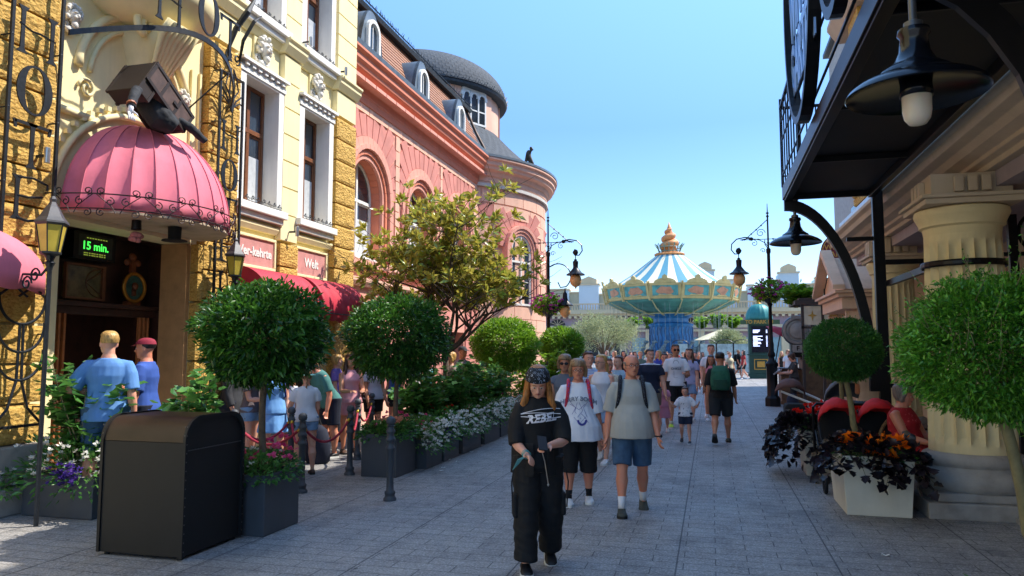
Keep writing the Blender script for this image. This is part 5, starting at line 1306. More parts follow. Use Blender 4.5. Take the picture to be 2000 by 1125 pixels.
m = MB(); m.box(2.72, 3.3, 19.5, 19.56, 2.65, 3.5); m.build('panel', black_metal, t, bevel=.01); m = MB(); m.box(3.3, 4.1, 19.5, 19.54, 3.4, 3.45); m.build('bracket', black_metal, t)
t = thing('ornate_lantern_canopy', 'dark canopy with cream star patterned glass panels beside the porch', 'canopy', (2.6, 21, 0))
m = MB(); m.box(2.2, 3.6, 21, 22.6, 2.95, 3.05); m.box(2.3, 3.5, 21.05, 22.5, 3.05, 3.12)
for x in (2.35, 2.85, 3.4): m.box(x, x + .07, 21.05, 21.12, 0, 2.95)
m.box(2.35, 3.45, 21.05, 21.1, 2.3, 2.36); m.build('frame', plain('brown_frame', '3B302C', .6), t)
m = MB(); m.box(2.42, 2.85, 21.07, 21.09, 2.4, 2.9); m.box(2.92, 3.4, 21.07, 21.09, 2.4, 2.9); o = m.build('glass_panel', plain('cream_glass', 'CFC6AE', .3), t)
m = MB()
for x in (2.63, 3.16): m.prism([(x - .12, 2.65), (x, 2.61), (x + .12, 2.65), (x, 2.69)], 'y', 21.055, 21.065); m.prism([(x - .03, 2.65), (x, 2.5), (x + .03, 2.65), (x, 2.8)], 'y', 21.045, 21.054)
m.build('star_pattern', kgold, o)
# ================================================================== FOLIAGE
npr = np.random.RandomState(4)
def leaf_mat(name, c1, c2, c3, rough=.4, under=None, spec=.5, transl=.25):
    if name in MATS: return MATS[name]
    t = NT(name); g = t.n('ShaderNodeNewGeometry')
    col = t.ramp(g.outputs['Random Per Island'], [(.05, c1), (.5, c2), (.97, c3)])
    cl = t.noise(3.5, 4, t.coord('Object'), .6); col = t.mix(t.ramp(cl, [(.42, 0.), (.62, .55)]), col, c1); col = t.mix(t.ramp(t.noise(2.3, 3, t.coord('Object', (1, 1, 1.3)), .5), [(.5, 0.), (.7, .5)]), col, c3)
    if under: col = t.mix(g.outputs['Backfacing'], col, under)
    t.set(col, rough); t.b.inputs['Specular IOR Level'].default_value = spec
    tr = t.n('ShaderNodeBsdfTranslucent'); t.link(t.mix(.5, col, c3), tr.inputs['Color'])
    mx = t.n('ShaderNodeMixShader', inp={0: transl}); t.link(t.b.outputs[0], mx.inputs[1]); t.link(tr.outputs[0], mx.inputs[2]); t.link(mx.outputs[0], t.out.inputs[0])
    MATS[name] = t.m; return t.m

def leaves(P, D, L, W, name, mat, parent, droop=.15, curl=.25, Nrm=None, jag=False):
    """one small folded, curved leaf per point P growing along D"""
    P = np.asarray(P, float); D = np.asarray(D, float); n = len(P)
    L = np.broadcast_to(L, n).astype(float) * npr.uniform(.75, 1.2, n); W = np.broadcast_to(W, n) * npr.uniform(.8, 1.15, n)
    D = D / (np.linalg.norm(D, axis=1, keepdims=True) + 1e-9)
    R = Nrm if Nrm is not None else npr.normal(size=(n, 3)) * .7 + np.array([0, 0, 1.])
    S = np.cross(D, R); S /= (np.linalg.norm(S, axis=1, keepdims=True) + 1e-9); N = np.cross(S, D)
    c = lambda a: a[:, None]
    dr = np.array([0, 0, -1.]) * c(L) * droop
    b = P; m1 = P + D * c(L * .45); tip = P + D * c(L) + dr
    if jag:
        vs = np.stack([b, b + D * c(L * .15) - S * c(W * .75), m1 - S * c(W * .45), b + D * c(L * .62) - S * c(W * .6), tip, b + D * c(L * .62) + S * c(W * .6), m1 + S * c(W * .45), b + D * c(L * .15) + S * c(W * .75), m1 - N * c(W * curl)], 1)
        fs = np.array([(0, 8, 1, 1), (1, 8, 2, 2), (2, 8, 3, 3), (3, 8, 4, 4), (4, 8, 5, 5), (5, 8, 6, 6), (6, 8, 7, 7), (7, 8, 0, 0)]); k = 9
        tri = [tuple(int(x) for x in f[:3]) for f in fs]
    else:
        vs = np.stack([b, m1 - S * c(W / 2), m1 - N * c(W * curl), m1 + S * c(W / 2), tip], 1); k = 5
        tri = [(0, 2, 1), (0, 3, 2), (1, 2, 4), (2, 3, 4)]
    V = vs.reshape(-1, 3); T = (np.arange(n)[:, None, None] * k + np.array(tri)[None]).reshape(-1, 3)
    me = bpy.data.meshes.new(name); me.vertices.add(len(V)); me.vertices.foreach_set('co', V.ravel())
    me.loops.add(T.size); me.loops.foreach_set('vertex_index', T.ravel().astype(np.int32))
    me.polygons.add(len(T)); me.polygons.foreach_set('loop_start', np.arange(0, T.size, 3, dtype=np.int32)); me.polygons.foreach_set('loop_total', np.full(len(T), 3, np.int32))
    me.polygons.foreach_set('use_smooth', [True] * len(T)); me.update(calc_edges=True); me.validate()
    me.materials.append(mat); o = bpy.data.objects.new(name, me); COL.objects.link(o)
    if parent is not None:
        o.parent = parent; q = Vector((0, 0, 0)); p = parent
        while p: q += p.location; p = p.parent
        o.location = -q
    return o
def shell_pts(n, c, r, lo=.55, lump=.12, seed=0, flat=1.0, freq=2.2):
    """points through the outer volume of a lumpy ball, and their outward directions"""
    d = npr.normal(size=(n, 3)); d /= np.linalg.norm(d, axis=1, keepdims=True)
    nz = np.array([noise.noise(Vector(x) * freq + Vector((seed, 0, 0))) + .5 * noise.noise(Vector(x) * freq * 2.7 + Vector((0, seed, 0))) for x in d])
    rad = (lo + (1 - lo) * npr.uniform(0, 1, n) ** .55) * (1 + lump * nz)
    P = np.array(c) + d * rad[:, None] * np.array(r)
    return P, d
bark = plain('bark', '6B5A48', .85, var=.3, scale=12, bump=.5, bscale=40)
bark_g = plain('green_bark', '7C7350', .8, var=.2, scale=12)
leafA = leaf_mat('laurel_leaf', '18401A', '2C6220', '5F9430', .38)
leafB = leaf_mat('boxwood_leaf', '2C6416', '4A8C24', '82BC3C', .4)
leafB2 = leaf_mat('dark_boxwood_leaf', '20501C', '346C26', '528E34', .45)
leafC = leaf_mat('magnolia_leaf', '557C26', '8CA838', 'CCC458', .26, '9A8C38', .8, .42)
leafD = leaf_mat('olive_leaf', '77825C', '96A070', 'B9BC8E', .6, spec=.3)
leafE = leaf_mat('hibiscus_leaf', '275424', '427A36', '76AC50', .4)
leafF = leaf_mat('purple_vine_leaf', '0D0A0E', '1A131A', '2C2028', .4, transl=.08)
leafG = leaf_mat('bright_leaf', '3B6A16', '5F9420', '93BC38', .4, transl=.4)
def petal_mat(name, a, b): return leaf_mat(name, a, b, b, .6, transl=.3, spec=.2)
pet_w = petal_mat('white_petal', 'D8D4C8', 'F4F2EA'); pet_p = petal_mat('pink_petal', 'D02A6A', 'F06A9A'); pet_r = petal_mat('red_petal', 'B80E14', 'E8281C'); pet_o = petal_mat('orange_petal', 'E05A08', 'FF8A10'); pet_v = petal_mat('violet_petal', '4A2F8A', '7A58B8'); pet_m = petal_mat('magenta_petal', 'A82A90', 'D858B8'); pet_s = petal_mat('salmon_petal', 'E08A70', 'F0B090')

def topiary(x, y, zb, zc, r, n, ll, mat, label, group, name='topiary_tree', lump=.1, dense=.5, lean=0.):
    t = thing(name, label, 'topiary', (x, y, zb), group=group)
    m = MB(); m.tube([(x + lean * (1 - k / 6) ** 1.5 + .012 * sin(k * 2.2), y + .01 * cos(k * 3), zb + (zc - r[2] * .3 - zb) * k / 6) for k in range(7)], [.038 - .002 * k for k in range(7)], 9)
    rr = random.Random(int(x * 100))
    for k in range(16):
        a = rr.uniform(0, 2 * pi); e = rr.uniform(-.2, 1.2); s = Vector((x, y, zc - r[2] * .4)); d = Vector((cos(a) * cos(e), sin(a) * cos(e), sin(e)))
        m.tube([s, s + d * r[0] * .4 + Vector((0, 0, .03)), s + d * r[0] * .8], [.016, .011, .005], 5)
    m.build('trunk', bark if name == 'topiary_tree' else bark_g, t, smooth=True)
    P, D = shell_pts(n, (x, y, zc), r, dense, lump, x * 3)
    far = npr.uniform(0, 1, len(P)) > .965; P[far] += D[far] * (npr.uniform(.02, .11, far.sum()) * r[0])[:, None]
    # whorls of leaves round shoot tips
    D2 = D + npr.normal(size=D.shape) * .75 + np.array([0, 0, .25]); 
    leaves(P, D2, ll, ll * .36, 'crown', mat, t)
    return t

topiary(-4.28, 6.45, .5, 1.89, (.62, .62, .5), 12500, .082, leafA, 'big round laurel standard on a bare stem behind the black bin', 'clipped laurel standards', lump=.22, lean=.04)
topiary(-4.25, 9.62, .5, 1.9, (.72, .72, .58), 14500, .08, leafA, 'round laurel standard in the square grey planter with red geraniums', 'clipped laurel standards', lump=.2)
topiary(-4.55, 16.4, .5, 1.85, (.76, .76, .62), 13000, .09, leafG, 'sunlit bright green ball tree behind the flower planters', 'clipped laurel standards', lump=.12)
topiary(-3.9, 19.7, .5, 1.85, (.6, .6, .5), 9000, .09, leafG, 'small bright green ball tree beside the left street lamp', 'clipped laurel standards', lump=.1)
topiary(1.47, 9.2, .5, 1.73, (.41, .41, .36), 24000, .034, leafB2, 'neat dark boxwood ball on a slender stem in the white planter', 'clipped boxwood standards', 'boxwood_ball_tree', .07, .7, lean=.16)
topiary(1.78, 11.5, .5, 1.68, (.32, .32, .28), 9000, .036, leafB2, 'boxwood ball on a slender stem hidden behind the white planter one', 'clipped boxwood standards', 'boxwood_ball_tree', .07, .7, lean=.02)
# near boxwood with long loose shoots
t = topiary(1.5, 4.55, .35, 1.72, (.46, .46, .4), 34000, .036, leafB, 'large loose light green boxwood ball at the right edge before the column', 'clipped boxwood standards', 'boxwood_ball_tree', .26, .6, lean=.2)
P, D = shell_pts(150, (1.5, 4.55, 1.72), (.46, .46, .4), .9, .1, 5)
PP = []; DD = []; m = MB()
for p, d in zip(P, D):
    L = npr.uniform(.05, .17); dd = d * .6 + np.array([0, 0, .8]) + npr.normal(size=3) * .25; q = p + dd * L
    m.tube([tuple(p), tuple((p + q) / 2 + npr.normal(size=3) * .005), tuple(q)], [.0025, .002, .001], 3)
    for k in range(9): PP.append(p + (q - p) * (k / 8)); DD.append(dd * .6 + npr.normal(size=3) * .8)
m.build('loose_shoot', bark_g, t); leaves(PP, DD, .026, .011, 'shoot_leaves', leafB, t)

# ---- magnolia
def magnolia(x, y, zb, label):
    t = thing('magnolia_tree', label, 'tree', (x, y, zb)); m = MB(); rr = random.Random(11); tips = []
    def grow(p, d, r, L, lev):
        n = 4; pts = [p.copy()]; q = p.copy(); dd = d.copy()
        for k in range(n):
            dd = (dd + Vector((rr.uniform(-.2, .2), rr.uniform(-.2, .2), rr.uniform(-.06, .2)))).normalized(); q = q + dd * L / n; pts.append(q.copy())
        m.tube(pts, [r * (1 - .5 * k / n) for k in range(n + 1)], 6 if lev < 2 else 4)
        if lev >= 3: tips.append((q, dd)); return
        if lev == 2: tips.append((q, dd))
        for k in range((5, 4, 4)[lev]):
            a = rr.uniform(0, 2 * pi); side = Vector((cos(a), sin(a), rr.uniform(-.15, .55)))
            f = rr.uniform(.45, 1.0); b = pts[min(n, int(f * n + .5))]
            grow(b, (dd * .55 + side * .85).normalized(), r * .5, L * rr.uniform(.55, .85), lev + 1)
    for (dx, dy, dz, L) in ((-.7, -.1, .75, 1.35), (.75, .1, .7, 1.4), (-.15, .25, 1, 1.5), (.25, -.3, 1, 1.5), (.9, -.2, .35, 1.3), (-.95, .1, .4, 1.3), (.1, .6, .8, 1.2)):
        grow(Vector((x, y, zb + 1.15)), Vector((dx, dy, dz)).normalized(), .04, L * (.8 + .34 * dz), 0)
    m.tube([(x, y, zb), (x + .02, y, zb + .6), (x, y, zb + 1.2)], [.075, .065, .055], 9)
    m.build('trunk', plain('magnolia_bark', '4A3D30', .85, var=.3), t, smooth=True)
    P = []; D = []
    for q, d in tips:
        q = Vector(q)
        if (Vector((q.x - x, q.y - y, 0)).length > 1.95) : continue
        for k in range(rr.randint(8, 14)):
            a = rr.uniform(0, 2 * pi); u = d.orthogonal().normalized(); v = d.cross(u); e = rr.uniform(.1, 1.0)
            dd = d * e + (u * cos(a) + v * sin(a)) * rr.uniform(.5, 1.1) + Vector((0, 0, .15)); P.append(q - d * rr.uniform(0, .1)); D.append(dd)
    leaves(P, D, .19, .075, 'crown', leafC, t, droop=.12, curl=.2)
    return t
magnolia(-5.0, 13.65, .5, 'tall magnolia with glossy leaves and bronze undersides in front of the pink hall')

# ---- olives by the carousel
def olive(x, y, rc, zc, label):
    t = thing('olive_tree', label, 'tree', (x, y, 0), group='pale olive trees by the carousel'); m = MB(); rr = random.Random(int(x * 9))
    m.tube([(x, y, 0), (x + .1, y, .7), (x, y, 1.3)], [.16, .13, .1], 8)
    for k in range(14):
        a = rr.uniform(0, 2 * pi); m.tube([(x, y, 1.2), (x + cos(a) * rc * .4, y + sin(a) * rc * .4, zc - .2), (x + cos(a) * rc * .75, y + sin(a) * rc * .75, zc + rr.uniform(-.3, .8))], [.06, .035, .015], 5)
    m.build('trunk', bark, t, smooth=True)
    Pa = []; Da = []
    for k in range(26):
        a = rr.uniform(0, 2 * pi); e = rr.uniform(-.5, 1.2); c = (x + rc * .68 * cos(a) * cos(e), y + rc * .68 * sin(a) * cos(e), zc + rc * .45 * sin(e)); q = rc * rr.uniform(.28, .45)
        P, D = shell_pts(420, c, (q, q, q * .8), .2, .3, k); Pa.append(P); Da.append(D + npr.normal(size=D.shape) * .6 + np.array([0, 0, .5]))
    leaves(np.concatenate(Pa), np.concatenate(Da), .17, .045, 'crown', leafD, t)
olive(-6.6, 47.5, 2.35, 2.55, 'broad pale olive tree left of the carousel')
olive(1.4, 62, 1.6, 2.3, 'small pale olive tree between the carousel and the kiosk')

# ---- planters
pl_grey = plain('anthracite_planter', '44484D', .6, var=.1, scale=3, bump=.15, bscale=40); soil = plain('soil', '2A211A', .95)
def planter(x0, x1, y0, y1, h, mat, label, group, taper=0.0):
    t = thing('planter', label, 'planter', ((x0 + x1) / 2, (y0 + y1) / 2, .005), group=group)
    m = MB(); k = taper
    o_ = [[(x0 + k, y0 + k, .005), (x1 - k, y0 + k, .005), (x1 - k, y1 - k, .005), (x0 + k, y1 - k, .005)], [(x0, y0, h), (x1, y0, h), (x1, y1, h), (x0, y1, h)],
          [(x0 + .03, y0 + .03, h), (x1 - .03, y0 + .03, h), (x1 - .03, y1 - .03, h), (x0 + .03, y1 - .03, h)], [(x0 + .03, y0 + .03, h - .06), (x1 - .03, y0 + .03, h - .06), (x1 - .03, y1 - .03, h - .06), (x0 + .03, y1 - .03, h - .06)]]
    m.loft(o_); m.build('box', mat, t, bevel=.008)
    m = MB(); m.box(x0 + .031, x1 - .031, y0 + .031, y1 - .031, h - .07, h - .05); m.build('soil_bed', soil, t)
    return t
G1 = 'square anthracite planters along the hotel'
planter(-4.62, -4.02, 6.15, 6.75, .56, pl_grey, 'grey planter with pink geraniums right behind the black bin', G1)
planter(-4.66, -4.14, 9.4, 10.1, .58, pl_grey, 'square grey planter with red geraniums behind the bollards', G1)
rows = [(-4.75, -4.02, 10.2, 10.85, .42), (-4.8, -4.02, 10.95, 11.65, .5), (-4.8, -4.02, 11.85, 12.85, .46), (-4.8, -4.04, 13.15, 14.15, .5), (-4.8, -4.06, 14.3, 15.0, .52), (-4.9, -4.08, 15.8, 16.9, .5), (-4.3, -3.5, 19.3, 20.1, .5)]
rl = ['low dark planter with white begonias next to the red geranium planter', 'grey planter with white flowers and purple blooms, third from the bollards', 'grey planter with white and crimson flowers in the middle of the row', 'grey planter with white begonias under the magnolia', 'grey planter with white flowers behind the girl in the bandana', 'grey planter under the sunlit ball tree', 'grey planter under the small ball tree by the street lamp']
for q, l in zip(rows, rl): planter(*q, pl_grey, l, G1)
planter(-7.0, -6.1, 6.3, 6.95, .42, pl_grey, 'long low dark planter at the foot of the golden pillar', G1)
planter(-5.75, -4.95, 6.5, 7.1, .45, pl_grey, 'grey planter hidden behind the black bin', G1)
planter(-5.4, -4.9, 13.3, 14.0, .5, pl_grey, 'grey tub holding the magnolia', G1)
G2 = 'white flower planters on the terrace side'
white_pl = plain('white_planter', 'D8D2C0', .55, var=.05, scale=3)
planter(1.3, 2.0, 8.5, 9.45, .62, white_pl, 'white tapered planter with orange flowers and dark vines before the column', G2, .04)
planter(1.2, 1.9, 11.0, 11.75, .62, white_pl, 'white planter with red geraniums behind the red stroller', G2, .04)
planter(1.3, 2.0, 4.2, 4.9, .36, white_pl, 'white planter with orange flowers below the frame at the bottom right corner', G2, .03)

def heads(pts, size, mat, name, parent, per=14):
    """flower heads: each a little ball of petals"""
    P = []; D = []
    for p in pts:
        d = npr.normal(size=(per, 3)); d /= np.linalg.norm(d, axis=1, keepdims=True); d[:, 2] = np.abs(d[:, 2]) * .8
        P.append(np.array(p) + d * size * .15); D.append(d)
    return leaves(np.concatenate(P), np.concatenate(D), size * .55, size * .5, name, mat, parent, 0, .1)
def bed(x0, x1, y0, y1, z, n, ll, mat, label, name, cat, sp=.12, hgt=.2, droop_edge=.0, wid=.42, jag=False, leafname='leaves', group=None):
    t = thing(name, label, cat, ((x0 + x1) / 2, (y0 + y1) / 2, z), group=group)
    P = np.stack([npr.uniform(x0 - sp, x1 + sp, n), npr.uniform(y0 - sp, y1 + sp, n), npr.uniform(0, 1, n)], 1)
    ex = np.maximum(np.maximum(x0 - P[:, 0], P[:, 0] - x1), np.maximum(y0 - P[:, 1], P[:, 1] - y1)); over = np.clip(ex / sp, 0, 1)
    P[:, 2] = z - .02 + P[:, 2] ** .8 * hgt * (1 - over) - over * droop_edge * npr.uniform(.2, 1, n)
    c = np.array([(x0 + x1) / 2, (y0 + y1) / 2, z - .1]); D = (P - c) * np.array([1.2, 1.2, 1]) + npr.normal(size=P.shape) * .14; D[:, 2] += .12 - over * .25
    m = MB()
    for k in range(0, n, max(1, n // 60)): m.tube([(c[0] + (P[k][0] - c[0]) * .4, c[1] + (P[k][1] - c[1]) * .4, z - .04), tuple(P[k])], .003, 3)
    m.build('stems', bark_g, t); leaves(P, D, ll, ll * wid, leafname, mat, t, droop=.15, jag=jag)
    return t
def rp(n, x0, x1, y0, y1, z0, z1): return np.stack([npr.uniform(x0, x1, n), npr.uniform(y0, y1, n), npr.uniform(z0, z1, n)], 1)
# near planter flowers
t = bed(-4.6, -4.04, 6.18, 6.72, .55, 1300, .05, leafG if False else leafE, 'pink geraniums and ferny leaves at the foot of the first laurel', 'geranium_plant', 'flowers', .06, .2, .08, .8)
heads(rp(16, -4.5, -3.98, 6.15, 6.7, .66, .86), .085, pet_p, 'blooms', t); heads(rp(10, -4.5, -4.0, 6.15, 6.7, .6, .8), .06, pet_w, 'white_blooms', t)
t = bed(-4.64, -4.16, 9.42, 10.08, .57, 1300, .055, leafE, 'red and pink geraniums under the second laurel', 'geranium_plant', 'flowers', .08, .16, .06, .8)
heads(rp(22, -4.6, -4.1, 9.38, 10.05, .66, .8), .07, pet_s, 'blooms', t); heads(rp(10, -4.6, -4.1, 9.38, 10.05, .66, .85), .07, pet_p, 'pink_blooms', t)
for k, ((x0, x1, y0, y1, h), l) in enumerate(zip(rows[:6], ['white begonias spilling from the low dark planter', 'white begonias mixed with violet trailing flowers', 'white and crimson flowers in the middle planter', 'white begonias under the magnolia', 'white and pink flowers behind the girl in the bandana', 'pink and white flowers under the sunlit ball tree'])):
    t = bed(x0, x1, y0, y1, h, 1500, .075, leafE, l, 'begonia_plant', 'flowers', .13, .3, .2, .4)
    n = 85; heads(np.concatenate([rp(n, x1 - .1, x1 + .16, y0 - .05, y1, h - .16, h + .24), rp(n // 2, x0, x1, y0 - .14, y0 + .05, h - .15, h + .22)]), .075, pet_w, 'white_blooms', t, 9)
    heads(rp(10, x0, x1, y0, y1, h + .12, h + .36), .06, (pet_p, pet_r, pet_r, pet_w, pet_p, pet_p)[k], 'coloured_blooms', t, 8)
    if k == 1: heads(rp(26, x1 - .05, x1 + .12, y0 - .1, y0 + .15, h - .15, h + .02), .06, pet_v, 'violet_blooms', t, 8)
# tall leafy hibiscus bushes
def bush(x, y, z0, z1, r, n, label, mat=leafE, ll=.12, wid=.8, fl=None, name='hibiscus_bush'):
    t = thing(name, label, 'bush', (x, y, z0), group='leafy flowering bushes in the planters'); m = MB(); rr = random.Random(int(x * 77 + y * 13)); P = []; D = []
    for k in range(16):
        a = rr.uniform(0, 2 * pi); rad = rr.uniform(.2, 1) * r; top = Vector((x + cos(a) * rad, y + sin(a) * rad, z0 + (z1 - z0) * rr.uniform(.55, 1)))
        b = Vector((x + rr.uniform(-.05, .05), y + rr.uniform(-.05, .05), z0)); mid = (b + top) / 2 + Vector((cos(a) * .05, sin(a) * .05, .05)); m.tube([b, mid, top], [.01, .007, .003], 4)
        for j in range(n // 16):
            u = rr.uniform(.15, 1); q = b.lerp(mid, u * 2) if u < .5 else mid.lerp(top, u * 2 - 1)
            d = Vector((rr.gauss(0, 1), rr.gauss(0, 1), rr.uniform(-.1, .6))).normalized(); q2 = q + d * rr.uniform(.02, .13); P.append(q2); D.append(d + Vector((0, 0, .1)))
    m.build('stems', bark_g, t); leaves(P, D, ll, ll * wid, 'leaves', mat, t, droop=.2, jag=True, Nrm=npr.normal(size=(len(P), 3)) * .35 + np.array([0, 0, 1.]))
    if fl is not None: heads([tuple(P[k]) for k in range(0, len(P), max(1, len(P) // 14))], .07, fl, 'blooms', t, 7)
    return t
bush(-6.5, 6.6, .4, 1.62, .5, 560, 'dark leafy bush in front of the man in the light blue shirt', fl=pet_s)
bush(-5.35, 6.8, .42, 1.6, .42, 480, 'green leafy bush rising behind the black bin', leafE)
t = bed(-7.0, -6.1, 6.32, 6.9, .42, 1000, .09, leafE, 'white begonias and violet flowers in the low planter by the pillar', 'begonia_plant', 'flowers', .16, .4, .22, .4)
heads(rp(60, -6.95, -5.95, 6.15, 6.6, .32, .8), .07, pet_w, 'white_blooms', t, 7); heads(rp(60, -6.6, -6.25, 6.18, 6.3, .34, .56), .06, pet_v, 'violet_blooms', t, 8)
t = bed(-8.0 + .65, -7.1, 6.2, 6.3, .3, 120, .08, leafE, 'small white flowers against the pillar plinth', 'begonia_plant', 'flowers', .1, .2, .1, .4); heads(rp(10, -7.3, -7.0, 6.1, 6.3, .3, .5), .07, pet_w, 'white_blooms', t, 7)
for k, (x, y, z1, fl, l) in enumerate([(-4.5, 11.3, 1.35, pet_r, 'leafy bush with small red fruits behind the second laurel'), (-4.45, 12.4, 1.5, pet_s, 'dark green rose bush in the middle planter'), (-4.5, 13.6, 1.6, pet_r, 'rose bush with red buds left of the magnolia stem'), (-4.45, 14.7, 1.45, pet_p, 'green bush with pink flowers behind the bandana girl'), (-4.4, 17.6, 1.5, pet_s, 'sunlit leafy bush beyond the ball tree'), (-4.0, 18.6, 1.7, pet_s, 'sunlit shrub between the two bright ball trees'), (-4.7, 15.6, 1.2, pet_s, 'low bush in front of the sunlit ball tree')]):
    bush(x, y, .45, z1, .55, 900, l, leafE if k < 4 else leafG, .11, fl=fl)
# dark sweet potato vines and orange begonias on the right
def vine(x0, x1, y0, y1, z, n, label, drop, sp=.2): return bed(x0, x1, y0, y1, z, n, .1, leafF, label, 'dark_vine', 'plant', sp, .16, drop, .75, jag=True, group='dark sweet potato vines')
vine(1.3, 1.62, 8.48, 9.0, .66, 420, 'nearly black vine tumbling over the left of the white planter', .3); vine(1.8, 2.0, 8.48, 8.9, .64, 260, 'nearly black vine hanging over the right corner of the white planter', .34, .14)
t = bed(1.34, 1.98, 8.52, 9.4, .6, 700, .06, leafE, 'orange begonias round the stem in the white planter', 'begonia_plant', 'flowers', .04, .13, 0, .6)
heads([(1.6, 8.5, .66), (1.6, 8.52, .75), (1.85, 8.53, .78), (1.87, 8.5, .73), (1.72, 8.46, .62), (1.76, 8.46, .63), (1.42, 8.6, .8), (1.32, 8.52, .76), (1.78, 8.8, .76), (1.95, 8.7, .76)], .14, pet_o, 'blooms', t, 16)
vine(1.0, 1.5, 10.8, 11.6, .66, 900, 'large mound of nearly black vine around the planter behind', .5, .22)
t = bed(1.22, 1.95, 10.9, 11.7, .62, 500, .06, leafE, 'bright red geraniums behind the red stroller', 'geranium_plant', 'flowers', .04, .2, 0, .7)
heads(rp(34, 1.15, 2.1, 10.9, 11.6,   .78, .96), .11, pet_r, 'blooms', t)
vine(1.4, 1.7, 4.15, 4.4, .4, 200, 'tip of nearly black vine at the bottom right corner', .15, .12)
t = bed(1.35, 1.95, 4.2, 4.8, .36, 300, .05, leafE, 'orange begonias at the bottom right corner of the frame', 'begonia_plant', 'flowers', .04, .12, 0, .6)
heads(rp(9, 1.5, 1.9, 4.15, 4.5, .42, .54), .07, pet_o, 'blooms', t, 14)
# lamp flower baskets
def basket(x, y, z, label):
    t = thing('flower_basket', label, 'flower basket', (x, y, z), group='flower baskets on the street lamps')
    m = MB(); m.lathe([(.06, -.32), (.16, -.24), (.32, -.12), (.4, 0), (.38, .02)], (x, y, z), 18); m.build('bowl', iron, t, smooth=True)
    P, D = shell_pts(1300, (x, y, z + .1), (.5, .5, .3), .3, .3, x); leaves(P, D + np.array([0, 0, -.2]), .1, .06, 'leaves', leafG, t)
    P, D = shell_pts(46, (x, y, z + .12), (.6, .6, .36), .8, .2, y); P[:, 2] = np.where(P[:, 2] < z - .2, z - .2, P[:, 2]); heads(P, .11, pet_m, 'blooms', t)
    P, D = shell_pts(500, (x - .1, y, z - .02), (.35, .4, .2), .6, .3, x + 2); leaves(P, D, .08, .05, 'trailing_leaves', leaf_mat('lime_leaf', '93A828', 'B8CC3A', 'D2E060', .5), t)
basket(1.8, 24.4, 3.5, 'flower basket with magenta blooms on the right street lamp'); basket(-5.05, 23.4, 3.1, 'flower basket with magenta blooms on the left street lamp')
# greenery behind the porch and on the terrace pavilion
for (x, y, z0, z1, r, l) in ((2.3, 21.8, 2.9, 3.6, .55, 'bright creeper sprawling over the dark canopy by the porch'),):
    bush(x, y, z0, z1, r, 900, l, leafG, .13, name='climbing_shrub')
for k, x in enumerate((-9.0, -6.8, -1.0, .8, 2.4)):
    bush(x, 88.2, 4.1, 5.6 + .3 * (k % 2), 1.1, 700, ['green terrace shrub at the far left of the pavilion roof', 'green terrace shrub left of the blue column', 'green terrace shrub just right of the blue column', 'tall green terrace shrub right of the carousel', 'green terrace shrub at the right end of the pavilion roof'][k], leafG, .35, .6, name='terrace_shrub')
# ================================================================== litter bin
t = thing('litter_bin', 'big black metal litter bin with rounded bronze brown top', 'bin', (-4.62, 5.68, .005))
x0, x1, y0, y1, H = -5.04, -4.2, 5.27, 6.08, 1.17
binm = plain('bin_black', '0A0A0C', .65, .0, var=.25, scale=5, bump=.12, bscale=120); bint = plain('bin_bronze', '33261F', .42, .3, var=.18, scale=5, bump=.15, bscale=150)
def prof(i, r=.2, zb=.97): 
    return [(y0 + i, zb)] + [(y0 + i + r - r * cos(a), H - i - r + r * sin(a)) for a in [pi / 2 * k / 9 for k in range(10)]] + [(y1 - i - r + r * sin(a), H - i - r + r * cos(a)) for a in [pi / 2 * k / 9 for k in range(10)]] + [(y1 - i, zb)]
m = MB(); m.box(x0 + .02, x1 - .02, y0 + .012, y1 - .012, .03, .955); m.build('body', binm, t, bevel=.006)
m = MB(); m.prism(prof(.012, zb=.962), 'x', x0 + .02, x1 - .02); m.build('rounded_top', bint, t, smooth=True, autos=30)
for xa, xb in ((x0 - .005, x0 + .022), (x1 - .022, x1 + .005)):
    m = MB(); P = prof(0, zb=.03); Q = prof(.03, zb=.03); n = len(P)
    for k in range(n - 1): m.prism([P[k], P[k + 1], Q[k + 1], Q[k]], 'x', xa, xb)
    m.build('side_frame', binm, t, smooth=True, autos=30)
m = MB(); m.prism(prof(.03, zb=.9), 'x', x1 - .02, x1 - .012); m.build('side_flap', binm, t)
m = MB(); m.box(x1 - .012, x1 - .009, y0 + .04, y1 - .04, .885, .893); m.build('flap_edge', plain('edge_grey', '5A5A5E', .4, .4), t)
m = MB()
for k in range(15):
    z = .08 + k * .072
    for y in (y0 + .015, y1 - .015): m.ell((x1 + .006, y, z), (.004, .006, .006), None, 6, 4)
    m.ell((x1 - .01, y0 + .008, z), (.006, .005, .006), None, 6, 4); m.ell((x0 + .01, y0 + .008, z), (.006, .005, .006), None, 6, 4)
m.build('rivet', plain('rivet_grey', '6A6462', .4, .6), t)
m = MB()
for a in (x0 + .06, x1 - .06):
    for b in (y0 + .06, y1 - .06): m.lathe([(.025, 0), (.025, .03)], (a, b, .004), 10)
m.build('foot', binm, t)

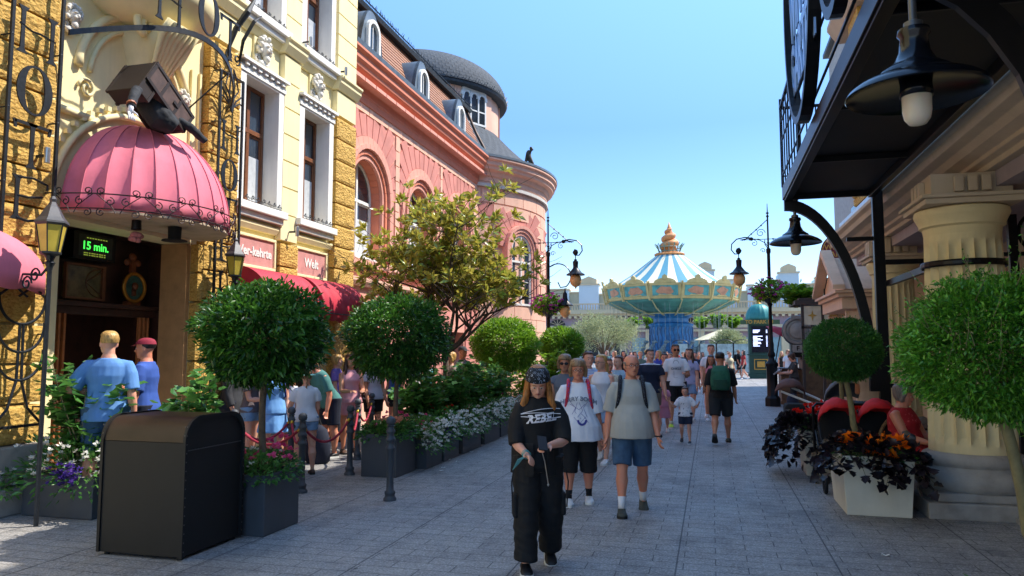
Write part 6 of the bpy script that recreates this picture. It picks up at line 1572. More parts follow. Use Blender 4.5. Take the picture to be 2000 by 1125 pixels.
# ================================================================== bollards with ropes
def bollard(x, y, label):
    t = thing('bollard', label, 'bollard', (x, y, .004), group='dark ball topped bollards of the queue')
    m = MB(); m.lathe([(.075, 0), (.075, .025), (.06, .04), (.055, .06), (.062, .08), (.062, .1), (.045, .115), (.04, .2), (.04, .56), (.052, .575), (.056, .59), (.052, .605), (.04, .62), (.04, .66), (.054, .675), (.058, .69), (.054, .705), (.04, .72), (.04, .76), (.052, .775), (.054, .79), (.04, .81), (.036, .84), (.05, .85), (.03, .86), (.045, .87), (.055, .895), (.05, .93), (.03, .95), (.005, .957)], (x, y, .004), 20)
    m.build('post', pl_grey, t, smooth=True, autos=50); return t
BO = [(-3.6, 8.01, 'single bollard nearest the girl in black'), (-4.87, 9.48, 'bollard standing left of the square laurel planter'), (-5.42, 10.8, 'bollard further back beside the pink dress'), (-4.83, 8.16, 'bollard right behind the first laurel stem'), (-5.5, 9.0, 'bollard half hidden behind the girl with the mint hat'), (-6.0, 8.45, 'bollard with its ball showing above the black bin'), (-5.9, 12.3, 'bollard at the back of the queue by the striped ground')]
for x, y, l in BO: bollard(x, y, l)
rope_m = plain('red_rope', '9E1F38', .7, var=.15, scale=30, bump=.4, bscale=200); brass = plain('brass_hook', 'C9A23A', .3, .8, bump=0)
for k, (a, b) in enumerate([(3, 1), (4, 3), (5, 4), (1, 2), (2, 6), (5, 3)]):
    A = Vector((BO[a][0], BO[a][1], .8)); B = Vector((BO[b][0], BO[b][1], .8))
    t = thing('rope', ['red barrier rope sagging between the two nearer left bollards', 'red barrier rope beside the first laurel stem', 'red barrier rope starting behind the black bin', 'red barrier rope running back past the laurel planter', 'red barrier rope at the far end of the queue', 'long red barrier rope crossing behind the laurel stem'][k], 'rope', tuple(A), group='red ropes between the bollards')
    pts = [A.lerp(B, u) + Vector((0, 0, -.26 * 4 * u * (1 - u))) for u in [i / 14 for i in range(15)]]
    m = MB(); m.tube(pts, .017, 7); m.build('cord', rope_m, t, smooth=True)
    for q, r in ((pts[0], pts[1]), (pts[-1], pts[-2])): m = MB(); m.tube([q, q.lerp(r, .9)], .022, 7); m.build('hook', brass, t, smooth=True)

# ================================================================== paper scraps
scr = plain('scrap_white', 'D8D6D0', .8, bump=0)
r_ = random.Random(8)
for k, (px, py) in enumerate([(866, 915), (893, 903), (862, 921), (878, 899), (921, 884), (905, 868), (1730, 1087)]):
    p = gp(px, py); m = MB(); a = r_.uniform(0, 3); s = .03
    m.loft([[(p.x + s * cos(a) * u - s * .6 * sin(a) * v, p.y + s * sin(a) * u + s * .6 * cos(a) * v, .008 + .012 * abs(u) * abs(v)) for v in (-1, 0, 1)] for u in (-1, 0, 1)], False, False)
    o = m.build('paper_scrap' if k < 6 else 'tissue', scr, None); o['category'] = 'litter'; o['group'] = 'paper scraps on the paving'
    o['label'] = 'white paper scrap lying on the paving beside the row of planters' if k < 6 else 'pale tissue lying alone on the right of the paving'
    sm = o.modifiers.new('s', 'SOLIDIFY'); sm.thickness = .002

# ================================================================== strollers
red_f = plain('red_fabric', 'C8141C', .75, var=.15, scale=8, bump=.3, bscale=30); blk_f = plain('black_fabric', '141417', .85, var=.2, bump=.2)
t = thing('twin_stroller', 'twin stroller with two bright red hoods behind the white planter', 'stroller', (1.75, 10.2, .004))
def hood(cx, cy, cz, rx, ry, rz, a0, a1, lean=0):
    m = MB(); rings = []
    for i in range(13):
        a = a0 + (a1 - a0) * i / 12; ring = []
        for k in range(13):
            b = pi * k / 12; w = 1 + .035 * sin(i * 3.1) * sin(b)
            ring.append((cx + rx * cos(b) * w, cy + ry * sin(b) * cos(a) * w, cz + rz * sin(b) * sin(a) * w + .01 * sin(k * 2 + i)))
        rings.append(ring)
    m.loft(rings, False, False); return m
for cx in (1.52, 1.98):
    o = hood(cx, 10.1, .83, .235, .3, .3, .35, 2.4).build('hood', red_f, t, smooth=True); q = o.modifiers.new('s', 'SOLIDIFY'); q.thickness = .015
    m = MB(); m.loft([[(cx + s_ * .2, 10.25 + .1 * j, .35 + .3 * j) for s_ in (-1, -.5, 0, .5, 1)] for j in (0, .5, 1, 1.6)], False, False); m.box(cx - .2, cx + .2, 9.85, 10.3, .42, .5); m.box(cx - .21, cx + .21, 10.3, 10.36, .42, .95); m.build('seat', blk_f, t, bevel=.02)
    m = MB(); m.tube([(cx - .23, 10.05, .78), (cx - .24, 9.8, .62), (cx + .24, 9.8, .62), (cx + .23, 10.05, .78)], .015, 6); m.build('bumper_bar', blk_f, t)
m = MB(); m.tube([(1.28, 10.45, .2), (1.28, 10.5, .98), (1.33, 10.55, 1.02), (2.17, 10.55, 1.02), (2.22, 10.5, .98), (2.22, 10.45, .2)], .018, 7); m.tube([(1.3, 9.75, .15), (1.3, 10.5, .7)], .015, 6); m.tube([(2.2, 9.75, .15), (2.2, 10.5, .7)], .015, 6); m.tube([(1.3, 9.75, .15), (2.2, 9.75, .15)], .014, 6); m.build('frame', black_metal, t)
for (x, y) in ((1.3, 9.75), (2.2, 9.75), (1.28, 10.5), (2.22, 10.5)):
    m = MB(); m.tube([(x + .0, y + .1 * cos(a), .11 + .1 * sin(a)) for a in [2 * pi * k / 20 for k in range(20)]], .02, 6, closed=True); m.bar((x, y - .08, .11), (x, y + .08, .11), .015); m.build('wheel', blk_f, t, smooth=True)
t = thing('push_chair', 'push chair with brown hood and white frame behind the red geraniums', 'stroller', (1.55, 13.2, .004))
o = hood(1.25, 13.1, 1.0, .24, .3, .26, .5, 2.6).build('hood', plain('brown_hood', '5C3A32', .8), t, smooth=True); q = o.modifiers.new('s', 'SOLIDIFY'); q.thickness = .02
m = MB(); m.tube([(1.1, 13.0, 1.05), (1.6, 12.9, .85), (1.95, 12.9, .8)], .018, 6); m.tube([(1.3, 13.3, 1.1), (1.85, 13.3, .85), (2.2, 13.3, .85)], .018, 6); m.tube([(1.3, 12.9, .15), (1.6, 13, .85)], .015, 6); m.tube([(1.9, 12.9, .15), (1.5, 13, .85)], .015, 6); m.build('frame', white_trim, t)
m = MB(); m.box(1.15, 1.5, 12.85, 13.3, .5, .85); m.build('basket', blk_f, t, bevel=.05)
for (x, y) in ((1.3, 12.9), (1.9, 12.9)): m = MB(); m.tube([(x, y + .12 * cos(a), .13 + .12 * sin(a)) for a in [2 * pi * k / 20 for k in range(20)]], .02, 6, closed=True); m.build('wheel', blk_f, t, smooth=True)
t = thing('grey_pram', 'grey pram hood standing by the woman in denim shorts', 'stroller', (2.0, 12.3, .004))
o = hood(1.95, 12.2, .95, .3, .34, .34, .2, 2.0).build('hood', plain('grey_hood', '5E6068', .8), t, smooth=True); q = o.modifiers.new('s', 'SOLIDIFY'); q.thickness = .02
m = MB(); m.loft([[(1.95 + r * cos(a), 12.25 + r * 1.2 * sin(a), z) for a in [2 * pi * k / 14 for k in range(14)]] for r, z in ((.2, .6), (.3, .95))]); m.build('carrycot', plain('grey_hood', '5E6068', .8), t, smooth=True, autos=40)
m = MB(); m.tube([(1.7, 12.5, .1), (1.95, 12.3, .6), (2.2, 12.5, .1)], .015, 6); m.tube([(1.7, 12.0, .1), (1.95, 12.3, .6), (2.2, 12.0, .1)], .015, 6); m.build('frame', black_metal, t)
for (x, y) in ((1.7, 12.5), (2.2, 12.0)): m = MB(); m.tube([(x, y + .12 * cos(a), .13 + .12 * sin(a)) for a in [2 * pi * k / 20 for k in range(20)]], .02, 6, closed=True); m.build('wheel', blk_f, t, smooth=True)
# cafe chair of the seated woman
t = thing('cafe_chair', 'rattan cafe chair with curved back under the woman in red', 'chair', (2.22, 9.95, .004))
rat = plain('rattan', '9A7A50', .6, var=.3, scale=30)
m = MB(); m.tube([(2.0 + .22 - .25 * cos(a), 10.12, .5 + .42 * sin(a)) for a in [pi * k / 16 for k in range(17)]], .02, 7); m.build('back_frame', rat, t, smooth=True)
m = MB(); m.lathe([(.2, .42), (.22, .43), (.22, .46), (.05, .47)], (2.22, 9.95, 0), 20); m.build('seat', rat, t, smooth=True)
m = MB(); m.prism([(2.0 + .22 - .2 * cos(a), .5 + .36 * sin(a)) for a in [pi * k / 16 for k in range(17)]], 'y', 10.11, 10.13); m.build('back_panel', blk_f, t)
for (dx, dy) in ((-.16, -.16), (.16, -.16), (-.16, .16), (.16, .16)): m = MB(); m.tube([(2.22 + dx, 9.95 + dy, .004), (2.22 + dx * .8, 9.95 + dy * .8, .44)], .014, 6); m.build('leg', rat, t)
t = thing('cafe_table', 'small round cafe table beside the seated woman in red', 'table', (2.6, 10.7, .004))
m = MB(); m.lathe([(.3, .72), (.31, .73), (.31, .75), (.05, .755)], (2.6, 10.7, 0), 28); m.build('table_top', dark_wood, t); m = MB(); m.lathe([(.2, .004), (.2, .02), (.03, .04), (.03, .72)], (2.6, 10.7, 0), 14); m.build('pedestal', black_metal, t)
# ================================================================== PEOPLE
DG = None
def skin_mat(name, c): 
    if name in MATS: return MATS[name]
    t = NT(name); v = t.coord(); c = lin(c); r = (min(1, c[0] * 1.02), c[1] * .82, c[2] * .8)
    t.set(t.mix(t.math('MULTIPLY', t.noise(9, 4, v), .7), c, r) if False else t.ramp(t.noise(9, 4, v), [(.35, c), (.75, r)]), .5)
    t.b.inputs['Subsurface Weight'].default_value = .12; t.b.inputs['Subsurface Scale'].default_value = .02; t.b.inputs['Subsurface Radius'].default_value = (1, .35, .2)
    MATS[name] = t.m; return t.m
SK = {'fair': skin_mat('skin_fair', 'D9A48A'), 'tan': skin_mat('skin_tan', 'BE8464'), 'red': skin_mat('skin_ruddy', 'CE8B6E'), 'dark': skin_mat('skin_brown', '9A6448')}
def cloth(name, c, **k): return plain(name, c, .85, var=k.pop('var', .06), scale=7, bump=.12, bscale=350, **k)
def hairm(name, c):
    if name in MATS: return MATS[name]
    t = NT(name); v = t.coord(scale=(60, 60, 6)); c = lin(c); t.set(t.ramp(t.noise(1.5, 4, v), [(.3, tuple(x * .5 for x in c)), (.7, tuple(min(1, x * 1.35) for x in c))]), .45); t.bump(t.noise(1.5, 4, v), .5, .01)
    MATS[name] = t.m; return t.m
HAIR = {k: hairm('hair_' + k, v) for k, v in dict(blonde='C39A5A', ginger='A86A30', brown='4A3022', dark='1E1613', grey='7A7068', light='8A6A48').items()}
def striped(name, a, b, period=.035):
    t = NT(name); s = t.n('ShaderNodeSeparateXYZ', inp={'Vector': t.coord()}); f = t.math('FRACT', t.math('MULTIPLY', s.outputs[2], 1 / period)); t.set(t.mix(t.math('LESS_THAN', f, .4), a, b), .85); return t.m
def blotch(name, base, spots, scale=14, thr=.35):
    t = NT(name); v = t.n('ShaderNodeTexVoronoi', inp={'Scale': scale}); t.link(t.coord(), v.inputs['Vector']); n = t.noise(scale * .8, 3, t.coord())
    t.set(t.mix(t.math('MULTIPLY', t.math('LESS_THAN', v.outputs['Distance'], thr), t.math('GREATER_THAN', n, .48)), base, spots), .85); return t.m
def paisley():
    t = NT('paisley_cloth'); v = t.coord(); w = t.n('ShaderNodeTexVoronoi', inp={'Scale': 28}, feature='F1'); t.link(v, w.inputs['Vector']); d = w.outputs['Distance']
    r1 = t.math('MULTIPLY', t.math('GREATER_THAN', d, .3), t.math('LESS_THAN', d, .36)); r2 = t.math('LESS_THAN', d, .1)
    w2 = t.n('ShaderNodeTexVoronoi', inp={'Scale': 60}, feature='F1'); t.link(v, w2.inputs['Vector']); r3 = t.math('LESS_THAN', w2.outputs['Distance'], .16)
    t.set(t.mix(t.math('MINIMUM', t.math('ADD', t.math('ADD', r1, r2), r3), .8), '0E0F14', 'A8ACB8'), .8); return t.m

def bake(m, name, mat, parent, vox, smooth_it=4, wr=0., wf=(9, 9, 5), seed=0, clip=None, M=None):
    """union the closed pieces of a builder into one continuous skin, relax it, add folds"""
    me = bpy.data.meshes.new(name); me.from_pydata(m.v, [], m.f); o = bpy.data.objects.new(name, me); COL.objects.link(o)
    r = o.modifiers.new('r', 'REMESH'); r.mode = 'VOXEL'; r.voxel_size = vox; s = o.modifiers.new('s', 'SMOOTH'); s.factor = .5; s.iterations = smooth_it
    dg = bpy.context.evaluated_depsgraph_get(); new = bpy.data.meshes.new_from_object(o.evaluated_get(dg)); bpy.data.objects.remove(o); bpy.data.meshes.remove(me)
    if wr:
        nv = [v.normal.copy() for v in new.vertices]
        for v, n_ in zip(new.vertices, nv):
            c = v.co; q = Vector((c.x * wf[0] + seed, c.y * wf[1], c.z * wf[2] + c.x * 4)); a = noise.noise(q) + .5 * noise.noise(q * 2.1)
            v.co = c + n_ * (a * wr)
    new.polygons.foreach_set('use_smooth', [True] * len(new.polygons)); new.materials.append(mat); new.name = name
    ob = bpy.data.objects.new(name, new); COL.objects.link(ob); ob.parent = parent; return ob

def rotX(a): return Matrix.Rotation(a, 3, 'X')
def rotZ(a): return Matrix.Rotation(a, 3, 'Z')
def person(label, pos, yaw, H=1.72, sex='m', skin='fair', hair='brown', hstyle='short', top=None, sleeve=.55, topmat=None, hem=.5, bottom='shorts', botmat=None, botlen=.36, loose=1.0,
           legs=((.25, .1, .05), (-.2, .5, .05)), arms=((.1, .12, .3, 0), (.1, .12, .3, 0)), shoes=None, sock=None, head=(0, 0), belly=0., build=1.0, lean=0., vox=.011, glasses=None, hat=None, wr=.004, group='people walking and queuing in the street', kid=False, sit=False, extras=None, collar=0):
    """local frame: facing -Y, the person's left is +X. legs: (forward, knee bend, out); arms: (forward, out, elbow bend, inward) for (right, left)"""
    t = thing('person', label, 'person', tuple(pos), yaw, group)
    S = H; hd = 1.27 if kid else 1.07; b_ = build
    J = {}; 
    hip0 = Vector((0, 0, .52 * S)); L1, L2 = .235 * S, .24 * S
    legp = []
    for side, (fw, kn, out) in zip((-1, 1), legs):
        h = hip0 + Vector((side * .052 * S * b_, 0, 0)); d1 = Vector((sin(out) * side, -sin(fw), -cos(fw) * cos(out))).normalized(); k = h + d1 * L1
        a = fw - kn; d2 = Vector((sin(out) * side * .6, -sin(a), -cos(a))).normalized(); an = k + d2 * L2; legp.append([h, k, an, a])
    low = min(p[2].z - .04 * S for p in legp) if not sit else 0
    if sit: low = hip0.z - sit
    dz = -low
    for p in legp:
        for i in range(3): p[i] = p[i] + Vector((0, 0, dz))
    hip = hip0 + Vector((0, 0, dz))
    LM = rotX(lean)              # trunk leans forward from the hips
    def T(x, y, z): return hip + LM @ Vector((x * S, y * S, (z - .52) * S))
    fem = sex == 'f'
    TOR = [(.475, .085, .062, 0), (.50, .098 if fem else .09, .07, 0), (.54, .1 if fem else .09, .068, 0), (.58, .088 if fem else .086, .06, 0), (.63, .076 if fem else .082, .055, 0), (.68, .08 if fem else .088, .06, -.002), (.73, .09 if fem else .1, .068 if fem else .066, -.008 if fem else -.003), (.765, .09 if fem else .1, .058, 0), (.785, .084 if fem else .094, .053, .003), (.803, .07 if fem else .078, .046, .005), (.818, .053, .04, .006), (.832, .04, .035, .006), (.85, .033, .033, .004)]
    def tor(infl=0, z0=.475, z1=.86, fl=0, bl=belly, n=20):
        rings = []
        for z, rx, ry, oy in TOR:
            if z < z0 - 1e-6 or z > z1: continue
            bb = bl * (math.exp(-((z - .6) / .06) ** 2) if z > .6 or infl < .01 else 1 - 2 * (.6 - z))
            f = fl * max(0, (.66 - z)); rx2 = rx * b_ + infl + f + bb * .35; ry2 = ry * b_ + infl + f * .7 + bb * .6
            rings.append([T(rx2 * cos(2 * pi * k / n), oy - bb * .45 + ry2 * sin(2 * pi * k / n), z) for k in range(n)])
        return rings
    def addtor(m, infl, z0, z1, fl=0, zh=None):
        r = tor(infl, z0, z1, fl)
        if zh is not None and zh < z0 + .001 or (zh is not None):
            z, rx, ry, oy = min(TOR, key=lambda q: abs(q[0] - z0)); f = fl * (.66 - zh); n = 20; bb = belly * (1 - 2 * (.6 - zh))
            r.insert(0, [T((rx * b_ + infl + f + bb * .35) * cos(2 * pi * k / n), -bb * .45 + (ry * b_ + infl + f * .7 + bb * .6) * sin(2 * pi * k / n), zh) for k in range(n)])
        m.loft(r)
    # arms
    armp = []
    for side, (fw, out, el, inn) in zip((-1, 1), arms):
        s = T(side * (.092 if fem else .1) * b_ ** .7, .002, .782); d1 = LM @ Vector((sin(out) * side, -sin(fw) * cos(out), -cos(fw) * cos(out))); e = s + d1 * .172 * S
        a = fw + el; d2 = LM @ Vector((sin(out * .5) * side * (1 - min(1, abs(inn))) - side * sin(inn) * 1.0, -sin(a) * cos(inn), -cos(a) * cos(inn))).normalized(); w_ = e + d2 * .145 * S; armp.append((s, e, w_, d2, side))
    # head frame
    hp, hy = head; HM = LM @ rotZ(hy) @ rotX(hp) if not lean else rotZ(hy) @ rotX(hp + lean * .5)
    nb = T(0, .006, .845); hc = nb + (HM @ Vector((0, -.012, .062))) * S + Vector((0, 0, .012 * S))
    def Hd(x, y, z): return hc + HM @ (Vector((x, y, z)) * S * hd)
    # ---- body
    m = MB(); addtor(m, 0, .475, .86)
    m.tube([T(0, .008, .81), nb, hc + HM @ Vector((0, .012 * S, -.02 * S))], [(.034 * S * b_ ** .5, .034 * S * b_ ** .5), .0315 * S * b_ ** .5, .031 * S], 12)
    HR = [(-.062, .012, .014, -.026), (-.054, .024, .026, -.02), (-.04, .033, .036, -.012), (-.02, .0385, .046, -.004), (.0, .041, .051, .0), (.022, .043, .055, .003), (.039, .038, .049, .005), (.051, .030, .039, .006), (.0585, .018, .024, .006), (.062, .006, .009, .006)]
    m.loft([[Hd(rx * cos(2 * pi * k / 16), oy + ry * sin(2 * pi * k / 16), z) for k in range(16)] for z, rx, ry, oy in HR])
    m.tube([Hd(0, -.046, .008), Hd(0, -.056, -.008), Hd(0, -.061, -.0165), Hd(0, -.05, -.021)], [.004 * S * hd, .0055 * S * hd, .0085 * S * hd, .006 * S * hd], 8)
    m.ell(Hd(0, -.044, .014), (.028 * S * hd, .01 * S * hd, .006 * S * hd), HM, 8, 5)                      # brow
    m.ell(Hd(0, -.043, -.034), (.014 * S * hd, .009 * S * hd, .007 * S * hd), HM, 8, 5); m.ell(Hd(0, -.037, -.054), (.014 * S * hd, .012 * S * hd, .009 * S * hd), HM, 8, 5)
    for s in (-1, 1):
        m.ell(Hd(s * .0425, .004, -.006), (.006 * S * hd, .011 * S * hd, .018 * S * hd), HM, 8, 6); m.ell(Hd(s * .024, -.034, -.012), (.012 * S * hd, .01 * S * hd, .011 * S * hd), HM, 8, 5)
    for (s, e, w_, d2, side) in armp:
        q = S * b_ ** .7
        m.tube([s + LM @ Vector((-side * .03 * S, 0, .006 * S)), s, s.lerp(e, .35), e, e.lerp(w_, .3), e.lerp(w_, .7), w_], [.028 * q, .031 * q, .029 * q, .0235 * q, .0245 * q, .0195 * q, .0155 * q], 12)
        # palm and fingers
        fr = (d2 + Vector((0, 0, 0))).normalized(); sidev = Vector((0, -1, 0)); sidev = (sidev - fr * sidev.dot(fr)); sidev = sidev.normalized() if sidev.length > .1 else Vector((0, 0, 1)); nrm = fr.cross(sidev) * side
        u = S * (1.15 if kid else 1)
        m.tube([w_, w_ + fr * .02 * u, w_ + fr * .042 * u, w_ + fr * .056 * u], [(.0145 * u, .0135 * u), (.013 * u, .021 * u), (.0125 * u, .0235 * u), (.010 * u, .021 * u)], 10) if False else m.loft([[w_ + fr * a * u + sidev * (bx * cos(2 * pi * k / 10)) * u + nrm * (by * sin(2 * pi * k / 10)) * u for k in range(10)] for a, bx, by in ((-.004, .0155, .0135), (.015, .019, .011), (.035, .0235, .0105), (.052, .0225, .009))])
        for i, (o_, ln) in enumerate(((.0175, .036), (.006, .041), (-.006, .038), (-.017, .031))):
            b0 = w_ + fr * .046 * u + sidev * o_ * u; b1 = b0 + (fr * .95 - nrm * .25 * 1).normalized() * ln * .45 * u; b2 = b1 + (fr * .72 - nrm * .65).normalized() * ln * .35 * u; b3 = b2 + (fr * .35 - nrm * .9).normalized() * ln * .25 * u
            m.tube([b0, b1, b2, b3], [.0062 * u, .0056 * u, .0052 * u, .004 * u], 7)
        b0 = w_ + fr * .014 * u + sidev * .017 * u; m.tube([b0, b0 + (fr * .6 + sidev * .6 - nrm * .25) * .022 * u, b0 + (fr * 1.3 + sidev * .75 - nrm * .6) * .028 * u], [.0085 * u, .0068 * u, .005 * u], 7)
    for (h, k, an, a) in legp:
        q = S * b_ ** .8; d = (an - k).normalized(); bk = Vector((0, .012 * S, 0))
        m.tube([h + Vector((0, 0, .03 * S)), h.lerp(k, .15), h.lerp(k, .5), k, k.lerp(an, .12), k.lerp(an, .32) + bk, k.lerp(an, .6) + bk * .4, an.lerp(k, .1), an + d * .012 * S], [.058 * q, .058 * q, .048 * q, .034 * q, .032 * q, .0375 * q, .027 * q, .019 * q, .019 * q], 14)
        m.tube([an + d * .01 * S, an + d * .02 * S + Vector((0, -.03 * S, 0))], [.02 * S, .016 * S], 8)
    bake(m, 'body', SK[skin], t, vox)
    # ---- trousers / shorts / skirt
    if botmat:
        m = MB(); inf = .009 * loose; zt = .585 if not fem else .6
        if bottom == 'skirt' or bottom == 'dress':
            n = 26; z0 = botlen; rings = []
            for zz, f in ((z0, 1.0), ((z0 + .5) / 2, .6), (.5, .1), (.54, 0), (.58, 0), (.62, 0)):
                z, rx, ry, oy = min(TOR, key=lambda q: abs(q[0] - max(zz, .5))); rings.append([T((rx * b_ + .012 + .028 * f * (1 + .22 * sin(k * 2 * pi / n * 7)) * loose) * cos(2 * pi * k / n), oy + (ry * b_ + .012 + .03 * f * (1 + .22 * sin(k * 2 * pi / n * 7)) * loose) * sin(2 * pi * k / n), zz) for k in range(n)])
            m.loft(rings)
        else:
            addtor(m, inf, .475, zt, 0)
            for (h, k, an, a) in legp:
                full = (.52 - botlen) / .475                       # fraction of the leg covered
                pts = [h + Vector((0, 0, .03 * S))]; rr = [(.064 + inf) * S * b_ ** .8]
                for f in [i / 8 for i in range(1, 9)]:
                    f *= full
                    p = h.lerp(k, f * 2) if f < .5 else k.lerp(an, f * 2 - 1); leg_r = (.056 - .036 * f) * b_ ** .8; wid = {'shorts': .014 * loose, 'pants': .012 * loose + .0, 'wide': .012 * loose + .016 * f, 'tight': .004}[bottom]
                    pts.append(p); rr.append((max(leg_r, .026) + wid) * S)
                m.tube(pts, rr, 16)
        bake(m, {'shorts': 'shorts', 'pants': 'trousers', 'wide': 'cargo_trousers', 'tight': 'shorts', 'skirt': 'skirt', 'dress': 'dress_skirt'}[bottom], botmat, t, vox, 4, wr * (1.6 if bottom == 'wide' else 1), (7, 7, 14) if bottom in ('wide', 'pants') else (10, 10, 6), 3)
    # ---- top
    shirt = None
    if topmat:
        m = MB(); addtor(m, .0105 * (1 + .5 * (loose - 1)), .58 if hem > .56 else (.54 if hem > .52 else .5), .835, (.11 if hem < .55 else 0.02) * loose, hem)
        if top != 'tank':
            for (s, e, w_, d2, side) in armp:
                q = S * b_ ** .7; ext = .009 * loose * S; r0 = .0335 * q + ext * .5
                pts = [s + LM @ Vector((-side * .05 * S, 0, .008 * S)), s + LM @ Vector((-side * .008 * S, 0, .0))]; rr = [r0 * .9, r0 * 1.03]
                for f in (.3, .6, 1.0):
                    g_ = sleeve * f; p = s.lerp(e, min(1, g_)) if g_ <= 1 else e.lerp(w_, g_ - 1); pts.append(p); rr.append((.034 - .006 * g_) * q + ext * (.7 + .9 * f if sleeve < 1 else 1.0))
                m.tube(pts, rr, 14)
        else:
            for side in (-1, 1): m.tube([T(side * .055, -.045, .76), T(side * .058, -.01, .825), T(side * .055, .04, .76)], [.012 * S, .011 * S, .012 * S], 8)
        shirt = bake(m, {'tee': 'shirt', 'polo': 'shirt', 'tank': 'tank_top', 'sweat': 'jacket'}.get(top, 'shirt'), topmat, t, vox, 4, wr, (10, 10, 5), 7)
    # ---- shoes, socks
    for (h, k, an, a) in legp:
        d = (an - k).normalized()
        fa = -a * .75 if a < 0 else 0; fa = fa if a < -.25 else 0; FM = rotX(fa)
        sole = an + Vector((0, 0, 0)) + FM @ Vector((0, 0, -.032 * S))
        if sock: m = MB(); m.tube([an + d * .012 * S, an.lerp(k, .12), an.lerp(k, sock[1])], [.021 * S, .0205 * S, .024 * S], 12); m.build('sock', sock[0], t, smooth=True, world=False)
        if shoes:
            m = MB(); rings = []
            for y, w2, z0, z1 in ((.036, .012, .004, .022), (.028, .02, 0, .036), (.0, .021, 0, .044), (-.03, .022, 0, .034), (-.06, .026, 0, .024), (-.088, .024, .001, .018), (-.104, .012, .003, .011)):
                rings.append([sole + FM @ (Vector((w2 * 1.18 * cos(q), y, (z0 + z1) / 2 + (z1 - z0) / 2 * sin(q))) * S) for q in [2 * pi * i / 14 for i in range(14)]])
            m.loft(rings); so_ = m.build('shoe', shoes[0], t, smooth=True, world=False)
            m = MB(); m.loft([[sole + FM @ (Vector((w2 * 1.05 * cos(q), y, z + .0)) * S) for q in (0,)] for y, w2, z in ()]) if False else None
            m = MB(); pr = [(w2 * 1.25, y) for y, w2 in ((.036, .01), (.028, .019), (0, .021), (-.03, .022), (-.06, .026), (-.088, .024), (-.106, .01))]
            poly = pr + [(-x, y) for x, y in pr[::-1]]
            m.loft([[sole + FM @ (Vector((x, y, z)) * S) for x, y in poly] for z in (-.008, .007)]); m.build('sole', shoes[1], so_, world=False)
    # ---- face details
    if vox < .02:
        for s in (-1, 1):
            m = MB(); m.ell(Hd(s * .0165, -.0475, .0), (.0068 * S * hd, .004 * S * hd, .0042 * S * hd), HM, 8, 6); e_ = m.build('eye', MATS.get('eye') or plain('eye', 'CFC6BE', .3, bump=0), t, smooth=True, world=False); MATS['eye'] = e_.data.materials[0]
            m = MB(); m.ell(Hd(s * .0165, -.0505, .0), (.0032 * S * hd, .002 * S * hd, .0034 * S * hd), HM, 8, 6); m.build('iris', plain('iris', '1C130E', .3, bump=0), e_, smooth=True, world=False)
            m = MB(); m.tube([Hd(s * .007, -.0525, .0115), Hd(s * .017, -.0525, .0145), Hd(s * .027, -.046, .0115)], [.0014 * S, .0019 * S, .001 * S], 5); m.build('eyebrow', HAIR[hair], t, world=False)
        m = MB(); m.tube([Hd(-.012, -.0475, -.0335), Hd(0, -.0525, -.0325), Hd(.012, -.0475, -.0335)], [.0012 * S, .0034 * S, .0012 * S], 6); m.build('lips', plain('lips', 'A85A50', .5, bump=0), t, smooth=True, world=False)
    # ---- hair
    hm = HAIR[hair]; m = MB()
    def cap(z0, infl, back=0., fr=0.):
        rings = []
        for z, rx, ry, oy in HR:
            if z < z0: continue
            ff = infl * (1 if z > .03 else .8)
            rings.append([Hd((rx + ff) * cos(q), oy + back + (ry + ff) * sin(q) * (1 if sin(q) > 0 else fr), z + infl * max(0, z) / .06) for q in [2 * pi * k / 18 for k in range(18)]])
        m.loft(rings)
    if hstyle == 'short': cap(-.012, .005, .007, .72); cap(.03, .007, .001, .98)
    elif hstyle == 'buzz': cap(-.005, .002, .004, .7); cap(.03, .003, .003, .86)
    elif hstyle == 'bald': cap(-.02, .003, .008, .4) if False else m.loft([[Hd((rx + .003) * cos(q), oy + .004 + (ry + .003) * sin(q), z) for q in [-.45 + (pi + .9) * k / 16 for k in range(17)]] for z, rx, ry, oy in HR if -.03 < z < .03])
    elif hstyle == 'bob':
        cap(-.045, .014, .01, .45); cap(.022, .012, .002, 1.0)
        for s in (-1, 1): m.tube([Hd(s * .038, -.02, .04), Hd(s * .05, -.01, 0), Hd(s * .048, .0, -.045)], [.014 * S, .016 * S, .012 * S], 8)
    elif hstyle in ('long', 'loose'):
        cap(-.03, .009, .012, .35); (None if hat else cap(.024, .009, .002, .95))
        L_ = -.16 if hstyle == 'long' else -.13
        for k in range(9):
            a = -.25 + (pi + .5) * k / 8; x, y = cos(a) * .046, sin(a) * .05 + .004
            w2 = Hd(x, y, .02); m.tube([w2, Hd(x * 1.15, y * 1.1, -.04), Hd(x * 1.25, y * 1.0 + (.01 if y > 0 else -.014), -.09), Hd(x * 1.35, y * .9 + (.012 if y > 0 else -.02), L_ - .01 * (k % 3))], [.013 * S, .016 * S, .017 * S, .006 * S], 8)
        if hstyle == 'loose':
            for s in (-1, 1):
                for j in range(3): m.tube([Hd(s * .04, -.02, .03), Hd(s * .05, -.026, -.03), Hd(s * (.055 + .008 * j), -.04 - .004 * j, -.09), Hd(s * (.05 + .014 * j), -.055, -.15 - .012 * j), Hd(s * (.045 + .014 * j), -.06, -.185 + .008 * j)], [.01 * S, .012 * S, .014 * S, .011 * S, .003 * S], 8)
    elif hstyle == 'pony': cap(-.01, .007, .01, .5); cap(.024, .008, .002, .95); m.tube([Hd(0, .055, .02), Hd(0, .085, -.02), Hd(.01, .08, -.1), Hd(.015, .07, -.16)], [.014 * S, .018 * S, .016 * S, .005 * S], 8)
    elif hstyle == 'braid':
        cap(-.02, .008, .01, .5); cap(.024, .008, .002, .9)
